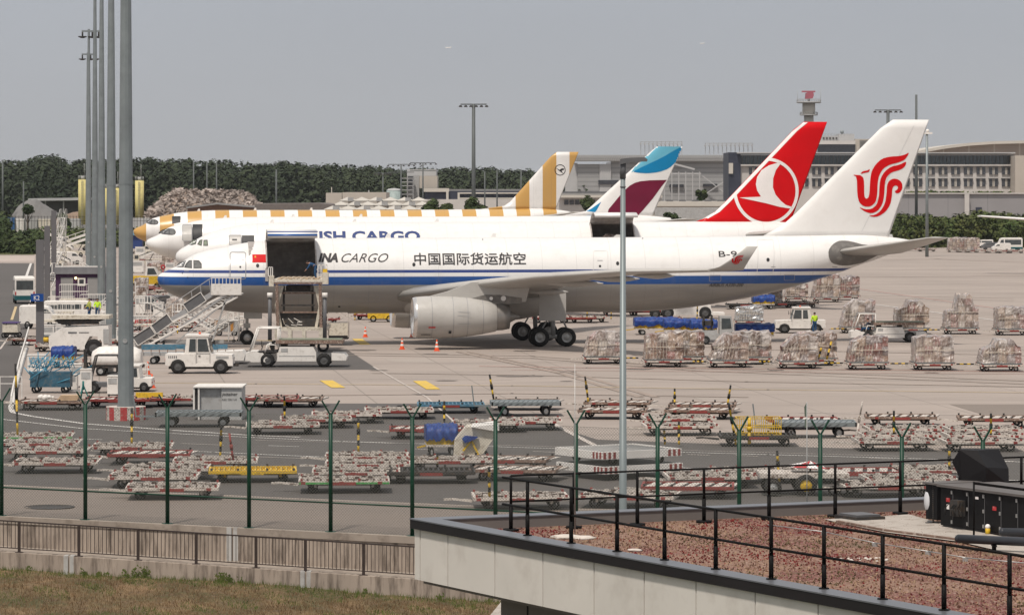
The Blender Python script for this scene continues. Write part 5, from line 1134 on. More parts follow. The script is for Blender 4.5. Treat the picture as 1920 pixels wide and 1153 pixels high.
def mk_platform():
    t = thing('container_platform', 'x', 'platform'); L, W, zt = 3.9, 3.4, .58; hx, hy = L/2, W/2; b = MB()
    b.box(-hx,hx,-hy,-hy+.12,.28,zt); b.box(-hx,hx,hy-.12,hy,.28,zt); b.box(-hx,-hx+.12,-hy+.12,hy-.12,.28,zt); b.box(hx-.12,hx,-hy+.12,hy-.12,.28,zt); b.build('frame', M_WHITE, t)
    b = MB(); b.box(-hx+.12,hx-.12,-hy+.12,hy-.12,zt-.12,zt-.05)
    b.build('deck', mat('platform_deck', (.17,.165,.15), .8, 0, .2, 2, (.35,.32,.28), .5, 5), t); b = MB()
    for k in range(9): b.cyl((-hx+.2, -hy+.3+k*(W-.6)/8, zt-.05), (hx-.2, -hy+.3+k*(W-.6)/8, zt-.05), .03, .03, 6)
    b.build('roller', M_GREY, t)
    for sx, sy in ((-1,-1),(1,-1),(-1,1),(1,1)):
        b = MB(); 
        for k in range(3): b.box(sx*hx-sx*(k*.24+.12)-.06, sx*hx-sx*(k*.24+.12)+.06, sy*hy-.015 if sy < 0 else hy, -hy if sy < 0 else hy+.015, .30, zt-.02)
        b.build('warning_stripes', M_CHIPR, t)
    b = MB()
    for sx in (-1,1):
        for k in range(3): y = -hy+.12+k*.24; b.box(sx*hx-(.015 if sx < 0 else 0), sx*hx+(0 if sx < 0 else .015), y-.06, y+.06, .30, zt-.02)
    b.build('end_stripes', M_CHIPR, t)
    for x in (-hx+.8, hx-.8):
        for y in (-hy+.4, hy-.4): wheelp(t, x, y, .19, .15, False)
    return t
x, y = G(1165, 903); GP = 'two stacked container platforms'
place('platform', mk_platform, (x, y+2.6, .0), R(33), 'lower of two large white platforms stacked beside the lamp post', GP)
place('platform', mk_platform, (x-.05, y+2.7, .58), R(33), 'upper white platform with grey deck, on top of the lower one', GP)
# --- wrapped pallet loads
def load_mat():
    m, n, p = newmat('plastic_wrapped_cartons'); v = ocoord(n); oi = node(n, 'ShaderNodeObjectInfo')
    bk = node(n, 'ShaderNodeTexVoronoi', feature='F1', distance='CHEBYCHEV'); bk.inputs['Scale'].default_value = 1.5; bk.inputs['Randomness'].default_value = .5
    ad = node(n, 'ShaderNodeVectorMath', operation='ADD'); n.links.new(v, ad.inputs[0]); cx = node(n, 'ShaderNodeCombineXYZ'); n.links.new(math_(n, 'MULTIPLY', oi.outputs['Random'], 40.0), cx.inputs[0]); n.links.new(cx.outputs[0], ad.inputs[1]); n.links.new(ad.outputs[0], bk.inputs['Vector'])
    sp = node(n, 'ShaderNodeSeparateColor'); n.links.new(bk.outputs['Color'], sp.inputs[0])
    cr = node(n, 'ShaderNodeValToRGB'); n.links.new(sp.outputs[0], cr.inputs[0]); e = cr.color_ramp.elements; e[0].color = (.17,.105,.075,1); e[1].position = 1; e[1].color = (.42,.36,.32,1)
    for ps, c in ((.22,(.30,.20,.15,1)),(.42,(.27,.13,.11,1)),(.55,(.40,.30,.23,1)),(.75,(.24,.2,.19,1)),(.88,(.5,.45,.41,1))): q = e.new(ps); q.color = c
    cr.color_ramp.interpolation = 'CONSTANT'; out = cr.outputs[0]
    q = node(n, 'ShaderNodeMapping'); q.inputs['Scale'].default_value = (1,1,.45); q.inputs['Rotation'].default_value = (0,.5,.3); n.links.new(ad.outputs[0], q.inputs[0])
    lum = math_(n, 'MULTIPLY', math_(n, 'FRACT', math_(n, 'MULTIPLY', oi.outputs['Random'], 7.31)), .28); out = mixc(n, math_(n, 'ADD', lum, .02), out, (.60,.55,.52)); w1 = ramp(n, noise(n, q.outputs[0], 3.2, 5, .7), .5, .64); out = mixc(n, math_(n, 'MULTIPLY', w1, .6), out, (.68,.63,.60))
    w2 = ramp(n, noise(n, q.outputs[0], 9, 4, .6), .57, .62); out = mixc(n, math_(n, 'MULTIPLY', w2, .7), out, (.82,.78,.76))
    dk = ramp(n, bk.outputs['Distance'], .36, .5); out = mixc(n, math_(n, 'MULTIPLY', dk, .5), out, (.08,.055,.045))
    n.links.new(out, p.inputs['Base Color']); p.inputs['Roughness'].default_value = .32; p.inputs['Coat Weight'].default_value = .5; p.inputs['Coat Roughness'].default_value = .2
    bp = node(n, 'ShaderNodeBump'); bp.inputs['Strength'].default_value = .9; bp.inputs['Distance'].default_value = .12; n.links.new(noise(n, q.outputs[0], 6, 4, .65), bp.inputs['Height']); n.links.new(bp.outputs[0], p.inputs['Normal']); return m
M_LOAD = load_mat()
def foil_mat():
    m, n, p = newmat('foil_wrap'); v = ocoord(n, (1,1,.4)); a = ramp(n, noise(n, v, 7, 5, .7), .35, .65); out = mixc(n, a, (.16,.16,.17), (.8,.8,.79)); n.links.new(out, p.inputs['Base Color']); p.inputs['Metallic'].default_value = .55; p.inputs['Roughness'].default_value = .25; return m
M_FOIL = foil_mat(); M_NET = mat('net_cord', (.55,.5,.42), .8, 0, .1, 3)
def mk_load(seed, L=2.9, W=2.3, H=2.0, slope=.25, step=0, m=None):
    rn = random.Random(seed); t = thing('wrapped_pallet', 'x', 'pallet load'); NX, NY, NZ = 10, 6, 8; hx, hy = L/2, W/2; b = MB()
    tops = [[H*(1-(slope*max(0, 1-i/(NX*.35))))*rn.uniform(.88,1.0) for j in range(NY+1)] for i in range(NX+1)]
    for i in range(NX+1):
        if step and i > NX*.35 and i < NX*.9: pass
        elif step: 
            for j in range(NY+1): tops[i][j] *= 1-step
    def pt(i, j, k):
        x = lerp(-hx, hx, i/NX); y = lerp(-hy, hy, j/NY); z = tops[i][j]*k/NZ
        if i == 0: x += slope*.9*(k/NZ)**1.6*L*.35
        x += rn.uniform(-.035,.035); y += rn.uniform(-.03,.03)+(.03*math.sin(k*1.3+i*.8+seed)); return (x, y, z+.0)
    cache = {}
    def P(i, j, k):
        if (i,j,k) not in cache: cache[(i,j,k)] = len(vs); vs.append(pt(i,j,k))
        return cache[(i,j,k)]
    vs = []; fs = []
    for i in range(NX):
        for k in range(NZ): fs.append((P(i,0,k),P(i+1,0,k),P(i+1,0,k+1),P(i,0,k+1))); fs.append((P(i,NY,k),P(i,NY,k+1),P(i+1,NY,k+1),P(i+1,NY,k)))
    for j in range(NY):
        for k in range(NZ): fs.append((P(0,j,k),P(0,j,k+1),P(0,j+1,k+1),P(0,j+1,k))); fs.append((P(NX,j,k),P(NX,j+1,k),P(NX,j+1,k+1),P(NX,j,k+1)))
    for i in range(NX):
        for j in range(NY): fs.append((P(i,j,NZ),P(i+1,j,NZ),P(i+1,j+1,NZ),P(i,j+1,NZ)))
    b.add(vs, fs, 0, False); b.build('wrapped_cargo', m or M_LOAD, t); b = MB(); b.box(-hx-.05,hx+.05,-hy-.05,hy+.05,-.06,-.001); b.build('pallet', M_GALV, t)
    b = MB()
    for zz in (.45*H,): b.bar((-hx+slope*.3,-hy-.07,zz),(hx,-hy-.07,zz),.035,.035)
    for k in range(7): y = -hy-.08; x = lerp(-hx+.1, hx*.1, k/6); b.bar((x,y,.02),(x+slope*.5,y,H*.8*(1-slope*.4)),.02,.02)
    b.build('net', M_NET, t); return t
GL = 'plastic wrapped pallet loads'
LD = {0: (11,2.9,2.3,1.95,.12,0), 1: (12,2.9,2.3,1.85,.3,0), 2: (13,2.9,2.3,1.8,.55,.12), 3: (14,2.9,2.3,2.35,.35,.0), 4: (15,2.9,2.3,2.9,.15,.42), 5: (16,2.9,2.3,1.9,.05,0), 6: (17,2.9,2.3,1.7,.2,.28), 7: (18,2.9,2.3,2.4,.1,.25)}
def mk_cargo_dolly(): return mk_dolly('white', 3.2, 2.5, .5)
def loaded(px, py, v, lb, rz=0, sc=1.0, hs=1.0, low=True, m=None, kd='white'):
    x, y = G(px, py); y += 1.2; x = X_at(px, y)
    o = place('dolly_'+kd, lambda: mk_dolly(kd), (x, y, 0), R(rz), 'dolly under the '+lb, 'dollies under pallet loads', (.92*sc,1,.9)); DOL.append((px, o))
    key = 'load%d%s' % (v, 'f' if m else ''); L = place(key, lambda: mk_load(*LD[v], m=m), (x, y, .54), R(rz), lb, GL, (sc, 1, hs)); return L
for px, py, v, lb, rz in ((1130,683,1,'boxy pallet load left of the grey lamp post',2),(1243,689,0,'pallet load with a yellow crate, right of the grey lamp post',2),(1283,683,5,'pallet load tucked behind the yellow crate load',3),(1365,690,2,'dome shaped white-wrapped pallet load in the near row',2),(1408,684,5,'brown pallet load behind the dome shaped one',3),(1495,692,2,'rounded pallet load with two yellow straps behind it',2),(1530,686,5,'tall pallet load behind the two yellow straps',3),
    (1625,694,1,'reddish pallet load third from the right in the near row',2),(1748,695,5,'pallet load second from the right in the near row',2),(1873,697,6,'low pallet load at the right end of the near row',2)): loaded(px, py, v, lb, rz, .85, .92 if v != 2 else .98)
for px, py, v, lb in ((1607,625,3,'tall sloping pallet load behind the open white transporter'),(1708,627,7,'tall pallet load with blue sheet right of the transporter'),(1800,627,4,'stepped double height pallet load in the middle row'),(1897,629,5,'pallet load at the right frame edge, middle row')): loaded(px, py, v, lb, 2, .9, .95)
for px, py, v, lb in ((1548,567,3,'large sloping pallet load under the tail of the nearest jet'),(1585,563,0,'grey netted pallet load right of the big sloping one')): loaded(px, py, v, lb, 4, .92, 1.05)
loaded(1404, 612, 0, 'silver foil wrapped load right of the grey loader', 0, .8, .62, m=M_FOIL)
for i, (px, py) in enumerate(((1790,473),(1806,473.5),(1822,474))): loaded(px, py, 0, ('left','middle','right')[i]+' one of three distant pallet loads near the hedgerow', 0, .9, 1.15)
for i, (px, py) in enumerate(((1842,474),(1862,474.5),(1882,475),(1902,475),(1712,471),(1738,472))):
    dolly(px, py, 'white', ['empty dolly just right of the three distant pallet loads','second empty dolly right of the distant pallet loads','empty dolly in front of the distant white van','last empty dolly in the distant line near the right edge','empty dolly under the tip of the near tailplane','empty dolly left of the distant pallet loads'][i])
for i, px in enumerate((1035,1080,1160,1215)): dolly(px, 606-(i > 1)*14, 'red', ['dolly just behind the near main gear wheels','dolly behind the fuselage right of the main gear','low dolly under the fuselage left of the lamp post','low dolly under the fuselage right of the lamp post'][i])
# couplings lying between the near row dollies
for i, (a, b_, py) in enumerate(((1165,1198,683),(1300,1325,690),(1425,1450,690),(1548,1583,693),(1668,1706,694),(1790,1830,695),(1440,1470,624),(1560,1590,626),(1735,1765,628),(1640,1670,626))):
    p = G(a, py); q = G(b_, py); b = MB(); n_ = 6
    for k in range(n_): b.cyl((lerp(p[0],q[0],k/n_), p[1]+1, .38), (lerp(p[0],q[0],(k+1)/n_), p[1]+1, .38), .05, .05, 6, k % 2)
    tag(b.build('coupling_bar', [M_YEL, M_BLACK]), 'yellow and black coupling bar between '+['the first two loads of the near row','the crate load and the dome load','the dome load and the strapped load','the strapped load and the reddish load','the reddish load and its right neighbour','the last two loads of the near row','the tarpaulin cart and the tractor','the tractor and the tall sloping load','the blue sheet load and the stepped load','the transporter and the blue sheet load'][i], 'coupling bar', 'coupling bars')
# yellow straps standing behind the rounded load
for x0, x1, y0, y1, lb in ((1540,1532,652,682,'left of two yellow bars standing behind the rounded load'),(1559,1550,640,674,'right and taller of two yellow bars behind the rounded load')):
    D = G(1540,690)[1]+.2; b = MB(); 
    for k in range(5): b.cyl((X_at(lerp(x1,x0,k/5),D),D,Z_at(lerp(y1,y0,k/5),D)),(X_at(lerp(x1,x0,(k+1)/5),D),D,Z_at(lerp(y1,y0,(k+1)/5),D)),.07,.07,6,k % 2)
    tag(b.build('tow_bar', [M_YEL, M_BLACK]), lb, 'tow bar')
# --- tarpaulin carts
def mk_tarp_cart(L=3.4, sag=.35, seed=1, side=M_YEL):
    t = thing('baggage_cart', 'x', 'cart'); rn = random.Random(seed); W = 1.7; hx, hy = L/2, W/2; b = MB(); b.box(-hx,hx,-hy,hy,.5,.62); b.build('chassis', M_CHIP, t); b = MB(); b.box(-hx+.05,hx-.05,-hy+.03,hy-.03,.62,1.35); b.build('crate', side, t)
    N, M_ = 16, 9; pr = [(-hy-.08,.95),(-hy-.1,1.2),(-hy-.04,1.5),(-hy*.5,1.58),(0,1.62),(hy*.5,1.58),(hy+.04,1.5),(hy+.1,1.2),(hy+.08,.9)]; vs = []
    for i in range(N+1):
        for j, (y, z) in enumerate(pr): dz_ = rn.uniform(-.09,.09)*(1 if 0 < i < N else .3)-(sag*rn.random()*.4 if j in (0,8) else 0); vs.append((lerp(-hx-.05,hx+.05,i/N), y+rn.uniform(-.04,.04), z+dz_))
    b = MB(); b.add(vs, [(i*M_+j, i*M_+j+1, (i+1)*M_+j+1, (i+1)*M_+j) for i in range(N) for j in range(M_-1)], 0, True)
    b.add([vs[j] for j in range(M_)], [tuple(range(M_))]); b.add([vs[N*M_+j] for j in range(M_)], [tuple(range(M_))]); b.build('tarpaulin', M_TARP, t)
    for x in (-hx+.6,hx-.6):
        for y in (-hy+.1,hy-.1): wheelp(t, x, y, .25, .18)
    b = MB(); b.bar((-hx,0,.5),(-hx-.9,0,.4),.08); b.build('drawbar', M_YEL, t); return t
GT = 'carts under blue tarpaulins'
def tarp(px, py, lb, rz=0, sc=1.0): x, y = G(px, py); return place('tarp', mk_tarp_cart, (x, y+.8), R(rz), lb, GT, (sc,1,.86))
tarp(1230, 628, 'long cart under a blue tarpaulin just right of the lamp post', 2, 1.0); tarp(1278, 631, 'middle cart of the blue tarpaulin train with yellow crate', 2, .8); tarp(1320, 633, 'rear cart of the blue tarpaulin train beside the grey loader', 2, .6); tarp(1416, 641, 'lone blue tarpaulin cart behind the dome shaped load', 0, .85)
tarp(1432, 580, 'distant cart with dark blue cover under the tail', 3, .6); tarp(826, 856, 'blue covered cart beside the pale conveyor unit in the near field', 4, .4)
# --- vehicles
def mk_tractor(cab='closed'):
    # white towing tractor: engine hood in front, square cab behind, local +x is forward
    t = thing('tow_tractor', 'x', 'tractor'); W = .9; b = MB()
    b.prism([(-2.1,.55),(-2.1,1.25),(-.2,1.25),(-.2,.62),(.75,.62),(.75,1.25),(2.1,1.2),(2.15,.95),(2.15,.5),(1.85,.5),(1.75,.8),(1.05,.8),(.9,.45),(-.85,.45),(-.95,.8),(-1.65,.8),(-1.8,.5)], 'y', -W, W); b.build('body', M_WHITE, t)
    b = MB(); b.prism([(-.9,1.25),(-.75,2.35),(.55,2.35),(.8,1.25),(.8,.62),(-.9,.62)], 'y', -W+.05, W-.05); c = b.build('cab', M_WHITE, t); b = MB(); b.box(-.85,.65,-W,W,2.351,2.47); b.build('roof', M_WHITE, c)
    b = MB(); b.prism([(-.62,1.4),(-.55,2.2),(-.18,2.2),(-.18,1.4)], 'y', -W+.025, W-.025); b.prism([(-.05,1.4),(-.05,2.2),(.5,2.2),(.66,1.4)], 'y', -W+.025, W-.025); b.build('side_window', M_GLASS, c)
    b = MB(); b.add([(.815,-W+.2,1.35),(.815,W-.2,1.35),(.60,W-.2,2.2),(.60,-W+.2,2.2)], [(0,1,2,3)]); b.build('windscreen', M_GLASS, c)
    b = MB(); b.box(1.1,1.9,-W-.01,-W-.002,.95,1.12); b.build('grille', M_GREY, t); b = MB(); b.box(2.15,2.45,-.3,.3,.45,.62); b.build('bumper', M_DARK, t)
    for y in (-.6,.6): b = MB(); b.cyl((2.13,y,1.0),(2.17,y,1.0),.1); b.build('headlight', M_RIM, t)
    for x in (-1.3,1.4):
        for y in (-W+.05,W-.05): wheelp(t, x, y, .46, .28)
    MB().cyl((0,0,2.47),(0,0,2.6),.08,.06,8).build('beacon', M_ORANGE, t)
    for s in (-1,1):
        y = s*(W-.03); b = MB(); b.bar((.62,y,1.75),(.9,y+s*.2,1.85),.025); b.box(.86,.9,y+s*.2-.07,y+s*.2+.07,1.7,2.05); b.build('mirror', M_DARK, t)
    b = MB()
    for x in (-.12,.72): b.box(x-.012,x+.012,-W+.03,-W+.045,.65,2.25)
    b.box(-.1,.7,-W+.03,-W+.045,1.27,1.29); b.build('door_seam', M_DGREY, c); b = MB(); b.box(-.02,.12,-W-.01,-W+.03,1.12,1.16); b.build('handle', M_DARK, c)
    b = MB(); b.box(-1.9,2.0,-W+.1,W-.1,.3,.449); b.build('chassis', M_DARK, t); b = MB(); b.box(-2.14,-2.101,-.7,-.5,.8,.95); b.box(-2.14,-2.101,.5,.7,.8,.95); b.build('tail_light', M_RED, t)
    b = MB()
    for k in range(5): b.box(-1.9+k*.12,-1.84+k*.12,-W-.012,-W-.002,.98,1.14)
    b.build('vent', M_DGREY, t); return t
x, y = G(372, 701); place('tractor', mk_tractor, (x, y+1), R(0), 'white towing tractor with square cab left of the open transporter')
x, y = G(1502, 625); place('tractor', mk_tractor, (x, y+1), R(180), 'white towing tractor facing left with a worker standing beside it', None, (.95,1,.85))
x, y = G(246, 735); place('tractor', mk_tractor, (x, y+1), R(180), 'white tractor mostly hidden behind the nearest light mast', None, (.55,1,.62))
def mk_transporter(rz=0):
    # low white cargo transporter with an open cab frame at the left end
    t = thing('cargo_transporter', 'x', 'transporter'); W = 1.1; b = MB()
    b.prism([(-3.3,.42),(-3.25,.95),(-2.95,1.05),(-2.55,1.05),(-2.35,.95),(-2.15,.95),(-1.75,.55),(-1.75,.35),(-2.9,.35),(-3.0,.42)], 'y', -W, W)
    b.prism([(-1.25,.4),(-1.05,1.35),(1.15,1.35),(1.35,.95),(1.35,.4)], 'y', -W, W); b.prism([(2.35,.55),(2.35,.95),(3.2,.9),(3.35,.7),(3.3,.45),(2.4,.45)], 'y', -W, W); b.box(-3.0,3.0,-.6,.6,.4,.9); b.build('chassis', M_WHITE, t)
    b = MB(); b.box(-1.3,3.1,-W-.05,W+.05,1.55,1.78); b.build('platform', M_RUST, t); b = MB(); b.box(-1.2,3.0,-W+.05,W-.05,1.781,1.83); b.build('deck', mat('worn_green_deck', (.16,.19,.14), .8, 0, .2, 4, (.3,.2,.15), .6, 6), t)
    b = MB()
    for y in (-W+.05, W-.05):
        b.tube([(-3.0,y,1.05),(-2.5,y,2.55),(-1.15,y,2.55),(-1.15,y,1.3)], .055, 8); b.tube([(-2.0,y,.95),(-1.85,y,1.5),(-1.2,y,1.45)], .04, 6)
    b.bar((-2.5,-W+.05,2.55),(-2.5,W-.05,2.55),.08); b.bar((-1.15,-W+.05,2.55),(-1.15,W-.05,2.55),.08); b.build('cab_frame', M_WHITE, t)
    b = MB(); b.box(-2.0,-1.5,-.5,.3,.9,1.1); b.box(-1.6,-1.45,-.5,.3,1.1,1.7); b.build('seat', M_BLACK, t); b = MB(); b.box(-2.75,-1.3,-W+.02,W-.02,1.0,1.03); b.cyl((-2.3,-.1,1.1),(-2.15,-.1,1.55),.03); b.lathe([(0,.2),(.03,.2)], (-2.3,-.1,1.5), 'x', 14); b.build('steering', M_DARK, t)
    b = MB(); b.box(-1.1,1.25,-W-.012,-W-.002,.72,.77); b.box(-.95,-.5,-W-.012,-W-.002,1.0,1.25); b.build('side_trim', M_GREY, t); b = MB(); b.box(.9,1.2,-.6,.6,1.35,1.549); b.box(-1.0,-.6,-.6,.6,1.35,1.549); b.build('lift', M_DARK, t)
    for x in (-2.2+.35, 1.85):
        for y in (-W+.12, W-.12): wheelp(t, x, y, .47, .3)
    return t
x, y = G(554, 689); place('transp', mk_transporter, (x, y+1.2), 0, 'open-cab white cargo transporter parked in front of the high loader')
x, y = G(1667, 642); place('transp', mk_transporter, (x, y+1.2), 0, 'open-cab white transporter with driver between the two pallet rows', None, (.88,1,.85))
# small twin-wheeled grey loader vehicle
def mk_loader_car():
    t = thing('pallet_mover', 'x', 'loader'); b = MB(); b.box(-1.3,1.3,-.8,.8,.35,.75); b.box(-1.1,.1,-.7,.7,.75,1.05); b.build('chassis', M_GREY, t); b = MB(); b.prism([(.25,.75),(.25,2.1),(1.15,2.1),(1.3,1.2),(1.3,.75)], 'y', -.75, .75); c = b.build('cab', M_GREY, t)
    b = MB(); b.prism([(.4,1.15),(.4,1.95),(1.05,1.95),(1.15,1.2)], 'y', -.77, .77); b.build('side_window', M_GLASS, c); b = MB()
    for x in (-.9,-.3): b.bar((x,-.6,1.05),(x,-.6,2.2),.1); b.bar((x,.6,1.05),(x,.6,2.2),.1)
    b.box(-1.0,-.2,-.65,.65,1.4,1.75); b.build('lift_mast', M_DARK, t)
    for x in (-.8,.85):
        for y in (-.75,.75): wheelp(t, x, y, .33, .25)
    return t
x, y = G(1343, 646); place('mover', mk_loader_car, (x, y+.8), 0, 'small grey loader with raised mast beside the blue tarpaulin train')
def mk_towbarless():
    t = thing('pushback_tug', 'x', 'tug'); b = MB(); b.prism([(-2.4,.5),(-2.4,1.25),(1.2,1.4),(1.9,1.3),(2.1,.6),(3.2,.55),(3.2,.35),(-2.3,.35)], 'y', -1.1, 1.1); b.build('body', M_WHITE, t); b = MB(); b.box(.6,2.0,-1.11,-1.102,1.35,1.36); b.box(1.0,2.0,-.9,.9,1.35,1.6); b.build('hood', M_CHIPR, t)
    for x in (-3.0,-1.9,1.45):
        for y in (-1.0,1.0): wheelp(t, x, y, .55 if x != -3.0 else .45, .35)
    return t
x, y = G(1292, 598); place('tug', mk_towbarless, (x, y+1.2), 0, 'low white tug partly under the rear fuselage, behind the blue tarpaulins')
def mk_van(L=5.0, H=2.3, W=1.95, body=M_WHITE, band=None, glassy=True):
    # local +x forward
    t = thing('van', 'x', 'van'); h = L/2; b = MB(); NP = [(-h,.45),(-h,H*.93),(-h+.12,H),(h-1.7,H),(h-1.1,H*.94),(h-.55,1.25),(h-.05,1.0),(h,.45)]
    rings = []
    for y, k in ((-W/2,0),(-W/2+.08,1),(W/2-.08,1),(W/2,0)): rings.append([(x, y, (z if z < 1.2 else (z if k else z-.06))) for x, z in NP])
    vs = [p for r in rings for p in r]; n = len(NP); b.add(vs, [(k*n+i, k*n+(i+1) % n, (k+1)*n+(i+1) % n, (k+1)*n+i) for k in range(3) for i in range(n)]); b.add(rings[0], [tuple(range(n))]); b.add(rings[3], [tuple(range(n))]); bo = b.build('body', body, t)
    for s in (-1,1):
        y = s*(W/2+.004); b = MB(); g = [(h-1.75,1.3),(h-1.7,H*.86),(h-1.2,H*.84),(h-.75,1.3)]; b.add([(x,y,z) for x, z in g], [(0,1,2,3)])
        if glassy: b.add([(-h+.3,y,1.3),(-h+.3,y,H*.86),(h-1.95,y,H*.86),(h-1.95,y,1.3)], [(0,1,2,3)])
        b.build('side_window', M_GLASS, bo)
    b = MB(); b.add([(h-1.08,-W/2+.15,H*.91),(h-1.08,W/2-.15,H*.91),(h-.57,W/2-.15,1.3),(h-.57,-W/2+.15,1.3)], [(0,1,2,3)]); b.build('windscreen', M_GLASS, bo)
    b = MB(); b.box(-h-.012,-h-.003,-W/2+.15,W/2-.15,H*.52,H*.86); b.build('rear_window', M_GLASS, bo)
    for y in (-W/2+.08,W/2-.08): MB().box(-h-.02,-h-.002,y-.07,y+.07,.9,1.25).build('tail_light', M_RED, t); MB().box(h-.03,h+.01,y-.1,y+.1,.75,.95).build('headlight', M_RIM, t)
    b = MB(); b.box(-h-.06,-h,-W/2,W/2,.4,.6); b.box(h,h+.06,-W/2,W/2,.4,.6); b.build('bumper', band or M_DGREY, t)
    if band: b = MB(); b.box(-h-.014,h-.3,-W/2-.008,W/2+.008,.45,.85); b.build('colour_band', band, t)
    for x in (-h+.9,h-.9):
        for y in (-W/2+.1,W/2-.1): wheelp(t, x, y, .34, .22)
    return t
def vanp(key, mk, px, py, rz, lb, sc=None): x, y = G(px, py); return place(key, mk, (x, y+1), R(rz), lb, None, sc)
M_TEAL = mat('teal_paint', (.015,.09,.10), .4, 0, .05, 2)
vanp('van_teal', lambda: mk_van(5.6,2.75,2.0,M_WHITE,M_TEAL), 42, 569, 100, 'tall white van with a teal lower band driving away on the side road')
vanp('van', lambda: mk_van(4.3,1.95,1.8,M_WHITE,None,False), 72, 617, 0, 'small white panel van half hidden by the nearest sign pylon', (.75,1,1))
vanp('van_long', lambda: mk_van(5.2,2.0,1.9,M_WHITE), 138, 608, 0, 'white minibus behind the crowd of railings')
vanp('van_dark', lambda: mk_van(4.6,1.7,1.85,M_DGREY), 292, 588, 75, 'dark grey off-road car under the nose of the nearest jet', (.9,1,1))
vanp('van_teal', None, 1892, 471, 180, 'white van at the far right beside the hedgerow', (.9,1,.9)); vanp('van', None, 1878, 472, 180, 'small white car in front of the far right van', (.8,1,.8)); vanp('van_dark', None, 1860, 469, 180, 'dark car left of the distant white cars', (.8,1,.85)); vanp('van_long', None, 1845, 465, 180, 'pale car farthest left in the distant row', (.7,1,.8))
vanp('van_dark', None, 98, 528, 95, 'dark van behind the first sign pylon', (1,1,1.2)); vanp('van', None, 126, 496, 20, 'dark topped car behind the purple hut', (1,1,1))
def mk_truck():
    t = thing('lorry', 'x', 'lorry'); b = MB(); b.box(-4.5,1.2,-1.2,1.2,1.1,3.6); b.build('cargo_box', mat('bright_blue_sheet', (.02,.16,.34), .4, 0, .2, 2), t); b = MB(); b.prism([(1.5,.6),(1.5,3.5),(3.2,3.4),(3.6,2.2),(3.6,.6)], 'y', -1.2, 1.2); c = b.build('cab', M_CREAM, t)
    b = MB(); b.prism([(2.5,2.1),(2.5,3.1),(3.2,3.1),(3.45,2.1)], 'y', -1.22, 1.22); b.build('side_window', M_GLASS, c); b = MB(); b.box(-4.5,3.4,-.5,.5,.7,1.09); b.build('chassis', M_DARK, t)
    for x in (-3.4,-2.3,2.5):
        for y in (-1,1): wheelp(t, x, y, .5, .3)
    return t
x, y = G(1695, 452); place('truck', mk_truck, (x, y), 0, 'lorry with blue box and cream cab behind the tail of the nearest jet', None, (.85,1,.8))
vanp('van_long', None, 1290, 470, 0, 'x')  if False else None
# --- cones
def mk_cone():
    t = thing('traffic_cone', 'x', 'cone'); b = MB(); b.box(-.24,.24,-.24,.24,0,.05); b.lathe([(.05,.19),(.28,.15)], (0,0,0), 'z', 14); b.lathe([(.45,.12),(.6,.09)], (0,0,0), 'z', 14); b.lathe([(.75,.065),(.9,.04),(.91,.001)], (0,0,0), 'z', 14); b.build('cone', M_ORANGE, t)
    b = MB(); b.lathe([(.28,.15),(.45,.12)], (0,0,0), 'z', 14); b.lathe([(.6,.09),(.75,.065)], (0,0,0), 'z', 14); b.build('reflective_band', M_WHITE, t); return t
for px, py, lb in ((685,632,'traffic cone beside the high loader'),(773,632,'traffic cone in front of the engine inlet lip'),(754,655,'traffic cone left of and before the near engine'),(819,658,'traffic cone below the near engine cowl'),(285,727,'traffic cone right of the nearest light mast'),(277,702,'traffic cone standing on the white rack by the nearest mast')): place('cone', mk_cone, G(px,py), 0, lb, 'orange and white cones', (.9,.9,.9))
# --- light masts in a row, sign pylons
def mk_mast():
    t = thing('floodlight_mast', 'x', 'mast'); b = MB(); n_ = 12
    b.cyl((0,0,.7),(0,0,11.9),.41,.345,n_,0,False); b.cyl((0,0,11.9),(0,0,12.1),.36,.36,n_,0,False); b.cyl((0,0,12.1),(0,0,23),.345,.26,n_,0,False); b.cyl((0,0,23),(0,0,34.4),.255,.16,n_,0,False); b.cyl((0,0,.45),(0,0,.72),.5,.46,n_,0,False); b.build('pole', M_GALV, t)
    b = MB(); b.bar((-1.0,0,34.1),(1.5,0,34.1),.3,.25); b.build('crossarm', M_GALV, t)
    for x in (-.9, .5, 1.4): b = MB(); b.cyl((x,0,34),(x,0,33.4),.12); b.lathe([(0,.2),(.16,.62),(.28,.62),(.3,.1)], (x,0,33.1), 'z', 16); b.build('floodlight', M_DARK, t)
    b = MB(); b.cyl((0,-.37,4.0),(0,-.41,4.0),.12); b.build('hatch', M_RIM, t); return t
mk = ['nearest and thickest light mast standing in a striped concrete base','second light mast from the camera','third light mast from the camera','fourth light mast from the camera','fifth light mast, the first to show its lamp head','sixth light mast, lowest lamp head of the row']
for i, (px, D) in enumerate(((236,178),(208.5,264),(190.5,345),(178,395),(166.5,503),(164.5,590))): place('mast', mk_mast, (X_at(px,D), D), 0, mk[i], 'light masts in a receding row')
t = thing('concrete_base', 'round red and white striped concrete base of the nearest mast', 'base', (X_at(236,178), 178)); b = MB(); N = 36
for k in range(N): a0_, a1_ = 2*math.pi*k/N, 2*math.pi*(k+1)/N; r_ = 1.0; b.add([(r_*math.cos(a0_),r_*math.sin(a0_),0),(r_*math.cos(a1_),r_*math.sin(a1_),0),(r_*math.cos(a1_),r_*math.sin(a1_),.68),(r_*math.cos(a0_),r_*math.sin(a0_),.68)], [(0,1,2,3)], (k//2) % 2)
b.add([(1.0*math.cos(2*math.pi*k/N),1.0*math.sin(2*math.pi*k/N),.68) for k in range(N)], [tuple(range(N))], 0); b.build('drum', [M_CHIP, M_RED], t)
GS = 'dark sign pylons beside the side road'
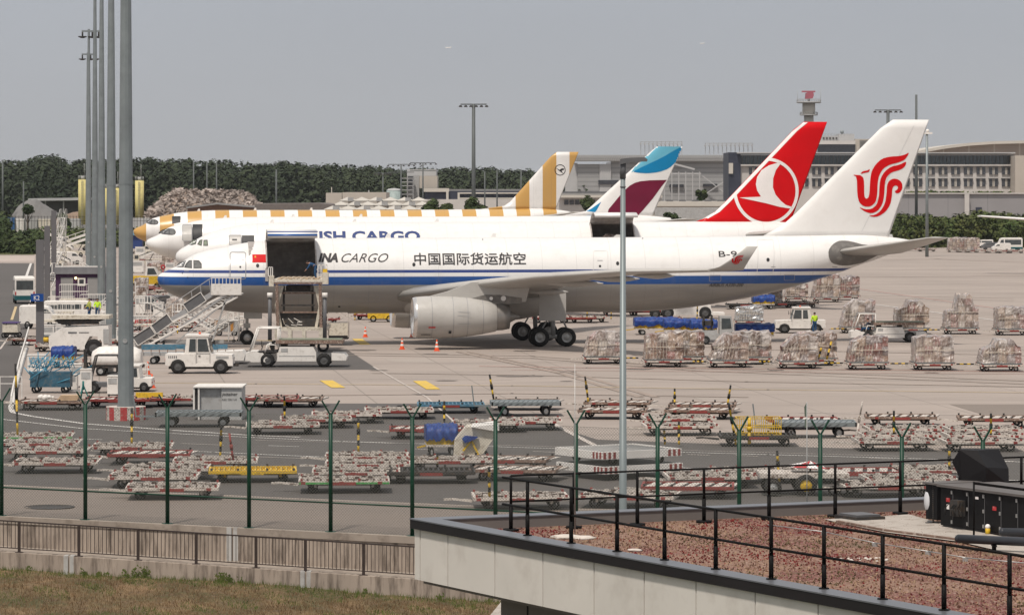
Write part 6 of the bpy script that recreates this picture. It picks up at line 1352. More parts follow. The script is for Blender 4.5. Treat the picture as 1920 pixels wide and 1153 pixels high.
def mk_pylon():
    t = thing('sign_pylon', 'x', 'pylon'); MB().box(-.28,.28,-.12,.12,0,7.95).build('slab', mat('pylon_grey', (.13,.125,.13), .6, 0, .06, .5), t); MB().box(-.33,.33,-.16,.16,0,.3).build('foot', M_DARK, t); return t
for px, D, s_, lb in ((75,256,1,'nearest sign pylon, carrying the blue sign'),(88.5,350,1.0,'second sign pylon behind the blue sign one'),(101,440,1.12,'farthest sign pylon of the three')): place('pylon', mk_pylon, (X_at(px,D), D), 0, lb, GS, (s_,1,s_))
D = 255.6; t = thing('stand_sign', 'blue sign reading K2 on the nearest pylon', 'sign', (0,0,0)); b = MB(); PB(b, 57.5, 81.5, 551, 565, D-.1, .1); b.build('board', mat('sign_blue', (.01,.06,.25), .4, 0, .03, 1), t)
flat_text('lettering', 'K2', M_LWHITE, t, (X_at(64,D), X_at(74.5,D), Z_at(562.5,D), Z_at(554,D)), D-.115, 0, 0.0)
# --- passenger stairs at the front door of the nearest jet
def P3D(px, py, D): return Vector((X_at(px,D), D, Z_at(py,D)))
t = thing('passenger_stairs', 'mobile passenger stairs with dark side panels at the nearest jet front door', 'stairs', (0,0,0)); Ds = (257.6, 259.2)
top0, bot0 = (402,548), (252,645); M_ALU = mat('aluminium', (.42,.42,.42), .4, .5, .08, 2)
b = MB()
for D in Ds: b.bar(P3D(*top0,D), P3D(*bot0,D), .12, .35); b.bar(P3D(425,552,D), P3D(300,640,D), .1, .14); b.bar(P3D(440,552,D), P3D(330,642,D), .08, .1)
b.build('stringer', M_ALU, t); b = MB()
for D in Ds:
    A0, A1, B0, B1 = P3D(250,642,D), P3D(424,551,D), P3D(268,652,D), P3D(446,556,D); b.bar(A0, A1, .13, .16); b.bar(B0, B1, .12, .14)
    for k in range(18): b.bar(A0.lerp(A1,k/18), B0.lerp(B1,(k+.5)/18), .05); b.bar(B0.lerp(B1,(k+.5)/18), A0.lerp(A1,(k+1)/18), .05)
b.build('truss', M_WHITE, t); b = MB()
for k in range(26): p = P3D(lerp(400,254,k/25), lerp(548,643,k/25), Ds[0]); b.box(p.x-.16,p.x+.16,Ds[0]+.02,Ds[1]-.02,p.z-.02,p.z+.03)
b.build('step', M_GREY, t); b = MB()
for D in Ds:
    for k in range(9): x = lerp(395,262,k/8); y = lerp(541,636,k/8); b.bar(P3D(x,y+6,D), P3D(x-3,y-18,D), .05)
    b.bar(P3D(396,521,D), P3D(250,618,D), .06)
b.build('handrail', M_ALU, t)
for x0, y0, x1, y1 in ((345,572,378,550),(285,612,315,590),(250,634,283,613)):
    for D in (Ds[0]-.1,): 
        b = MB(); p, q = P3D(x0-2,y0-2,D), P3D(x1-2,y1-2,D); h_ = Vector((.35,0,.62)); b.add([p,q,q+Vector((.42,0,-.62)),p+Vector((.42,0,-.62)),p+Vector((0,.05,0)),q+Vector((0,.05,0)),q+Vector((.42,.05,-.62)),p+Vector((.42,.05,-.62))], [(0,1,2,3),(4,7,6,5),(0,4,5,1),(1,5,6,2),(2,6,7,3),(3,7,4,0)]); pn = b.build('side_panel', M_DGREY, t)
        b = MB(); c4_ = [p,q,q+Vector((.42,0,-.62)),p+Vector((.42,0,-.62))]
        for i in range(4): b.bar(c4_[i]-Vector((0,.03,0)), c4_[(i+1) % 4]-Vector((0,.03,0)), .07, .05)
        b.build('panel_frame', M_WHITE, pn)
b = MB(); p, q = P3D(396,532,Ds[0]), P3D(453,553,Ds[0]); b.box(p.x,q.x,Ds[0]-.15,Ds[0]-.08,q.z,p.z); b.box(p.x,q.x,Ds[0]-.08,Ds[1]+.3,q.z,q.z+.1); b.build('platform', M_WHITE, t)
b = MB(); zt_ = Z_at(521,Ds[0])
for k in range(9): x = lerp(p.x+.05,q.x-.05,k/8); b.bar((x,Ds[0]-.12,p.z),(x,Ds[0]-.12,zt_),.05)
b.bar((p.x,Ds[0]-.12,zt_),(q.x,Ds[0]-.12,zt_),.06); b.build('platform_railing', M_WHITE, t)
b = MB(); b.bar(P3D(424,560,Ds[0]), P3D(398,640,Ds[0]), .12); b.bar(P3D(424,560,Ds[1]), P3D(398,640,Ds[1]), .12); b.bar(P3D(262,640,Ds[0]+.5), P3D(420,640,Ds[0]+.5), .3, .25); b.build('undercarriage', M_GREY, t)
for x in (300, 395):
    b = MB(); c_ = P3D(x, 640, Ds[0]+.1); b.lathe([(-.12,.2),(-.12,.35),(.12,.35),(.12,.2)], (c_.x, c_.y, .35), 'y', 14); b.build('wheel', M_BLACK, t)
# --- high loader under the open cargo door
t = thing('high_loader', 'scissor high loader raised to the open cargo door of the nearest jet', 'loader', (0,0,0)); D0, D1 = 250.5, 256.5
def BX(b, x0, x1, y0, y1, D, dep, mi=0): return PB(b, x0, x1, y0, y1, D, dep, mi)
b = MB(); BX(b, 512, 606, 524, 529, D0, D1-D0); b.build('platform', M_CREAM, t); b = MB()
for k in range(8): BX(b, 520+k*10, 527+k*10, 522, 524.2, D0+.2, D1-D0-.4)
b.build('platform_roller', mat('worn_roller', (.34,.24,.13), .7, 0, .4, 3, (.55,.5,.45), .8, 5, (.48,.56)), t); b = MB(); BX(b, 511, 607, 529.5, 533, D0-.05, .3); b.build('rusty_edge', M_RUST, t)
b = MB()
for D in (D0+.4, D1-.6):
    b.bar(P3D(529,536,D), P3D(518,574,D), .24, .24); b.bar(P3D(518,574,D), P3D(526,618,D), .3, .3); b.bar(P3D(592,536,D), P3D(600,574,D), .2, .2); b.bar(P3D(600,574,D), P3D(592,618,D), .2, .2)
b.build('scissor_arm', M_CREAM, t); b = MB(); BX(b, 527, 590, 571, 574, D0+.5, .3); BX(b, 529, 588, 545, 547, D1-1, .3); BX(b,530,534,536,600,D1-1.2,.2); BX(b,584,588,536,600,D1-1.2,.2)
BX(b, 536, 582, 536, 546, D0+1, 3); b.build('cross_member', M_DARK, t); b = MB()
for x in (519, 522+78): b.bar(P3D(x,533,D0+.1), P3D(x+2,622,D0+.1), .22, .2)
BX(b, 523, 600, 548, 551, D0+.6, .3); BX(b, 523, 600, 584, 587, D0+.6, .3); b.build('guide_frame', M_RUST, t)
b = MB(); BX(b, 515, 612, 614, 620, D0-.2, D1-D0); BX(b, 515,521,620,636,D0-.2,1); BX(b, 540,547,620,634,D0-.2,.8); BX(b, 566,573,620,634,D0-.2,.8); BX(b, 598,611,620,636,D0-.2,1); b.build('chassis', M_CREAM, t)
b = MB(); BX(b, 520,606,588,612,D0+.8,3.5); b.build('power_unit', M_DARK, t)
for x in (506, 609):
    b = MB(); b.cyl(P3D(x,555,D0-.3), P3D(x,638,D0-.3), .13, .15, 10); b.build('outrigger', M_DGREY, t); b = MB(); b.cyl(P3D(x,549,D0-.3), P3D(x,558,D0-.3), .2, .2, 10); b.build('work_light', M_WHITE, t)
b = MB(); BX(b, 504, 513, 517, 537, D0-.1, .7); BX(b, 604, 615, 511, 533, D0-.1, 1.0); b.build('control_box', M_CREAM, t); b = MB(); BX(b, 605, 613.5, 504.5, 511, D0+.2, .3); b.build('warning_sign', M_YEL, t)
b = MB()
for x in (503.5, 507.5, 511): b.bar(P3D(x,501,D0), P3D(x,518,D0), .06)
b.bar(P3D(503.5,501,D0), P3D(511,501,D0), .06)
for x in (596, 602, 613): b.bar(P3D(x,496,D0+1), P3D(x,524,D0+1), .06)
b.bar(P3D(596,497,D0+1), P3D(613,497,D0+1), .06); b.bar(P3D(596,509,D0+1), P3D(613,509,D0+1), .05)
for q_ in range(16): u_ = (q_*37 % 80)/80; v_ = (q_*53 % 70)/70; b.bar(P3D(524+u_*70,590+v_*24,D0+.3+u_), P3D(524+((u_*1.7) % 1)*70,592+((v_*2.3) % 1)*24,D0+.9), .05)
for k in range(12): b.bar(P3D(600,534+k*7,D0+.8), P3D(605,534+k*7,D0+.8), .04)
b.build('railing', M_WHITE, t)
for x in (517, 606): 
    c_ = P3D(x, 636, D0+1.2); b = MB(); b.lathe([(-.15,.25),(-.15,.42),(.15,.42),(.15,.25)], (c_.x, c_.y, .42), 'y', 14); b.build('wheel', M_BLACK, t)
t = thing('container_dolly', 'rusty container trolley parked right of the high loader', 'trolley', (0,0,0)); b = MB(); BX(b, 615, 652, 606, 629, 262, 2.4); b.build('container', M_CREAM, t); b = MB(); BX(b, 613.5, 615, 586, 632, 261.8, .2); BX(b, 652, 653.5, 586, 632, 261.8, .2); BX(b, 613.5, 653.5, 586, 587.5, 261.8, .2); b.build('frame', M_CHIP, t); b = MB(); BX(b, 616, 652, 629.2, 636, 262, 2.2); b.build('running_gear', M_BLACK, t)
# --- grey unit load container in the near field
t = thing('air_cargo_container', 'grey air cargo container with black lettering behind the flatbed trailer', 'container', (0,0,0)); Dc = G(410,789)[1]+.8; b = MB(); PB(b, 374, 415, 727, 787, Dc, 2.2); b.build('door_curtain', M_GREY, t); b = MB(); PB(b, 415.3, 453, 727.5, 788, Dc-.15, 2.5); b.build('side_wall', mat('pale_container_grey', (.46,.46,.45), .5, .1, .06, 1, (.3,.3,.29), .3, 4), t)
b = MB(); PB(b, 362, 455, 724.5, 727, Dc-.25, 2.8); PB(b, 362, 365, 727, 780, Dc-.2, 2.4); PB(b, 371, 374, 727, 787, Dc-.2, .3); PB(b, 362, 374, 775, 780, Dc-.2, .3); PB(b,362,455,787.5,790,Dc-.2,2.6); b.build('edge_frame', M_WHITE, t)
b = MB(); PB(b, 365.5, 370.5, 729, 774, Dc+.1, 2.0); b.build('end_panel', M_DGREY, t); flat_text('lettering', 'jettainer', M_INK, t, (X_at(416.5,Dc), X_at(446,Dc), Z_at(743,Dc), Z_at(735.5,Dc)), Dc-.17, .2, .01); flat_text('lettering', 'AKE 3201 LH', M_INK, t, (X_at(416.5,Dc), X_at(444,Dc), Z_at(750.5,Dc), Z_at(746.5,Dc)), Dc-.17, 0, .0)
# ------------------------------------------------------------------ people
M_SKIN = mat('skin', (.42,.24,.17), .6, 0, .05, 8); M_TROU = mat('work_trousers', (.02,.07,.16), .8, 0, .15, 8); M_HAIR = mat('hair', (.03,.02,.015), .7, 0, .1, 10); M_SHOE = M_BLACK
def skinned(name, chains, m, par, sub=2):
    # chains: list of [(point, radius), ...]; the first point of every chain but the first snaps to an existing joint
    vs, es, rs = [], [], []
    for ch in chains:
        prev = None
        for p, r in ch:
            idx = next((i for i, q in enumerate(vs) if (Vector(q)-Vector(p)).length < .004), None)
            if idx is None: vs.append(p); rs.append(r); idx = len(vs)-1
            if prev is not None and prev != idx: es.append((prev, idx))
            prev = idx
    me = bpy.data.meshes.new('tmp'); me.from_pydata(vs, es, []); o = bpy.data.objects.new('tmp', me); COL.objects.link(o)
    md = o.modifiers.new('s', 'SKIN'); md.use_smooth_shade = True; sb = o.modifiers.new('d', 'SUBSURF'); sb.levels = sub; sb.render_levels = sub
    for i, r in enumerate(rs): sv = me.skin_vertices[0].data[i]; sv.radius = (r, r); sv.use_root = (i == 0)
    bpy.context.view_layer.update(); dg = bpy.context.evaluated_depsgraph_get(); m2 = bpy.data.meshes.new_from_object(o.evaluated_get(dg)); bpy.data.objects.remove(o)
    m2.materials.clear(); m2.materials.append(m)
    for p in m2.polygons: p.use_smooth = True
    q = bpy.data.objects.new(name, m2); COL.objects.link(q); q.parent = par; return q
def person(loc, rz, label, pose='stand', top=M_HIVIS, legs=None, hair=True, group=None):
    t = thing('person', label, 'person', loc, rz, group); legs = legs or M_TROU
    if pose == 'sit':
        hip = (0,0,.55); L = {s: [(s*.09,.02,.55),(s*.11,.45,.58),(s*.11,.52,.12),(s*.11,.66,.06)] for s in (-1,1)}; ch_, nk, hd = (0,-.02,.95), (0,0,1.1), (0,.02,1.25)
        arms = {s: [(s*.18,-.01,1.03),(s*.22,.12,.8),(s*.16,.36,.88)] for s in (-1,1)}
    elif pose == 'bend':
        hip = (0,0,.92); L = {s: [(s*.09,.0,.9),(s*.12,.06,.48),(s*.12,-.02,.1),(s*.12,.12,.05)] for s in (-1,1)}; ch_, nk, hd = (0,.34,1.12), (0,.48,1.18), (0,.6,1.2)
        arms = {s: [(s*.18,.4,1.1),(s*.22,.52,.86),(s*.14,.68,.7)] for s in (-1,1)}
    else:
        hip = (0,0,.95); L = {s: [(s*.09,0,.93),(s*.11,.03,.5),(s*.13,-.01,.1),(s*.14,.13,.05)] for s in (-1,1)}; ch_, nk, hd = (0,0,1.3), (0,.01,1.5), (0,.02,1.63)
        arms = {-1: [(-.19,0,1.42),(-.26,.02,1.14),(-.24,.12,.9)], 1: [(.19,0,1.42),(.27,.06,1.15),(.2,.26,1.02)]}
    mid = tuple((hip[i]+ch_[i])/2 for i in range(3)); H_ = Vector(hd)
    body = [[(hip,.115),(mid,.12),(ch_,.14),(nk,.058),(tuple(H_-Vector((0,0,.05))),.075),(hd,.095),(tuple(H_+Vector((0,0,.08))),.07)]]
    for s in (-1,1):
        a = arms[s]; l = L[s]; body.append([(ch_,.14),(a[0],.062),(a[1],.047),(a[2],.034)]); body.append([(hip,.115),(l[0],.085),(l[1],.06),(l[2],.042),(l[3],.04)])
        w_ = Vector(a[2]); d = (w_-Vector(a[1])).normalized(); sd_ = d.cross(Vector((0,0,1))); sd_ = sd_.normalized() if sd_.length > .1 else Vector((1,0,0)); pm = w_+d*.07; body.append([(a[2],.034),(tuple(pm),.032)])
        for k, ln in enumerate((.06,.075,.08,.07)):
            q = pm+sd_*(k-1.5)*.019+d*.02; body.append([(tuple(pm),.032),(tuple(q),.0095),(tuple(q+d*ln*.55+Vector((0,0,-.008))),.009),(tuple(q+d*ln+Vector((0,0,-.028))),.007)])
        th_ = w_+d*.02+sd_*(-s)*.035; body.append([(a[2],.034),(tuple(th_),.011),(tuple(th_+d*.045+sd_*(-s)*.01),.009)])
    skinned('body', body, M_SKIN, t, 1)
    skinned('jacket', [[(tuple(Vector(hip)+Vector((0,0,.02))),.14),(mid,.145),(ch_,.165),(tuple(Vector(ch_).lerp(Vector(nk),.6)),.09)]]+[[(ch_,.165),(arms[s][0],.08),(arms[s][1],.062),(tuple(Vector(arms[s][1]).lerp(Vector(arms[s][2]),.85)),.05)] for s in (-1,1)], top, t)
    skinned('trousers', [[(hip,.13),(L[s][0],.1),(L[s][1],.078),(tuple(Vector(L[s][1]).lerp(Vector(L[s][2]),.95)),.062)] for s in (-1,1)], legs, t)
    for s in (-1,1): b = MB(); p = L[s][2]; q = L[s][3]; b.lathe([(-.13,.02),(-.1,.05),(.05,.055),(.14,.04),(.16,.01)], (0,0,0), 'y', 10); b.v = [(p[0]+x, (p[1]+q[1])/2+y, max(0.0, z+.045)+(q[2]-.05)) for x, y, z in b.v]; b.build('shoe', M_SHOE, t)
    if hair: b = MB(); b.ball((hd[0],hd[1]-.015,hd[2]+.045), .098, 0, 8, .8); b.build('hair', M_HAIR, t)
    b = MB(); b.ball((hd[0],hd[1]+.095,hd[2]-.01), .016, 0, 5); b.build('nose', M_SKIN, t)
    for s in (-1,1): b = MB(); b.ball((hd[0]+s*.035,hd[1]+.083,hd[2]+.02), .01, 0, 5); b.build('eye', M_BLACK, t); b = MB(); b.ball((hd[0]+s*.093,hd[1],hd[2]), .022, 0, 5); b.build('ear', M_SKIN, t)
    b = MB(); b.box(hd[0]-.025,hd[0]+.025,hd[1]+.084,hd[1]+.092,hd[2]-.058,hd[2]-.05); b.build('mouth', M_RED, t)
    return t
x, y = G(1527, 626); person((x, y-.2, 0), R(20), 'worker in yellow high-visibility jacket and blue trousers beside the towing tractor')
x, y = G(1667, 642); person((x-1.5, y+1.0, .45), R(90), 'driver in dark blue seated in the open white transporter', 'sit', M_NAVYP)
D = 252; person((X_at(592,D), D, Z_at(524,D)), R(90), 'loader in blue overalls bending on the raised high loader deck', 'bend', M_TROU)
x, y = G(182, 628); person((x, y+.3, 1.16), R(180), 'worker in yellow vest on the white platform between the second and third masts'); 
x, y = G(166, 628); person((x, y+.6, 1.16), R(120), 'worker in dull yellow top behind the railings left of the third mast', 'stand', mat('faded_hi_vis', (.4,.42,.1), .8))
# ------------------------------------------------------------------ crowded equipment lane at left
def at_(px, py, dy=1.0): x, y = G(px, py); return (x, y+dy)
# purple hut
t = thing('hut', 'dark purple hut with grey roof band, pale door and lit lamp', 'hut', (0,0,0)); D = 350
M_PUR = mat('purple_panel', (.055,.02,.06), .6, 0, .08, 1); b = MB(); PB(b, 104, 200, 514, HOR+F*EYE/D, D, 4); b.build('wall', M_PUR, t); b = MB(); PB(b, 102, 204, 501, 513.9, D-.3, 4.6); b.build('roof', mat('slate_roof', (.19,.19,.20), .6), t); b = MB(); PB(b, 104, 190, 499, 500.9, D-.2, .4); b.build('roof_rail', M_WHITE, t)
b = MB(); PB(b, 114, 137, 520.5, 560, D-.06, .05); b.build('door', M_ROOFG, t); b = MB(); PB(b, 164, 186, 520.5, 560, D-.06, .05); b.build('door', M_ROOFG, t); b = MB(); PB(b, 145.5, 160, 521, 536, D-.08, .07); w_ = b.build('window', M_WHITE, t); b = MB(); PB(b, 148.5, 157, 524, 532, D-.1, .02); b.build('pane', M_WINB, w_)
lm, ln_, lp = newmat('warm_lamp'); lp.inputs['Emission Color'].default_value = (1,.75,.35,1); lp.inputs['Emission Strength'].default_value = 3; lp.inputs['Base Color'].default_value = (.9,.8,.5,1); b = MB(); b.ball((X_at(142.5,D), D-.2, Z_at(521.5,D)), .13); b.build('lamp', lm, t)
# railing crowd: a generic work platform with railings
def mk_workdeck(L=4.2, W=2.2, h0=1.15, seed=1):
    t = thing('work_platform', 'x', 'platform'); hx, hy = L/2, W/2; b = MB(); b.box(-hx,hx,-hy,hy,h0-.14,h0); b.build('deck', M_CREAM, t); b = MB()
    for y in (-hy+.03, hy-.03):
        for k in range(7): x = lerp(-hx,hx,k/6); b.bar((x,y,h0),(x,y,h0+1.1),.035)
        for z in (h0+.55,h0+1.1): b.bar((-hx,y,z),(hx,y,z),.03)
    for x in (-hx+.03,hx-.03):
        for z in (h0+.5,h0+1.1): b.bar((x,-hy,z),(x,hy,z),.045)
    b.build('railing', M_WHITE, t); b = MB()
    for x in (-hx+.4,0,hx-.4): b.bar((x,-hy+.2,.3),(x+.5,-hy+.2,h0-.14),.08); b.bar((x+.5,-hy+.2,.3),(x,-hy+.2,h0-.14),.08)
    b.box(-hx,hx,-hy+.2,hy-.2,.3,.42); b.build('underframe', M_GREY, t)
    for x in (-hx+.6,hx-.6):
        for y in (-hy+.2,hy-.2): wheelp(t, x, y, .28, .2)
    return t
GW = 'white platforms with railings'
def wdeck(px, py, lb, rz=0, s=(1,1,1)): return place('wdeck', mk_workdeck, at_(px,py), R(rz), lb, GW, s)
wdeck(150, 622, 'long white railing platform behind the big belt machine', 0, (1.0,1,1)); wdeck(112, 612, 'railing platform just right of the sign pylons', 3, (.5,1,1.1)); wdeck(178, 606, 'railing platform behind the worker in yellow', 0, (.6,1,1.1))
wdeck(136, 588, 'railing platform half hidden behind the minibus', 2, (.6,1,1.2)); wdeck(118, 540, 'white railing platform in front of the purple hut', 4, (.5,1,1)); wdeck(168, 560, 'railing platform with dark panel right of the hut door', 0, (.7,1,1.1))
# generic belt loader: chassis, cab, inclined conveyor
def mk_beltloader():
    t = thing('belt_loader', 'x', 'belt loader'); b = MB(); b.prism([(-2.4,.4),(-2.4,.95),(-1.2,1.0),(2.3,.85),(2.4,.4)], 'y', -.95, .95); b.build('chassis', M_CREAM, t)
    b = MB(); b.prism([(-3.4,.75),(3.6,2.6),(3.7,2.85),(3.5,2.95),(-3.4,1.05)], 'y', -.45, .45); b.build('conveyor', M_WHITE, t); b = MB(); b.prism([(-3.35,1.07),(3.45,2.97),(3.4,3.0),(-3.4,1.1)], 'y', -.36, .36); b.build('belt', M_BLACK, t)
    b = MB()
    for y in (-.5,.5): b.bar((-3.2,y,1.5),(3.4,y,3.4),.05); [b.bar((x,y,1.0+(x+3.4)*.272),(x,y,1.48+(x+3.2)*.288),.04) for x in (-3,-1.5,0,1.5,3)]
    b.build('railing', M_WHITE, t); b = MB(); b.box(-2.3,-1.2,-.9,-.5,.95,2.0); c = b.build('cab', M_CREAM, t); b = MB(); b.box(-2.15,-1.35,-.92,-.9,1.3,1.85); b.build('side_window', M_GLASS, c); b = MB(); b.bar((1.2,0,.9),(2.2,0,2.3),.12); b.build('lift_arm', M_DARK, t)
    for x in (-1.6,1.6):
        for y in (-.85,.85): wheelp(t, x, y, .36, .24)
    return t
GBL = 'belt loaders in the equipment lane'
def bloader(px, py, lb, rz=0, s=(1,1,1)): return place('bloader', mk_beltloader, at_(px,py), R(rz), lb, GBL, s)
bloader(132, 483, 'belt loader with raised conveyor behind the purple hut', 8, (1,1,1.25)); bloader(140, 470, 'second belt loader behind the purple hut, nearer the hedge', 12, (1.1,1,1.3)); bloader(115, 478, 'belt loader beside the farthest sign pylon', 170, (.6,1,1.3)); bloader(100, 505, 'belt loader with rounded white hood left of the hut roof', 172, (.7,1,1.25))
bloader(268, 500, 'belt loader right of the nearest mast, behind the yellow truck', 15, (.7,1,.9)); bloader(290, 478, 'small belt loader below the gold aircraft nose', 5, (.8,1,.8))
# upright white lamp cabinets receding behind the pylons
def mk_stair_tower():
    t = thing('boarding_steps', 'x', 'steps'); b = MB()
    for k in range(9): b.box(-1.6+k*.36,-1.2+k*.36,-.6,.6,.25+k*.27,.32+k*.27)
    b.build('step', M_GREY, t); b = MB()
    for y in (-.65,.65): b.bar((-1.6,y,.15),(1.7,y,2.65),.08,.22); b.bar((-1.6,y,1.2),(1.7,y,3.7),.05); [b.bar((x,y,.2+(x+1.6)*.757),(x,y,1.2+(x+1.6)*.757),.045) for x in (-1.5,-.7,.1,.9,1.65)]
    b.build('handrail', M_WHITE, t); b = MB(); b.box(1.7,2.7,-.65,.65,2.6,2.7)
    for x in (1.75,2.65):
        for y in (-.6,.6): b.bar((x,y,.1),(x,y,3.7),.07)
    b.bar((1.75,-.6,.6),(2.65,-.6,2.4),.05); b.bar((1.7,-.6,3.7),(2.7,-.6,3.7),.05); b.bar((1.7,.6,3.7),(2.7,.6,3.7),.05); b.build('frame', M_WHITE, t)
    for x in (-1.2,2.2):
        for y in (-.55,.55): wheelp(t, x, y, .16, .1, False)
    return t
GS2 = 'white boarding steps in the equipment lane'
def steps(px, py, lb, rz=0, s=(1,1,1)): return place('steps', mk_stair_tower, at_(px,py), R(rz), lb, GS2, s)
for i, (px, py, h, lb) in enumerate(((94,560,1.0,'white steps directly behind the nearest sign pylon'),(97,520,1.2,'second white steps behind the sign pylons'),(103,486,1.35,'third white steps behind the sign pylons'),(108,466,1.6,'fourth white steps behind the sign pylons'),(111,452,1.9,'tallest and farthest white steps of the receding line'))): steps(px, py, lb, 75, (1,1,h))
steps(395, 641, 'small white steps under the nose of the nearest jet', -15, (.9,1,.62)); steps(416, 640, 'yellowish steps beside the nose wheel', 10, (.7,1,.7)); steps(340, 604, 'white steps in front of the pale wrapped load by the nose', 60, (.8,1,.7)); steps(178, 548, 'green topped white steps at the right end of the hut', 170, (1,1,.9))
# big white machine with arched wheel well
t = thing('main_deck_loader', 'big white loader with dark angular wheel arch below the railings', 'loader', (*G(148,668), 0)); x0, x1 = -2.15, 2.1
b = MB(); b.prism([(-2.1,.7),(-2.1,1.4),(-1.2,2.0),(2.05,2.15),(2.05,.6),(1.6,.6),(1.6,1.0),(1.35,1.4),(.75,1.4),(.4,.75),(.4,.5),(-2.0,.5)], 'y', 0, 2.2); b.build('body', M_WHITE, t); b = MB(); b.box(-1.9,2.1,-.1,2.3,2.6,2.85); b.build('upper_deck', M_CREAM, t); b = MB(); b.prism([(-1.8,2.5),(-1.2,2.18),(1.0,2.25),(1.6,2.5)], 'y', .1, 2.1); b.build('lift_gear', M_DARK, t)
wheelp(t, 1.0, .2, .6, .35); wheelp(t, -1.4, .2, .5, .35); b = MB(); b.box(1.7,2.1,-.05,-.005,.9,1.9); b.build('panel', M_GREY, t); b = MB(); b.cyl((-2.1,.3,1.15),(-2.5,.3,1.15),.16); b.build('hose_drum', M_YEL, t)
b = MB(); b.box(-.75,-.15,-.02,-.004,1.6,1.7); b.bar((0,-.01,1.66),(.7,-.01,1.66),.03,.05); b.build('marking', M_DGREY, t)
# rounded white hood trailer, forklift
t = thing('tank_trailer', 'long white rounded-hood trailer behind the nearest mast', 'trailer', (*G(215,705), 0)); b = MB(); rg = []
for k in range(9): u = k/8; x = lerp(-1.45,1.6,u); h = .95*(1-abs(2*u-1)**6*.35); rg.append([(x, .9-.9*math.cos(a*math.pi/8)*.98, .98+h*.9*math.sin(a*math.pi/8)**.6) for a in range(9)]+[(x,1.75,.7),(x,.05,.7)])
b.loft(rg).build('hood', M_WHITE, t); b = MB(); b.box(-1.4,1.7,.1,1.7,.5,.699); b.build('chassis', M_DARK, t)
for xx in (-.9,1.0): wheelp(t, xx, .2, .3, .2); wheelp(t, xx, 1.6, .3, .2)
def mk_forklift():
    t = thing('forklift', 'x', 'forklift'); b = MB(); b.prism([(-.9,.35),(-.9,1.2),(-.2,1.1),(-.1,.6),(.9,.6),(1.0,.35)], 'y', -.55, .55); b.build('body', M_DGREY, t); b = MB()
    for y in (-.5,.5): b.tube([(-.85,y,1.2),(-.6,y,2.15),(.5,y,2.15),(.8,y,.7)], .045, 6)
    b.box(-.6,.5,-.5,.5,2.12,2.18); b.build('guard', M_DARK, t); b = MB()
    for y in (-.3,.3): b.bar((1.05,y,.1),(1.05,y,2.5),.1,.12)
    for z in (.4,1.4,2.4): b.bar((1.05,-.3,z),(1.05,.3,z),.1)
    b.build('mast', M_DARK, t); b = MB(); b.box(1.1,2.1,-.35,-.2,.1,.16); b.box(1.1,2.1,.2,.35,.1,.16); b.build('forks', M_GREY, t)
    b = MB(); b.box(-.5,0,-.3,.3,1.1,1.2); b.box(-.6,-.5,-.3,.3,1.2,1.6); b.build('seat', M_BLACK, t)
    for x, r in ((-.55,.28),(.65,.33)):
        for y in (-.5,.5): wheelp(t, x, y, r, .2)
    return t
place('forklift', mk_forklift, at_(196,738), R(180), 'dark forklift standing left of the nearest mast', None, (1.15,1,1.0))
# blue lattice cage
def mk_cage():
    t = thing('blue_cage_cart', 'x', 'cage cart'); b = MB(); b.box(-.95,.95,-.6,.6,.3,1.05); b.build('tub', mat('tub_blue', (.035,.10,.15), .5, 0, .3, 3, (.15,.13,.1), .5, 6), t); rn = random.Random(5); b = MB()
    for k in range(34): p = Vector((rn.uniform(-1,1.1), rn.uniform(-.75,.6), rn.uniform(.5,1.5))); q = p+Vector((rn.uniform(-.9,.9), rn.uniform(-.2,.2), rn.uniform(.1,.75))); b.cyl(p, q, .025, .025, 5)
    for k in range(10): b.cyl((-1+k*.22,-.63,1.25),(-.8+k*.22,-.63,1.8),.02,.02,5); b.cyl((-.8+k*.22,-.63,1.25),(-1+k*.22,-.63,1.8),.02,.02,5)
    b.build('tube_lattice', mat('bright_blue_tube', (.06,.24,.36), .4), t)
    for x in (-.7,.7):
        for y in (-.5,.5): wheelp(t, x, y, .2, .1, False)
    b = MB(); b.cyl((-.7,-.68,.2),(-.4,-.68,1.7),.03); b.build('handle', M_LBLUE, t); return t
place('cage', mk_cage, at_(92,738), R(0), 'light blue cart heaped with blue tubes beside the side road barrier', None, (1.2,1,1.15))
tarp(117, 690, 'small cart with blue cover below the big white loader', 0, .42)
# cabinets, boxes
def mk_cabinet(m=M_WHITE):
    t = thing('equipment_cabinet', 'x', 'cabinet'); b = MB(); b.box(-.5,.5,-.35,.35,.12,1.5); b.build('body', m, t); b = MB(); b.box(-.53,.53,-.38,.38,1.5,1.56); b.build('lid', M_WHITE, t); b = MB(); b.box(-.45,-.35,-.3,.3,0,.12); b.box(.35,.45,-.3,.3,0,.12); b.build('foot', M_DARK, t); b = MB(); b.box(-.4,.4,-.365,-.352,.9,1.35); b.build('door_panel', M_GREY, t); return t
GC = 'cabinets in the equipment lane'
for px, py, s, lb in ((68,700,(1.2,1,.75),'white cabinet behind the blue tube cart'),(141,727,(.65,1,.9),'white upright cabinet right of the blue tube cart'),(130,733,(.8,1,.6),'grey tub in front of the upright cabinet'),(160,738,(.65,1,.9),'cabinet with wooden slats beside the forklift'),(210,742,(.6,1,.72),'light grey cabinet touching the left side of the nearest mast'),(192,640,(.5,1,1.3),'grey cabinet at the foot of the third mast'),(107,570,(1.4,1,1.0),'white topped box in front of the purple hut'),(128,612,(.6,1,.6),'small pale box among the railings')): place('cab', mk_cabinet, at_(px,py,.6), 0, lb, GC, s)
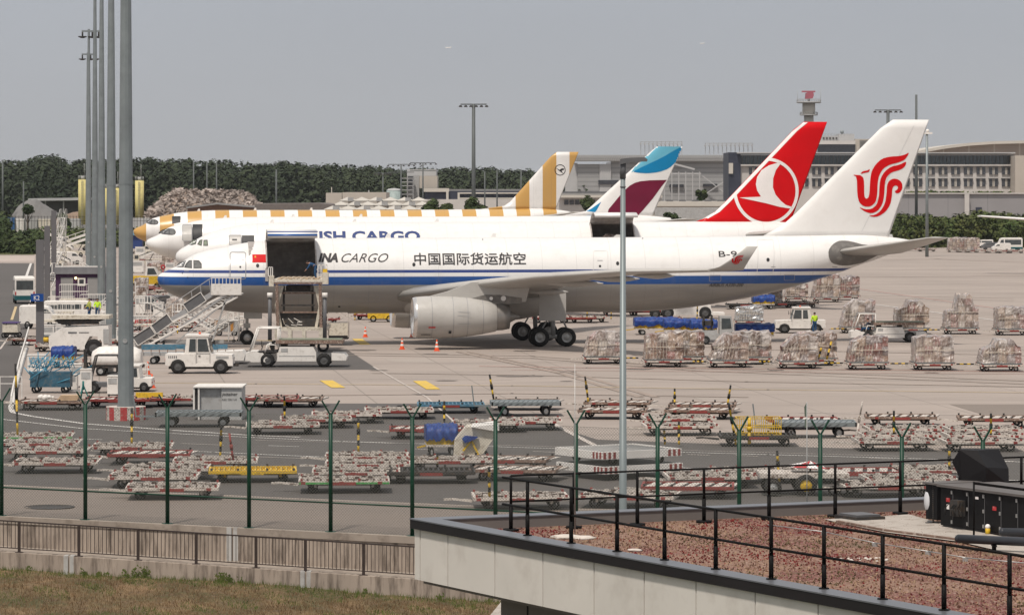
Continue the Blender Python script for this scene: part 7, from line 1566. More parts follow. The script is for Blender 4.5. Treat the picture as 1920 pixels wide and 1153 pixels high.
# low side cart with purple top on the side road
t = thing('road_tug', 'small white tug with a purple roof on the side road', 'tug', (*G(19,634), 0)); b = MB(); b.prism([(-.6,.45),(-.6,1.05),(.55,1.05),(.6,.45)], 'y', 0, 1.6); b.build('body', M_CREAM, t); b = MB(); b.box(-.65,.6,-.05,1.7,1.15,1.24); b.build('roof', mat('purple_roof', (.08,.05,.16), .6), t); b = MB(); b.box(-.5,.5,.1,1.5,.25,.44); b.build('chassis', M_DARK, t)
b = MB(); 
for xx in (-.5,.5): b.bar((xx,.1,1.05),(xx,.1,1.16),.06); b.bar((xx,1.5,1.05),(xx,1.5,1.16),.06)
b.build('post', M_DARK, t)
for xx in (-.5,.5): wheelp(t, xx, .15, .22, .15, False); wheelp(t, xx, 1.45, .22, .15, False)
# barrier rail along the side road
t = thing('guard_rail', 'white crash rail running along the right side of the side road', 'guard rail', (0,0,0)); pp = [G(21,768), G(27,735), G(36,695), G(46,660), G(54,630)]
b = MB()
for (xa,ya),(xb,yb) in zip(pp[:-1],pp[1:]):
    b.bar((xa,ya,.62),(xb,yb,.62),.08,.22); 
    b.bar((xa,ya,0),(xa,ya,.6),.1)
b.build('rail', M_WHITE, t)
t = thing('tube_rail', 'white two-bar tube rail at the left frame edge', 'railing', (0,0,0)); b = MB(); D = 190
for y_ in (706,719): b.bar((X_at(-60,D),D,Z_at(y_,D)),(X_at(41,D),D,Z_at(y_,D)),.04)
for x_ in (-40,0,41): b.bar((X_at(x_,D),D,0),(X_at(x_,D),D,Z_at(706,D)),.045)
b.build('rail', M_WHITE, t)
# white rack with cones
t = thing('tube_rack', 'white tube rack right of the nearest light mast', 'rack', (*G(261,728), 0)); b = MB()
for xx in (-.35,.4):
    for yy in (0,.8): b.bar((xx,yy,0),(xx,yy,1.45),.05)
for z in (.3,.75,1.1,1.45): b.bar((-.35,0,z),(.4,0,z),.045); b.bar((-.35,.8,z),(.4,.8,z),.045); b.bar((-.35,0,z),(-.35,.8,z),.045)
b.build('frame', M_WHITE, t)
# things lying on near dollies
t = thing('white_sacks', 'crumpled white sacks on the planked dolly beside the side road', 'sacks', (*G(84,770), .5)); rn = random.Random(8); b = MB()
for k in range(9): b.ball((rn.uniform(-.35,.35), 1+rn.uniform(-.3,.3), .12+.1*rn.random()), rn.uniform(.1,.18), 0, 6, .8)
b.build('sack', M_WHITE, t)
t = thing('timber_stack', 'beige timber stack on the planked dolly', 'timber', (*G(124,770), .5)); b = MB()
for k in range(4): b.box(-.55+k*.05,.5+k*.03,.6+.02*k,1.6,.0+k*.07,.06+k*.07)
b.build('plank', mat('timber', (.45,.33,.22), .8), t)
t = thing('jack_stand', 'small teal tripod jack stand left of the forklift wheels', 'jack', (*G(156,748), 0)); b = MB()
for a in range(3): b.bar((0,.0,.8),(.32*math.cos(a*2.1),.32*math.sin(a*2.1),0),.06)
b.cyl((0,0,.5),(0,0,1.0),.06); b.build('stand', mat('teal_metal', (.02,.14,.13), .5), t)
# yellow beam on red dolly
t = thing('yellow_beam', 'yellow steel beam lying on the red dolly behind the concrete base', 'beam', (*G(275,764), .46)); MB().box(-.7,.75,1.0,1.25,0,.28).build('beam', M_YEL, t)
# long low trailers behind the tractor
t = thing('long_trailer', 'long low trailer with blue side beams behind the white tractor', 'trailer', (*G(355,683), 0)); b = MB(); b.box(-3.2,3.4,.2,2.2,.55,.75); b.build('deck', M_GREY, t); b = MB(); b.box(-3.2,-.9,.15,.35,.95,1.3); b.box(-.4,1.9,.15,.35,.95,1.3); b.box(-3.2,2.4,1.6,1.8,.95,1.25); b.build('blue_beam', M_LBLUE, t); b = MB(); b.prism([(1.1,.25),(1.0,.8),(3.5,.9),(3.7,.6),(3.6,.25)], 'y', .0, 2.4); b.build('nose_unit', M_WHITE, t)
b = MB()
for k in range(12): b.bar((-3.1+k*.55,.1,.76),(-3.1+k*.55,.1,1.0),.05)
b.build('stake', M_RUST, t)
for xx in (-2.4,-1.4,2.6): wheelp(t, xx, .25, .25, .2); wheelp(t, xx, 2.1, .25, .2)
# yellow truck right of the mast in the mid distance
t = thing('service_truck', 'small truck with yellow flatbed and white cab right of the nearest mast', 'truck', (*G(275,541), 0)); b = MB(); b.box(-2.0,1.9,0,1.8,.5,1.45); b.build('tank_body', M_YEL, t); b = MB(); b.prism([(-.2,1.46),(-.1,2.5),(.9,2.5),(1.4,1.6),(1.4,1.46)], 'y', .1, 1.7); c = b.build('cab', M_WHITE, t); b = MB(); b.prism([(.05,1.6),(.1,2.35),(.85,2.35),(1.2,1.65)], 'y', .08, 1.72); b.build('side_window', M_GLASS, c)
b = MB(); b.lathe([(-.05,.12),(-.05,.3),(.05,.3),(.05,.12)], (1.9,.1,2.5), 'y', 14); b.cyl((1.9,.1,.9),(1.9,.1,2.3),.06); b.build('hose_reel', M_RED, t)
for xx in (-1.4,1.2): wheelp(t, xx, .1, .35, .2); wheelp(t, xx, 1.7, .35, .2)
# scattered apron equipment beyond the nose
for px, py, v, lb in ((335,606,0,'pale wrapped load on a dolly under the aircraft nose'),): loaded(px, py, v, lb, 3, .75, .9)
for i, (px, py, kd) in enumerate(((262,545,'red'),(298,548,'red'),(283,560,'white'),(262,530,'slat'),(318,552,'white'),(300,518,'white'),(268,492,'white'),(305,500,'slat'),(262,476,'white'),(296,470,'white'),(375,613,'white'),(600,608,'red'),(720,596,'white'))):
    dolly(px, py, kd, ['red dolly just right of the nearest mast under the yellow truck','red dolly in front of the yellow truck','white dolly beside the dark off-road car','rusty dolly behind the yellow truck','white dolly under the nearest jet nose tip','empty dolly right of the yellow truck cab','white dolly below the blue tent','rusty dolly below the second jet nose','white dolly beyond the yellow truck','farthest white dolly between the masts and the white nose','empty dolly between stairs and nose gear','red dolly seen below the fuselage by the high loader','white dolly seen below the belly left of the engine'][i], 2)
for i, (px, py, s) in enumerate(((258,512,(1.6,1,1.1)),(285,508,(1.8,1,.9)),(318,512,(1.3,1,.9)),(312,486,(1.5,1,1.2)),(262,486,(1.5,1,1.3)),(280,470,(1.6,1,1.1)),(296,596,(.9,1,.9)),(262,606,(1.4,1,.4)))):
    o = place('cab', mk_cabinet, at_(px,py,.6), 0, ['white box right behind the yellow truck cab','long white box left of the second jet chin','white box under the second jet chin','white unit below the third nose','white unit beside the mast near the third nose','white unit under the gold nose','brownish unit behind the dark off-road car','low box right of the nearest mast at stair height'][i], GC, s)
wdeck(290, 497, 'railing platform among the white units below the white nose', 6, (.7,1,.8)); wdeck(436, 622, 'ground power cart with railings in front of the nose wheel', 0, (.35,1,.5)); wdeck(545, 618, 'railed cart glimpsed under the high loader', 0, (.4,1,.6))
t = thing('blue_tent', 'small blue peaked tent below the gold aircraft nose', 'tent', (*G(255,466), 0)); b = MB(); b.add([(-1.8,-1.8,2.6),(1.8,-1.8,2.6),(1.8,1.8,2.6),(-1.8,1.8,2.6),(0,0,3.8)], [(0,1,4),(1,2,4),(2,3,4),(3,0,4)]); b.build('roof', M_LBLUE, t); b = MB(); b.box(-1.3,1.3,-1.3,1.3,0,2.5); b.build('side_curtain', M_NAVY, t)
# loads and carts beyond the nearest jet, seen under its belly and tail
for i, (px, py, kd) in enumerate(((1395,580,'dark'),(1465,578,'dark'),(1500,577,'slat'),(1102,605,'white'),(1240,607,'red'),(700,600,'red'))): dolly(px, py, kd, ['dark dolly under the rear fuselage','dark dolly behind the big sloping load, left','rusty dolly behind the big sloping load','red and white dolly right behind the near main gear','low dolly at the left end of the blue tarpaulin train','dolly with red edge seen under the belly'][i], 1)
t = thing('yellow_belt_unit', 'yellow tug glimpsed under the belly left of the far engine', 'tug', (*G(715,604), 0)); b = MB(); b.prism([(-1.2,.3),(-1.2,.8),(-.2,.8),(0,1.2),(.9,1.2),(1.2,.7),(1.2,.3)], 'y', 0, 1.4); b.build('body', M_YEL, t); [wheelp(t, xx, .1, .3, .2) for xx in (-.7,.7)]
for px, py, v, lb, s in ((1492,566,0,'low load with blue and yellow boxes left of the big sloping load',.8),(1450,574,1,'short wrapped load under the tail',.55)): loaded(px, py, v, lb, 2, s, .7)
# pallet waiting inside the second jet
a_, z_ = J2.onhull(1143,445); px_ = Vector((math.cos(J2.psi)*a_, math.sin(J2.psi)*a_, 0)); n_ = Vector((math.sin(J2.psi), -math.cos(J2.psi), 0)); base_ = Vector((J2.Xn, J2.Dn, 5.05))+px_+n_*1.4
place('load3', lambda: mk_load(*LD[3]), tuple(base_), J2.psi, 'wrapped pallet visible inside the open door of the second jet', GL, (.78,.6,.95))
# belt loader in the near field and spoked wheel trailer
t = thing('conveyor_unit', 'pale slab-sided conveyor unit beside the blue covered cart in the near field', 'conveyor', (0,0,0)); Dq = G(890,868)[1]+.6; b = MB()
b.prism([(X_at(x_,Dq),Z_at(y_,Dq)) for x_,y_ in ((850,856),(852,826),(874,801),(926,796),(932,812),(906,850),(884,858))],'y',Dq,Dq+1.9); b.build('body', M_CREAM, t); b = MB(); b.prism([(X_at(x_,Dq),Z_at(y_,Dq)) for x_,y_ in ((884,800),(927,795),(934,799),(936,806),(930,808))],'y',Dq-.2,Dq+2.1); b.build('top_lip', M_WHITE, t); b = MB()
b.bar(P3D(868,845,Dq-.1),P3D(884,826,Dq-.1),.08); b.bar(P3D(884,826,Dq-.1),P3D(902,862,Dq-.1),.08); b.bar(P3D(860,864,Dq-.1),P3D(910,862,Dq-.1),.1); b.build('strut', M_YEL, t); b = MB(); b.prism([(X_at(x_,Dq),Z_at(y_,Dq)) for x_,y_ in ((866,822),(872,816),(897,818),(890,823),(872,830))],'y',Dq-.25,Dq-.05); b.build('blue_cloth', M_TARP, t)
for x_ in (864, 905): c_ = P3D(x_, 862, Dq+.2); b = MB(); wheel_set(b, (c_.x, c_.y, .26), .26, .2); b.build('wheel', M_BLACK, t)
t = thing('umbrella_trailer', 'large spoked wheels trailer with a folded red and white canopy', 'trailer', (*G(1520,932), 0)); b = MB(); b.box(-1.9,1.5,.3,2.4,.7,.86); b.build('deck', M_CHIP, t); b = MB(); b.add([(-.65,.6,1.08),(.65,.6,1.03),(.65,2.0,1.03),(-.65,2.0,1.08),(.1,1.3,1.28)], [(0,1,4),(1,2,4),(2,3,4),(3,0,4)]); b.build('canopy', M_LWHITE, t); b = MB(); b.add([(-.66,.59,1.08),(-.1,.59,1.06),(.1,1.29,1.29)], [(0,1,2)]); b.add([(.4,.585,1.045),(.66,.585,1.035),(.1,1.285,1.292)], [(0,1,2)]); b.build('canopy_stripe', M_RED, t)
b = MB(); b.cyl((.1,1.3,.86),(.1,1.3,1.25),.04); b.build('mast', M_DARK, t)
for xx, r_ in ((-1.4,.33),(-.15,.42)):
    for yy in (.35,2.3): b = MB(); wheel_set(b, (xx,yy,r_), r_, .18); w_ = b.build('wheel', M_BLACK, t); b = MB(); b.lathe([(-.07,.02),(-.09,.08),(-.03,.12),(-.08,r_*.6),(.08,r_*.6),(.03,.12)], (xx,yy,r_), 'y', 14); b.build('rim', M_YEL if xx > -1 else M_RIM, w_)
for xx in (.9,1.3): wheelp(t, xx, .5, .2, .15, False)
t = thing('yellow_wire_cage', 'yellow wire cage standing on the dark dolly', 'cage', (*G(1425,838), .5)); b = MB()
for xx in [k*.2-1 for k in range(11)]: b.bar((xx,.6,0),(xx,.6,.75),.03); b.bar((xx,2.0,0),(xx,2.0,.75),.03)
for z in (0.02,.35,.75): b.bar((-1,.6,z),(1,.6,z),.04); b.bar((-1,2,z),(1,2,z),.04); b.bar((-1,.6,z),(-1,2,z),.04); b.bar((1,.6,z),(1,2,z),.04)
b.build('wire_frame', M_YEL, t)

# more of the crowd in the equipment lane
for i, (px, py, kd) in enumerate(((60,648,'slat'),(112,660,'white'),(205,652,'slat'),(232,620,'white'),(262,634,'red'),(300,612,'slat'),(330,622,'white'),(120,640,'galv'),(205,690,'white'))):
    dolly(px, py, kd, ['rusty dolly behind the long crash rail','white dolly in front of the white railings','rusty dolly between the second and nearest mast','white dolly behind the nearest mast at stair height','red dolly at the foot of the passenger stairs','rusty dolly behind the passenger stairs','white dolly below the stair panels','galvanised dolly right of the first sign pylon foot','white dolly under the long rounded hood'][i], 2)
for px, py, s, lb in ((88,640,(1,1,.8),'pale unit right behind the first sign pylon foot'),(112,648,(.7,1,1),'white unit between pylon and big loader'),(190,650,(.6,1,.8),'white unit left of the second mast foot'),(226,650,(.7,1,.9),'unit tucked between the two nearest masts'),(258,652,(.8,1,.7),'white unit under the lower end of the stairs'),(262,590,(.9,1,1.1),'white unit right of the nearest mast beside the off-road car'),(322,570,(.9,1,.9),'pale unit behind the passenger stairs top panel'),(196,702,(1.0,1,.7),'unit under the rounded hood trailer'),(232,735,(.5,1,1),'unit behind the striped base')): place('cab', mk_cabinet, at_(px,py,.6), 0, lb, GC, s)
steps(372, 622, 'white steps behind the passenger stairs', 165, (.8,1,.6)); steps(306, 602, 'steps leaning toward the off-road car', 200, (.8,1,.6)); steps(205, 600, 'steps between the second and third mast feet', 20, (.8,1,.9))
wdeck(210, 628, 'railing platform seen between the two nearest masts', 0, (.5,1,1)); wdeck(285, 630, 'railing platform behind the foot of the passenger stairs', 3, (.6,1,.8)); wdeck(88, 630, 'railing platform beside the first sign pylon', 0, (.4,1,1.1))
for i, (px, py, v, s, h) in enumerate(((345,590,2,.6,.6),(255,575,1,.7,.8),(290,522,0,.7,.8),(315,500,5,.6,.8),(265,560,5,.5,.9))): loaded(px, py, v, ['pinkish wrapped load between the stair panels','wrapped load right of the nearest mast','wrapped load left of the nearest jet nose','wrapped load under the second jet chin','small wrapped load next to the dark off-road car'][i], 3, s, h)
t = thing('red_barrier', 'bright red water barrier right of the nearest mast', 'barrier', (*G(262,612), 0)); b = MB(); b.prism([(-.5,0),(-.4,.55),(.9,.55),(1.0,0)], 'y', 0, .5); b.build('barrier', M_RED, t)
t = thing('ground_power_unit', 'orange and grey ground power unit beside the nose wheel', 'power unit', (*G(425,630), 0)); b = MB(); b.box(-1.0,.9,0,1.2,.35,1.3); b.build('body', M_GREY, t); b = MB(); b.box(-.95,-.6,-.02,-.003,.4,1.25); b.box(.3,.6,-.02,-.003,.4,1.25); b.build('panel', mat('dull_orange', (.42,.2,.05), .6), t); [wheelp(t, xx, .1, .25, .18) for xx in (-.6,.6)]
# ------------------------------------------------------------------ foreground: retaining walls, fence, grass
M_WALL = mat('weathered_concrete', (.35,.29,.24), .85, 0, .14, .8, (.09,.07,.055), .8, 1.9, (.47,.66), sx=(2.5,1,.35)); M_JOINT = mat('joint_cover_grey', (.45,.44,.42), .6, 0, .06, 1, (.25,.22,.2), .4, 3); M_CAP = mat('concrete_cap', (.30,.255,.215), .85, 0, .1, 1.2, (.14,.11,.09), .5, 2)
M_FGREEN = mat('fence_green', (.005,.040,.022), .45, 0, .1, 2); M_BRONZE = mat('bronze_railing', (.06,.045,.04), .5, .3, .1, 2); M_BLK = mat('black_railing', (.007,.0065,.0065), .6, 0, .1, 2, spec=.1)
xs = list(range(-160, 2100, 60))
def strip(name, f0, f1, m, kind='structure'):
    mb = MB()
    for a, b_ in zip(xs[:-1], xs[1:]): mb.add([f0(a), f0(b_), f1(b_), f1(a)], [(0,1,2,3)])
    o = mb.build(name, m); 
    if kind: o['kind'] = kind
    return o
# ground between the road strip and the wall top
strip('apron_edge', lambda p: fpt(p, -5.6, .018), lambda p: fpt(p, -.3), M_ASPH2)
def wz(p): return -.95-.00062*p         # walkway level
t = thing('retaining_wall', 'weathered concrete retaining wall carrying the green fence', 'wall', (0,0,0)); mb = MB()
for a, b_ in zip(xs[:-1], xs[1:]):
    for f0, f1 in ((lambda p: fpt(p,-.3), lambda p: fpt(p,.25)), (lambda p: fpt(p,.25), lambda p: fpt(p,.25,wz(p)-.1))): mb.add([f0(a), f0(b_), f1(b_), f1(a)], [(0,1,2,3)])
mb.build('wall', M_WALL, t); mb = MB()
for a, b_ in zip(xs[:-1], xs[1:]):
    A, B = fpt(a,.29), fpt(b_,.29); mb.add([A+Vector((0,0,.02)), B+Vector((0,0,.02)), B-Vector((0,0,.22)), A-Vector((0,0,.22)), A+Vector((0,.35,.02)), B+Vector((0,.35,.02))], [(0,1,2,3),(0,4,5,1)])
mb.build('coping', M_CAP, t)
for px in (437,): 
    p = fpt(px,.3); mb = MB(); mb.box(p.x-.2,p.x-.03,p.y-.04,p.y,wz(px),p.z+.04); mb.box(p.x+.03,p.x+.2,p.y-.04,p.y,wz(px),p.z+.04); mb.build('joint_cover', M_JOINT, t)
strip('walkway', lambda p: fpt(p,.2,wz(p)), lambda p: fpt(p,2.45,wz(p)), M_CAP)
t = thing('kerb_wall', 'low stained concrete wall under the bar railing', 'wall', (0,0,0)); mb = MB()
for a, b_ in zip(xs[:-1], xs[1:]):
    g0 = lambda p: fpt(p,2.05,wz(p)+.03); g1 = lambda p: fpt(p,2.5,wz(p)+.03); g2 = lambda p: fpt(p,2.5,wz(p)-1.0); mb.add([g0(a),g0(b_),g1(b_),g1(a)],[(0,1,2,3)]); mb.add([g1(a),g1(b_),g2(b_),g2(a)],[(0,1,2,3)])
mb.build('wall', M_WALL, t)
for px in (146,581):
    p = fpt(px,2.5); mb = MB(); mb.box(p.x-.18,p.x-.03,p.y-.05,p.y+.45,wz(px)-.75,wz(px)+.05); mb.box(p.x+.03,p.x+.18,p.y-.05,p.y+.45,wz(px)-.75,wz(px)+.05); mb.build('joint_cover', M_JOINT, t)
# green security fence
t = thing('security_fence', 'green chain-link security fence with Y-topped posts', 'fence', (0,0,0))
posts = [-150,3-0,160,314,467,620,773,929,1080,1233,1386,1538,1691,1843,1995]
def ftop(px): return fz(px)+4.07
for i, px in enumerate(posts):
    p = fpt(px); zt_ = ftop(px); b = MB(); b.cyl((p.x,p.y,p.z),(p.x,p.y,zt_),.072,.072,12); b.cyl((p.x,p.y,p.z),(p.x,p.y,p.z+.035),.2,.2,12); b.build('post', M_FGREEN, t)
    b = MB(); b.bar((p.x,p.y,zt_-.05),(p.x-.3,p.y-.08,zt_+.47),.07,.05); b.bar((p.x,p.y,zt_-.05),(p.x+.3,p.y+.08,zt_+.47),.07,.05); b.build('outrigger', M_FGREEN, t)
b = MB()
for a, c_ in zip(posts[:-1], posts[1:]):
    p, q = fpt(a), fpt(c_); b.cyl((p.x,p.y,p.z+1.02),(q.x,q.y,q.z+1.02),.028,.028,8)
b.build('rail', M_FGREEN, t)
M_WIRE = mat('mesh_wire', (.15,.15,.135), .6, 0, .1, 1); b = MB(); H_ = 4.0; sp_ = .075; wv = .0062
for a, c_ in zip(posts[:-1], posts[1:]):
    p, q = fpt(a), fpt(c_); L_ = (q-p).length; dx = (q-p)/L_
    def Q(u, z): return p+dx*u+Vector((0,0,z))
    k = -H_
    while k < L_:
        for sgn in (1, -1):
            u0, u1, z0, z1 = k, k+H_, (0 if sgn > 0 else H_), (H_ if sgn > 0 else 0)
            if u0 < 0: z0 += sgn*(-u0); u0 = 0
            if u1 > L_: z1 -= sgn*(u1-L_); u1 = L_
            if u1-u0 > .03:
                A, B = Q(u0,z0), Q(u1,z1); o_ = Vector((0,-.004*sgn,0)); w_ = Vector((0,0,wv)); b.add([A-w_+o_, B-w_+o_, B+w_+o_, A+w_+o_], [(0,1,2,3)])
        k += sp_*1.414
    for z in (.03, H_-.02, 2.0): A, B = Q(0,z), Q(L_,z); b.bar(A, B, .008, .008)
b.build('chain_link_mesh', M_WIRE, t)
# bar railing on the kerb wall
t = thing('bar_railing', 'brown vertical-bar railing along the walkway', 'railing', (0,0,0)); bp = [-55,53,163,272,379,489,580,687,793]
for px in bp: p = fpt(px,2.3,wz(px)+.03); b = MB(); b.box(p.x-.05,p.x+.05,p.y-.03,p.y+.03,p.z,p.z+1.09); b.box(p.x-.14,p.x+.14,p.y-.08,p.y+.08,p.z,p.z+.02); b.build('post', M_BRONZE, t)
b = MB(); rb = MB()
for a, c_ in zip(bp[:-1], bp[1:]):
    p, q = fpt(a,2.3,wz(a)+.03), fpt(c_,2.3,wz(c_)+.03); n_ = 15
    rb.bar(p+Vector((0,0,1.07)), q+Vector((0,0,1.07)), .05, .045); rb.bar(p+Vector((0,0,.14)), q+Vector((0,0,.14)), .035, .03)
    for k in range(1, n_): m_ = p.lerp(q, k/n_); b.box(m_.x-.011,m_.x+.011,m_.y-.011,m_.y+.011,m_.z+.14,m_.z+1.06)
rb.build('rail', M_BRONZE, t); o = b.build('bars', M_BRONZE, t); o['kind'] = 'stuff'
# grass bank
def gz(p, v): return wz(p)-.52-.0002*p*0-v*.085-.10*math.sin(p*.01+v)*.5
mg, ng, pg = newmat('dry_grass'); v_ = ocoord(ng); a = ramp(ng, noise(ng, v_, .55, 5, .65), .42, .62); out = mixc(ng, a, (.06,.055,.018), (.19,.12,.06)); out = mixc(ng, ramp(ng, noise(ng, v_, 2.6, 5, .7), .46, .66), out, (.085,.055,.03)); out = mixc(ng, math_(ng,'MULTIPLY',ramp(ng, noise(ng, v_, 9, 3, .6), .5, .7),.6), out, (.23,.155,.085)); ng.links.new(out, pg.inputs['Base Color']); pg.inputs['Roughness'].default_value = .95
mb = MB(); rn = random.Random(21); rows = [[Vector((fpt(p,2.49+v).x, fpt(p,2.49+v).y, gz(p,v)+rn.uniform(-.03,.03))) for p in range(-300,1100,20)] for v in [k*.5 for k in range(0,40)]+[30,60]]
n_ = len(rows[0]); mb.add([p for r in rows for p in r], [(k*n_+i,k*n_+i+1,(k+1)*n_+i+1,(k+1)*n_+i) for k in range(len(rows)-1) for i in range(n_-1)], 0, True); struct(mb.build('grass_bank', mg))
bl = [MB(), MB()]
for k in range(26000):
    p = rn.uniform(-60,960); v = rn.uniform(0,9)**1.0; green = (v < .9 and rn.random() < .85) or (math.sin(p*.021+v*1.3)+math.sin(p*.053-v*2.1+2) > .75 and rn.random() < .8)
    b0 = fpt(p,2.5+v); z = gz(p,v); h = rn.uniform(.05,.14)*(1.5 if (green and v < .6) else 1); a = rn.uniform(-.07,.07); w_ = rn.uniform(.006,.014); m_ = bl[0] if green else bl[1]
    m_.add([(b0.x-w_,b0.y,z-.02),(b0.x+w_,b0.y,z-.02),(b0.x+a,b0.y+rn.uniform(-.05,.05),z+h)], [(0,1,2)])
M_GR = mat('green_blades', (.075,.10,.022), .9, 0, .3, 2, (.2,.18,.06), .5, 3); M_DR = mat('dry_blades', (.17,.11,.058), .9, 0, .35, 2, (.12,.08,.04), .6, 4)
tag(bl[0].build('grass', M_GR), 'green grass tufts growing along the foot of the kerb wall', None, None, 'stuff'); tag(bl[1].build('dry_grass', M_DR), 'brown dried grass covering the bank', None, None, 'stuff')
wd = MB()
for k in range(34):
    p = rn.choice([rn.uniform(0,930), rn.gauss(283,14), rn.gauss(232,22), rn.gauss(430,12)]); b0 = fpt(p,2.62); z = gz(p,.1); hh = rn.uniform(.1,.3)*(1.7 if abs(p-283) < 18 else 1)
    for j in range(16): q = Vector((b0.x+rn.uniform(-.09,.09), b0.y+rn.uniform(-.05,.05), z+hh*rn.random())); s_ = rn.uniform(.02,.05); wd.add([q+Vector((-s_,0,0)), q+Vector((s_*.6,0,-s_*.5)), q+Vector((rn.uniform(-s_,s_),0,s_*1.4))], [(0,1,2)])
    wd.add([(b0.x-.006,b0.y,z),(b0.x+.006,b0.y,z),(b0.x,b0.y,z+hh)], [(0,1,2)])
tag(wd.build('weeds', M_GR), 'taller weeds against the low concrete wall', None, None, 'stuff')

# ------------------------------------------------------------------ foreground: flat-roofed building at lower right
C0 = Vector((-2.0, 71.4, 0)); e1 = Vector((.479,-.878,0)).normalized(); e2 = Vector((.878,.479,0)).normalized(); ZC, ZR = 5.0, 4.77
e2 = Vector((.913,.408,0)).normalized()
def RP(u, v, z): return C0+e1*u+e2*v+Vector((0,0,z))
def rp_at(px, v, z=None):   # u along the near edge where the column px falls
    lo, hi = 0.0, 45.0
    for _ in range(50):
        m_ = (lo+hi)/2; p = RP(m_, v, 0); lo, hi = (m_, hi) if 960+F*p.x/p.y < px else (lo, m_)
    return lo
def rp_at2(px, u):
    lo, hi = 0.0, 60.0
    for _ in range(50):
        m_ = (lo+hi)/2; p = RP(u, m_, 0); lo, hi = (m_, hi) if 960+F*p.x/p.y < px else (lo, m_)
    return lo
def qbox(mb, u0, u1, v0, v1, z0, z1, mi=0):
    c = [RP(u0,v0,z0),RP(u1,v0,z0),RP(u1,v1,z0),RP(u0,v1,z0),RP(u0,v0,z1),RP(u1,v0,z1),RP(u1,v1,z1),RP(u0,v1,z1)]
    return mb.add(c, [(0,3,2,1),(4,5,6,7),(0,1,5,4),(1,2,6,5),(2,3,7,6),(3,0,4,7)], mi)
M_PANEL = mat('facade_panel', (.62,.585,.54), .7, 0, .05, .7, (.33,.28,.24), .35, 1.3, (.5,.72)); M_COP = mat('coping_metal', (.15,.155,.17), .35, .3, .06, 1.0); M_FASC = mat('dark_fascia', (.018,.016,.017), .6, 0, .1, 1, spec=.15); M_RECESS = mat('recess_wall', (.16,.145,.135), .8, 0, .06, .8)
bd = thing('flat_roof_building', 'pale panelled building with dark roof edge in the lower right foreground', 'building', (0,0,0))
seams = [rp_at(px, 0) for px in (838,926,1016,1112,1206,1303,1414,1532,1660,1800,1960)]; us = [0, rp_at(786,0)]+seams+[40]
for a, c_ in zip(us[:-1], us[1:]): b = MB(); qbox(b, a+.02, c_-.02, .02, .14, 3.78, ZC-.19); b.build('wall_panel', M_PANEL, bd)
b = MB(); qbox(b, .03, 40, .15, .3, 3.8, ZC-.2); qbox(b, .15, 40, .15, 30, 3.7, 3.79); b.build('wall_core', M_RECESS, bd); b = MB(); qbox(b, 2.0, 40, .9, 1.1, -6, 3.6); qbox(b, 1.99, 2.2, 1.1, 30, -6, 3.6); b.build('recess_wall', M_RECESS, bd)
for k in range(6): b = MB(); qbox(b, 3.1+k*2.6, 3.13+k*2.6, .88, .9, -6, 3.6); b.build('wall_seam', M_FASC, bd)
b = MB(); qbox(b, -.03, 40, -.05, -.0, ZC-.19, ZC-.012); qbox(b, -.05, -.03, -.05, 45, ZC-.19, ZC-.012); b.build('fascia', M_FASC, bd)
b = MB(); qbox(b, -.06, 40, -.06, .42, ZC-.012, ZC+.012); qbox(b, -.06, .42, .42, 45, ZC-.012, ZC+.012); b.build('coping', M_COP, bd)
b = MB(); qbox(b, .38, 40, .34, .4, ZR-.3, ZC-.012); qbox(b, .34, .4, .4, 45, ZR-.3, ZC-.012); b.build('parapet_upstand', M_RECESS, bd)
ms, n, p = newmat('sedum_and_grit'); v_ = ocoord(n); a = ramp(n, noise(n, v_, .55, 4, .65), .44, .58); out = mixc(n, a, (.20,.108,.072), (.12,.024,.02)); out = mixc(n, ramp(n, noise(n, v_, 13, 3, .7), .5, .62), out, (.33,.235,.185)); out = mixc(n, math_(n,'MULTIPLY',ramp(n, noise(n, v_, 1.1, 4, .6), .58, .7),.7), out, (.13,.11,.06)); out = mixc(n, ramp(n, noise(n, v_, 24, 2, .6), .6, .66), out, (.07,.035,.03)); n.links.new(out, p.inputs['Base Color']); p.inputs['Roughness'].default_value = .95
bp_ = node(n, 'ShaderNodeBump'); bp_.inputs['Strength'].default_value = .7; bp_.inputs['Distance'].default_value = .03; n.links.new(noise(n, v_, 16, 3), bp_.inputs['Height']); n.links.new(bp_.outputs[0], p.inputs['Normal'])
b = MB(); b.add([RP(.4,.4,ZR), RP(40,.4,ZR), RP(40,45,ZR), RP(.4,45,ZR)], [(0,1,2,3)]); b.build('roof_surface', ms, bd)
MS = [mat('sedum_red', (.17,.02,.02), .9, 0, .3, 1.5), mat('grit_pink', (.32,.215,.14), .9, 0, .2, 3), mat('moss_olive', (.10,.08,.035), .9, 0, .3, 2), mat('sedum_brown', (.12,.055,.04), .9, 0, .3, 2)]
sb = [MB() for _ in MS]; rn = random.Random(5)
for k in range(52000):
    u, v = rn.uniform(.6,19), rn.uniform(.5,22)
    p0 = RP(u, v, ZR); px = 960+F*p0.x/p0.y
    if not 930 < px < 1990: continue
    f_ = math.sin(u*.9+1.3*math.sin(v*.6))+math.sin(v*1.1-u*.4+1)+.6*math.sin(u*2.3+v*1.7); r_ = rn.random()
    i = (0 if r_ < .72 else (3 if r_ < .9 else 1)) if f_ > .95 else ((2 if r_ < .6 else (1 if r_ < .9 else 3)) if f_ < -1.1 else (1 if r_ < .62 else (3 if r_ < .92 else 0)))
    s_ = rn.uniform(.012,.032); h = rn.uniform(.01,.045); a_ = rn.uniform(0,6.28); c_, d_ = math.cos(a_)*s_, math.sin(a_)*s_
    sb[i].add([(p0.x-c_,p0.y-d_,ZR+.002),(p0.x+c_,p0.y+d_,ZR+.002),(p0.x+rn.uniform(-.02,.02),p0.y+rn.uniform(-.02,.02),ZR+h)], [(0,1,2)])
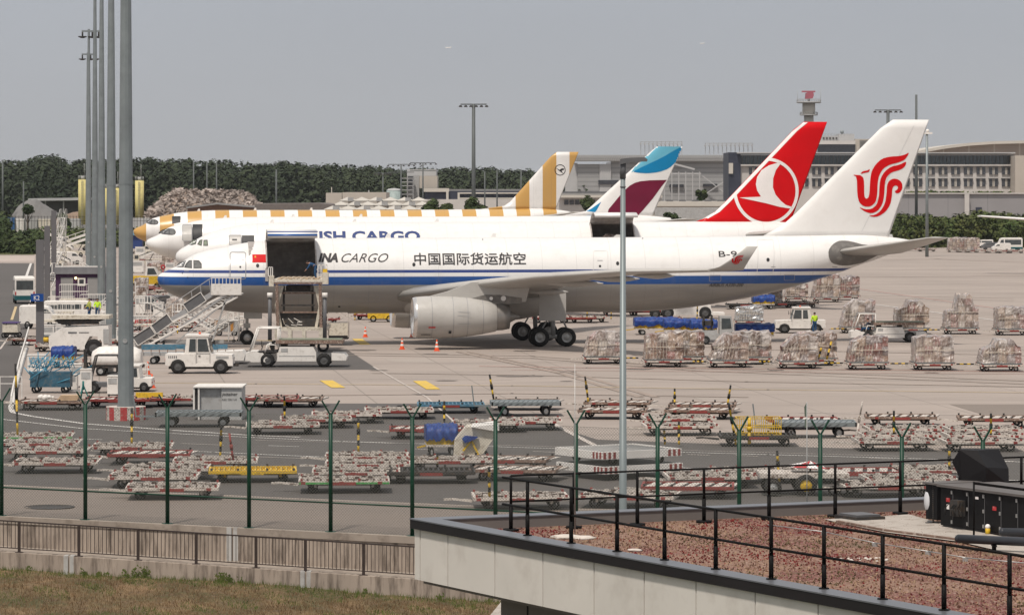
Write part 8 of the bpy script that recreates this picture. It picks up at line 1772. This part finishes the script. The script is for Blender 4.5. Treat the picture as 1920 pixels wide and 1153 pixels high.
for i, lb in enumerate(('patches of deep red sedum on the flat roof','loose pinkish roof grit','olive moss patches on the flat roof','brown dried sedum on the flat roof')): tag(sb[i].build(('sedum','grit','moss','dry_sedum')[i], MS[i]), lb, None, None, 'stuff')
def Gr(px, py, z=ZR): x, y = G(px, py, z); return Vector((x, y, z))
M_SLAB = mat('paving_slab', (.40,.36,.32), .85, 0, .1, 1.0, (.2,.16,.13), .5, 3)
b = MB(); b.add([Gr(*q, ZR+.03) for q in ((1546,973),(1628,969),(1704,963.5),(1800,990),(1960,1020),(1960,1052),(1800,1015),(1660,997),(1576,980))], [tuple(range(9))]); struct(b.build('path', M_SLAB))
b = MB(); pe = [Gr(1570,981), Gr(1660,998), Gr(1800,1016)]
for q, r_ in zip(pe[:-1], pe[1:]): b.bar(q+Vector((0,0,.03)), r_+Vector((0,0,.03)), .07, .08)
tag(b.build('edge_strip', M_RUST), 'dull brown metal edging strip of the roof path', 'edging')
t = thing('roof_hatch', 'low dark roof hatch beside the far parapet', 'hatch', tuple(Gr(1612,974))); q1, q2 = e1, e2
b = MB(); 
def obx(mb, o, a0, a1, b0, b1, z0, z1, mi=0):
    c = [o+e1*a+e2*b_+Vector((0,0,z)) for z in (z0,z1) for a, b_ in ((a0,b0),(a1,b0),(a1,b1),(a0,b1))]; return mb.add(c, [(0,3,2,1),(4,5,6,7),(0,1,5,4),(1,2,6,5),(2,3,7,6),(3,0,4,7)], mi)
obx(b, Vector((0,0,0)), -.4,.4,-.35,.35,0,.09); b.build('frame', M_DARK, t); b = MB(); obx(b, Vector((0,0,0)), -.33,.33,-.28,.28,.091,.13); b.build('lid', M_DGREY, t)
for px, py, s_, lb in ((1062,1009,1.0,'white stone lying near the roof corner'),(1095,1010,.8,'second white stone near the roof corner'),(1190,1033,.5,'small white stone at the parapet by the railing')):
    b = MB(); rr_ = random.Random(px); b.ball((0,0,.02), .2*s_, 0, 7, .32); b.v = [(x*(1+rr_.uniform(-.2,.2))*1.5, y*(1+rr_.uniform(-.2,.2)), z) for x, y, z in b.v]; o = b.build('stone', mat('pale_stone_lump', (.55,.5,.45), .9, 0, .1, 6)); o.location = Gr(px, py); tag(o, lb, 'stone')
b = MB(); pr = [Gr(1440,990), Gr(1545,1003), Gr(1640,1024), Gr(1740,1040), Gr(1810,1052), Gr(1920,1062)]
for q, r_ in zip(pr[:-1], pr[1:]): b.cyl(q+Vector((0,0,.07)), r_+Vector((0,0,.07)), .011, .011, 5)
for q in pr[1:-1]: b.box(q.x-.05,q.x+.05,q.y-.04,q.y+.04,q.z,q.z+.06)
tag(b.build('lightning_cable', M_RIM), 'thin bare cable on small blocks running across the roof', 'cable')
b = MB(); q = Gr(1610,1050)
for k in range(26): b.box(q.x+rn.uniform(-.5,.6)-.02,q.x+rn.uniform(.0,.02)+rn.uniform(-.5,.6),q.y-.05+rn.uniform(-.4,.4),q.y+rn.uniform(-.3,.4),q.z,q.z+.02) if False else b.ball((q.x+rn.uniform(-.45,.55), q.y+rn.uniform(-.35,.35), q.z+.01), rn.uniform(.02,.045), 0, 4, .6)
o = tag(b.build('pebble_patch', MATS['pale_stone_lump']), 'patch of pale pebbles in the middle of the roof', None, None, 'stuff')
# near railing
t = thing('roof_railing', 'black railing along the near roof edge', 'railing', (0,0,0)); ps = [rp_at(px, .32) for px in (989,1071,1157,1246,1342,1446,1545,1655,1770,1893)]; ps = [ps[0]-1.0]+ps+[ps[-1]+1.3, ps[-1]+2.6]
for u in ps[1:] if True else ps: b = MB(); q = RP(u,.32,0); b.cyl((q.x,q.y,ZC+.012),(q.x,q.y,ZC+.42),.042,.042,10); b.cyl((q.x,q.y,ZC+.42),(q.x,q.y,ZC+1.06),.036,.036,10); b.cyl((q.x,q.y,ZC+.012),(q.x,q.y,ZC+.03),.09,.09,10); b.build('post', M_BLK, t)
b = MB(); 
for z in (1.06,.54): b.cyl(RP(ps[0],.32,ZC+z), RP(ps[-1],.32,ZC+z), .024, .024, 8)
b.build('rail', M_BLK, t)
t = thing('roof_railing', 'black railing along the far roof edge behind the sedum', 'railing', (0,0,0)); ps2 = [rp_at2(px, 1.0) for px in (958,1076,1195,1320,1442,1566,1688,1800,1915)]; ps2.append(ps2[-1]+1.5)
for v in ps2: b = MB(); q = RP(1.0,v,0); b.cyl((q.x,q.y,ZR),(q.x,q.y,ZR+.5),.042,.042,10); b.cyl((q.x,q.y,ZR+.5),(q.x,q.y,ZR+1.12),.03,.03,10); b.cyl((q.x,q.y,ZR),(q.x,q.y,ZR+.05),.17,.17,10); b.build('post', M_BLK, t)
b = MB()
for z in (1.12,.6): b.cyl(RP(1.0,ps2[0],ZR+z), RP(1.0,ps2[-1],ZR+z), .02, .02, 8)
b.build('rail', M_BLK, t)
# thin rods
q = Gr(1078,1003); o = MB().cyl(q, (q.x,q.y,Z_at(682,q.y)), .014, .006, 6).build('lightning_rod', M_RIM); tag(o, 'thin upright lightning rod near the roof corner', 'rod')
t = thing('wind_flag', 'thin pole with a drooping grey-green flag above the far railing', 'flag pole', (X_at(1513,80), 80, 3.8)); MB().cyl((0,0,0),(0,0,Z_at(753,80)-3.8),.014,.012,6).build('pole', M_GREY, t); b = MB(); z1 = Z_at(753,80)-3.8; b.add([(0,0,z1),(0,0,z1-.35),(-.05,.03,z1-.33),(-.06,.02,z1-.12)], [(0,1,2,3)]); b.add([(-.01,.0,z1-.38),(-.01,0,z1-.6),(-.05,.02,z1-.58),(-.05,.02,z1-.4)], [(0,1,2,3)]); b.build('flag', mat('grey_green_cloth', (.12,.15,.12), .9), t)
# air handling unit
M_UNIT = mat('black_unit_panel', (.009,.009,.010), .5, 0, .15, 1.5, spec=.15); M_UTOP = mat('unit_top', (.12,.11,.105), .6, 0, .1, 2)
o0 = Gr(1764,989); t = thing('air_handling_unit', 'long black air handling unit on the roof with latched doors', 'air unit', tuple(o0)); O = Vector((0,0,0)); UH = .84
b = MB(); obx(b, O, 0,4.2,0,1.35,.06,UH); b.build('casing', M_UNIT, t); b = MB(); obx(b, O, -.06,4.3,-.06,1.42,UH+.001,UH+.05); b.build('lid', M_UTOP, t); b = MB(); obx(b, O, 0,4.2,.05,1.3,0,.059); b.build('plinth', M_DGREY, t)
for k, a in enumerate((.42,.95,1.5,2.05,2.6)):
    b = MB(); obx(b, O, a,a+.012,-.008,-.002,.1,UH-.05); b.build('door_gap', M_DGREY, t)
    for z in (.12,.42,.72): b = MB(); obx(b, O, a-.03,a+.0,-.03,-.009,z,z+.07); b.build('latch', M_RIM, t)
b = MB(); obx(b, O, .2,.32,-.012,-.003,.55,.63); b.build('red_notice', M_RED, t); b = MB(); obx(b, O, .22,.30,-.012,-.003,.4,.5); b.build('white_notice', M_LWHITE, t); b = MB(); obx(b, O, 1.2,1.3,-.012,-.003,.68,.73); b.build('white_notice', M_LWHITE, t); b = MB(); obx(b, O, 1.78,1.9,-.012,-.003,.5,.58); b.build('red_notice', M_RED, t)
b = MB(); obx(b, O, .55,.85,-.16,-.002,.3,.62); b.build('control_box', M_DARK, t)
rn = random.Random(2); b = MB()
for k in range(7): s0 = rn.uniform(.5,.9); p0 = e1*s0-e2*.1+Vector((0,0,.6)); p1 = e1*(s0+rn.uniform(-.1,.2))-e2*.2+Vector((0,0,.3)); b.tube([p0,(p0+p1)/2-e2*.08,p1],.01,5)
b.build('cable', M_BLACK, t)
t = thing('air_intake_hood', 'big faceted black intake hood on top of the air unit', 'hood', tuple(o0)); D = 73.2
def HP(px, py, d): return (X_at(px,D+d)-o0.x, D+d-o0.y, Z_at(py,D+d)-o0.z)
fr = [(1785,865),(1799,842),(1831,842),(1851,880),(1851,903),(1805,903)]
b = MB(); A = [HP(1785,866,0),HP(1799,843,.1),HP(1832,844,.1),HP(1850,876,-.2),HP(1848,904,-.2),HP(1803,903,0)]; B = [HP(1790,862,1.2),HP(1803,841,1.2),HP(1873,842,1.2),HP(1891,878,.9),HP(1892,908,.7),HP(1850,903,1.2)]
b.add(A+B, [(0,1,2,3,4,5),(11,10,9,8,7,6),(0,6,7,1),(1,7,8,2),(2,8,9,3),(3,9,10,4),(4,10,11,5),(5,11,6,0)]); b.build('hood', mat('hood_black', (.012,.011,.012), .6, 0, .1, 1, spec=.12), t)
t = thing('unit_end_box', 'narrow black end section left of the air handling unit', 'duct', tuple(Gr(1744,982))); b = MB(); obx(b, O, -.15,.25,.0,1.0,.1,.82); b.build('casing', M_UNIT, t); b = MB(); obx(b, O, -.2,.3,-.05,1.05,.821,.86); b.build('lid', M_UTOP, t)
t = thing('white_cover', 'white rounded plastic cover strapped to a chained post', 'cover', tuple(Gr(1744,978))); b = MB(); b.ball((-.02,-.3,.42), .15, 0, 10, 1.75); b.v = [(x*.8-.03, y, z+.05) for x, y, z in b.v]; b.build('shell', mat('white_plastic', (.62,.63,.65), .35), t); b = MB(); b.cyl((0,-.52,0),(0,-.52,.95),.018,.018,6)
for k in range(22): b.ball((0,-.55,.06+k*.04), .02, 0, 4)
b.box(-.16,.16,-.62,-.42,0,.035); b.build('chain_post', M_DARK, t)
t = thing('frame_post', 'black stand with foot plate in front of the air unit', 'stand', tuple(Gr(1826,1012))); b = MB(); b.cyl((0,0,0),(0,0,1.15),.02); b.box(-.17,.17,-.1,.1,0,.03); b.bar((0,0,1.12),(1.6,-1.3,1.0),.03,.05); b.build('frame', M_BLK, t)
for i, (px, py, dz, rr) in enumerate(((1798,1010,.23,.085),(1880,1002,.2,.08))):
    q = Gr(px, py+ (22 if i == 0 else 14)); t = thing('insulated_pipe', ('thick black insulated pipe on low stands at the right frame edge','second black pipe behind the thick one')[i], 'pipe', tuple(q)); b = MB(); d_ = e1*2.2+e2*1.6 if i == 0 else e1*1.0+e2*1.6; b.cyl((0,0,dz), tuple(d_+Vector((0,0,dz))), rr, rr, 16); b.ball((0,0,dz), rr, 0, 8); b.build('pipe', mat('pipe_lagging', (.035,.038,.045), .3, 0, .1, 3), t)
    b = MB()
    for s_ in (.25,.7): c_ = d_*s_; b.box(c_.x-.03,c_.x+.03,c_.y-.1,c_.y-.06,0,dz-rr); b.box(c_.x-.03,c_.x+.03,c_.y+.06,c_.y+.1,0,dz-rr); b.box(c_.x-.04,c_.x+.04,c_.y-.13,c_.y+.13,dz-rr-.03,dz-rr)
    b.build('stand', M_BLK, t)
t = thing('valve', 'small yellow and white valve beside the pipe', 'valve', tuple(Gr(1852,1003))); b = MB(); b.ball((0,0,.17), .055, 0, 7); b.build('cap', M_LWHITE, t); b = MB(); b.cyl((0,0,0),(0,0,.14),.05,.05,10); b.build('body', M_YEL, t)
# street lamp in front of the fence
Dl = 100; zg = -1.6; t = thing('street_lamp', 'tall grey street lamp with flat head in front of the fence', 'street lamp', (X_at(1168,Dl), Dl, zg)); zt_ = Z_at(302,Dl)-zg
b = MB(); b.cyl((0,0,0),(0,0,zt_*.42),.115,.105,16); b.cyl((0,0,zt_*.42),(.0,0,zt_-.5),.105,.07,16); b.build('pole', mat('lamp_grey', (.20,.23,.235), .45, .2, .05, .6), t); b = MB(); b.cyl((0,0,zt_-.5),(0,0,zt_),.085,.085,12); b.cyl((0,0,zt_-.75),(0,0,zt_-.72),.085,.085,12); b.build('bracket', M_DGREY, t)
b = MB(); b.prism([(-.08,zt_-.1),(-.08,zt_+.05),(.2,zt_+.09),(.62,zt_+.1),(.7,zt_+.04),(.68,zt_-.02),(.25,zt_-.03)], 'y', -.13, .13); hd_ = b.build('lamp_head', M_DGREY, t); b = MB(); b.box(.25,.5,-.1,.1,zt_-.05,zt_-.031); b.build('lens', M_RIM, hd_)
# lower ground so that nothing floats below the road level
struct(MB().add([(-400,-20,-7),(400,-20,-7),(400,118,-7),(-400,118,-7)], [(0,1,2,3)]).build('lower_ground', M_GRASS))
b = MB(); b.add([tuple(fpt(p_,2.5,-1.6)) for p_ in (960,2080)]+[(60,85,-1.6),(-3,85,-1.6)], [(0,1,2,3)]); struct(b.build('path', M_SLAB))
# ------------------------------------------------------------------ air: thin even haze that pales the far buildings and forest
hm = bpy.data.materials.new('haze_air'); hm.use_nodes = True; hn = hm.node_tree; hn.nodes.remove(hn.nodes['Principled BSDF'])
hv = hn.nodes.new('ShaderNodeVolumePrincipled'); hv.inputs['Color'].default_value = (.92,.95,1,1); hv.inputs['Density'].default_value = .000042; hv.inputs['Anisotropy'].default_value = .2
hn.links.new(hv.outputs[0], hn.nodes['Material Output'].inputs['Volume'])
hz = MB().box(-6200,6200,-40,9200,-9,260).build('haze', hm); hz['kind'] = 'stuff'; hz['label'] = 'thin pale haze over the whole airfield'
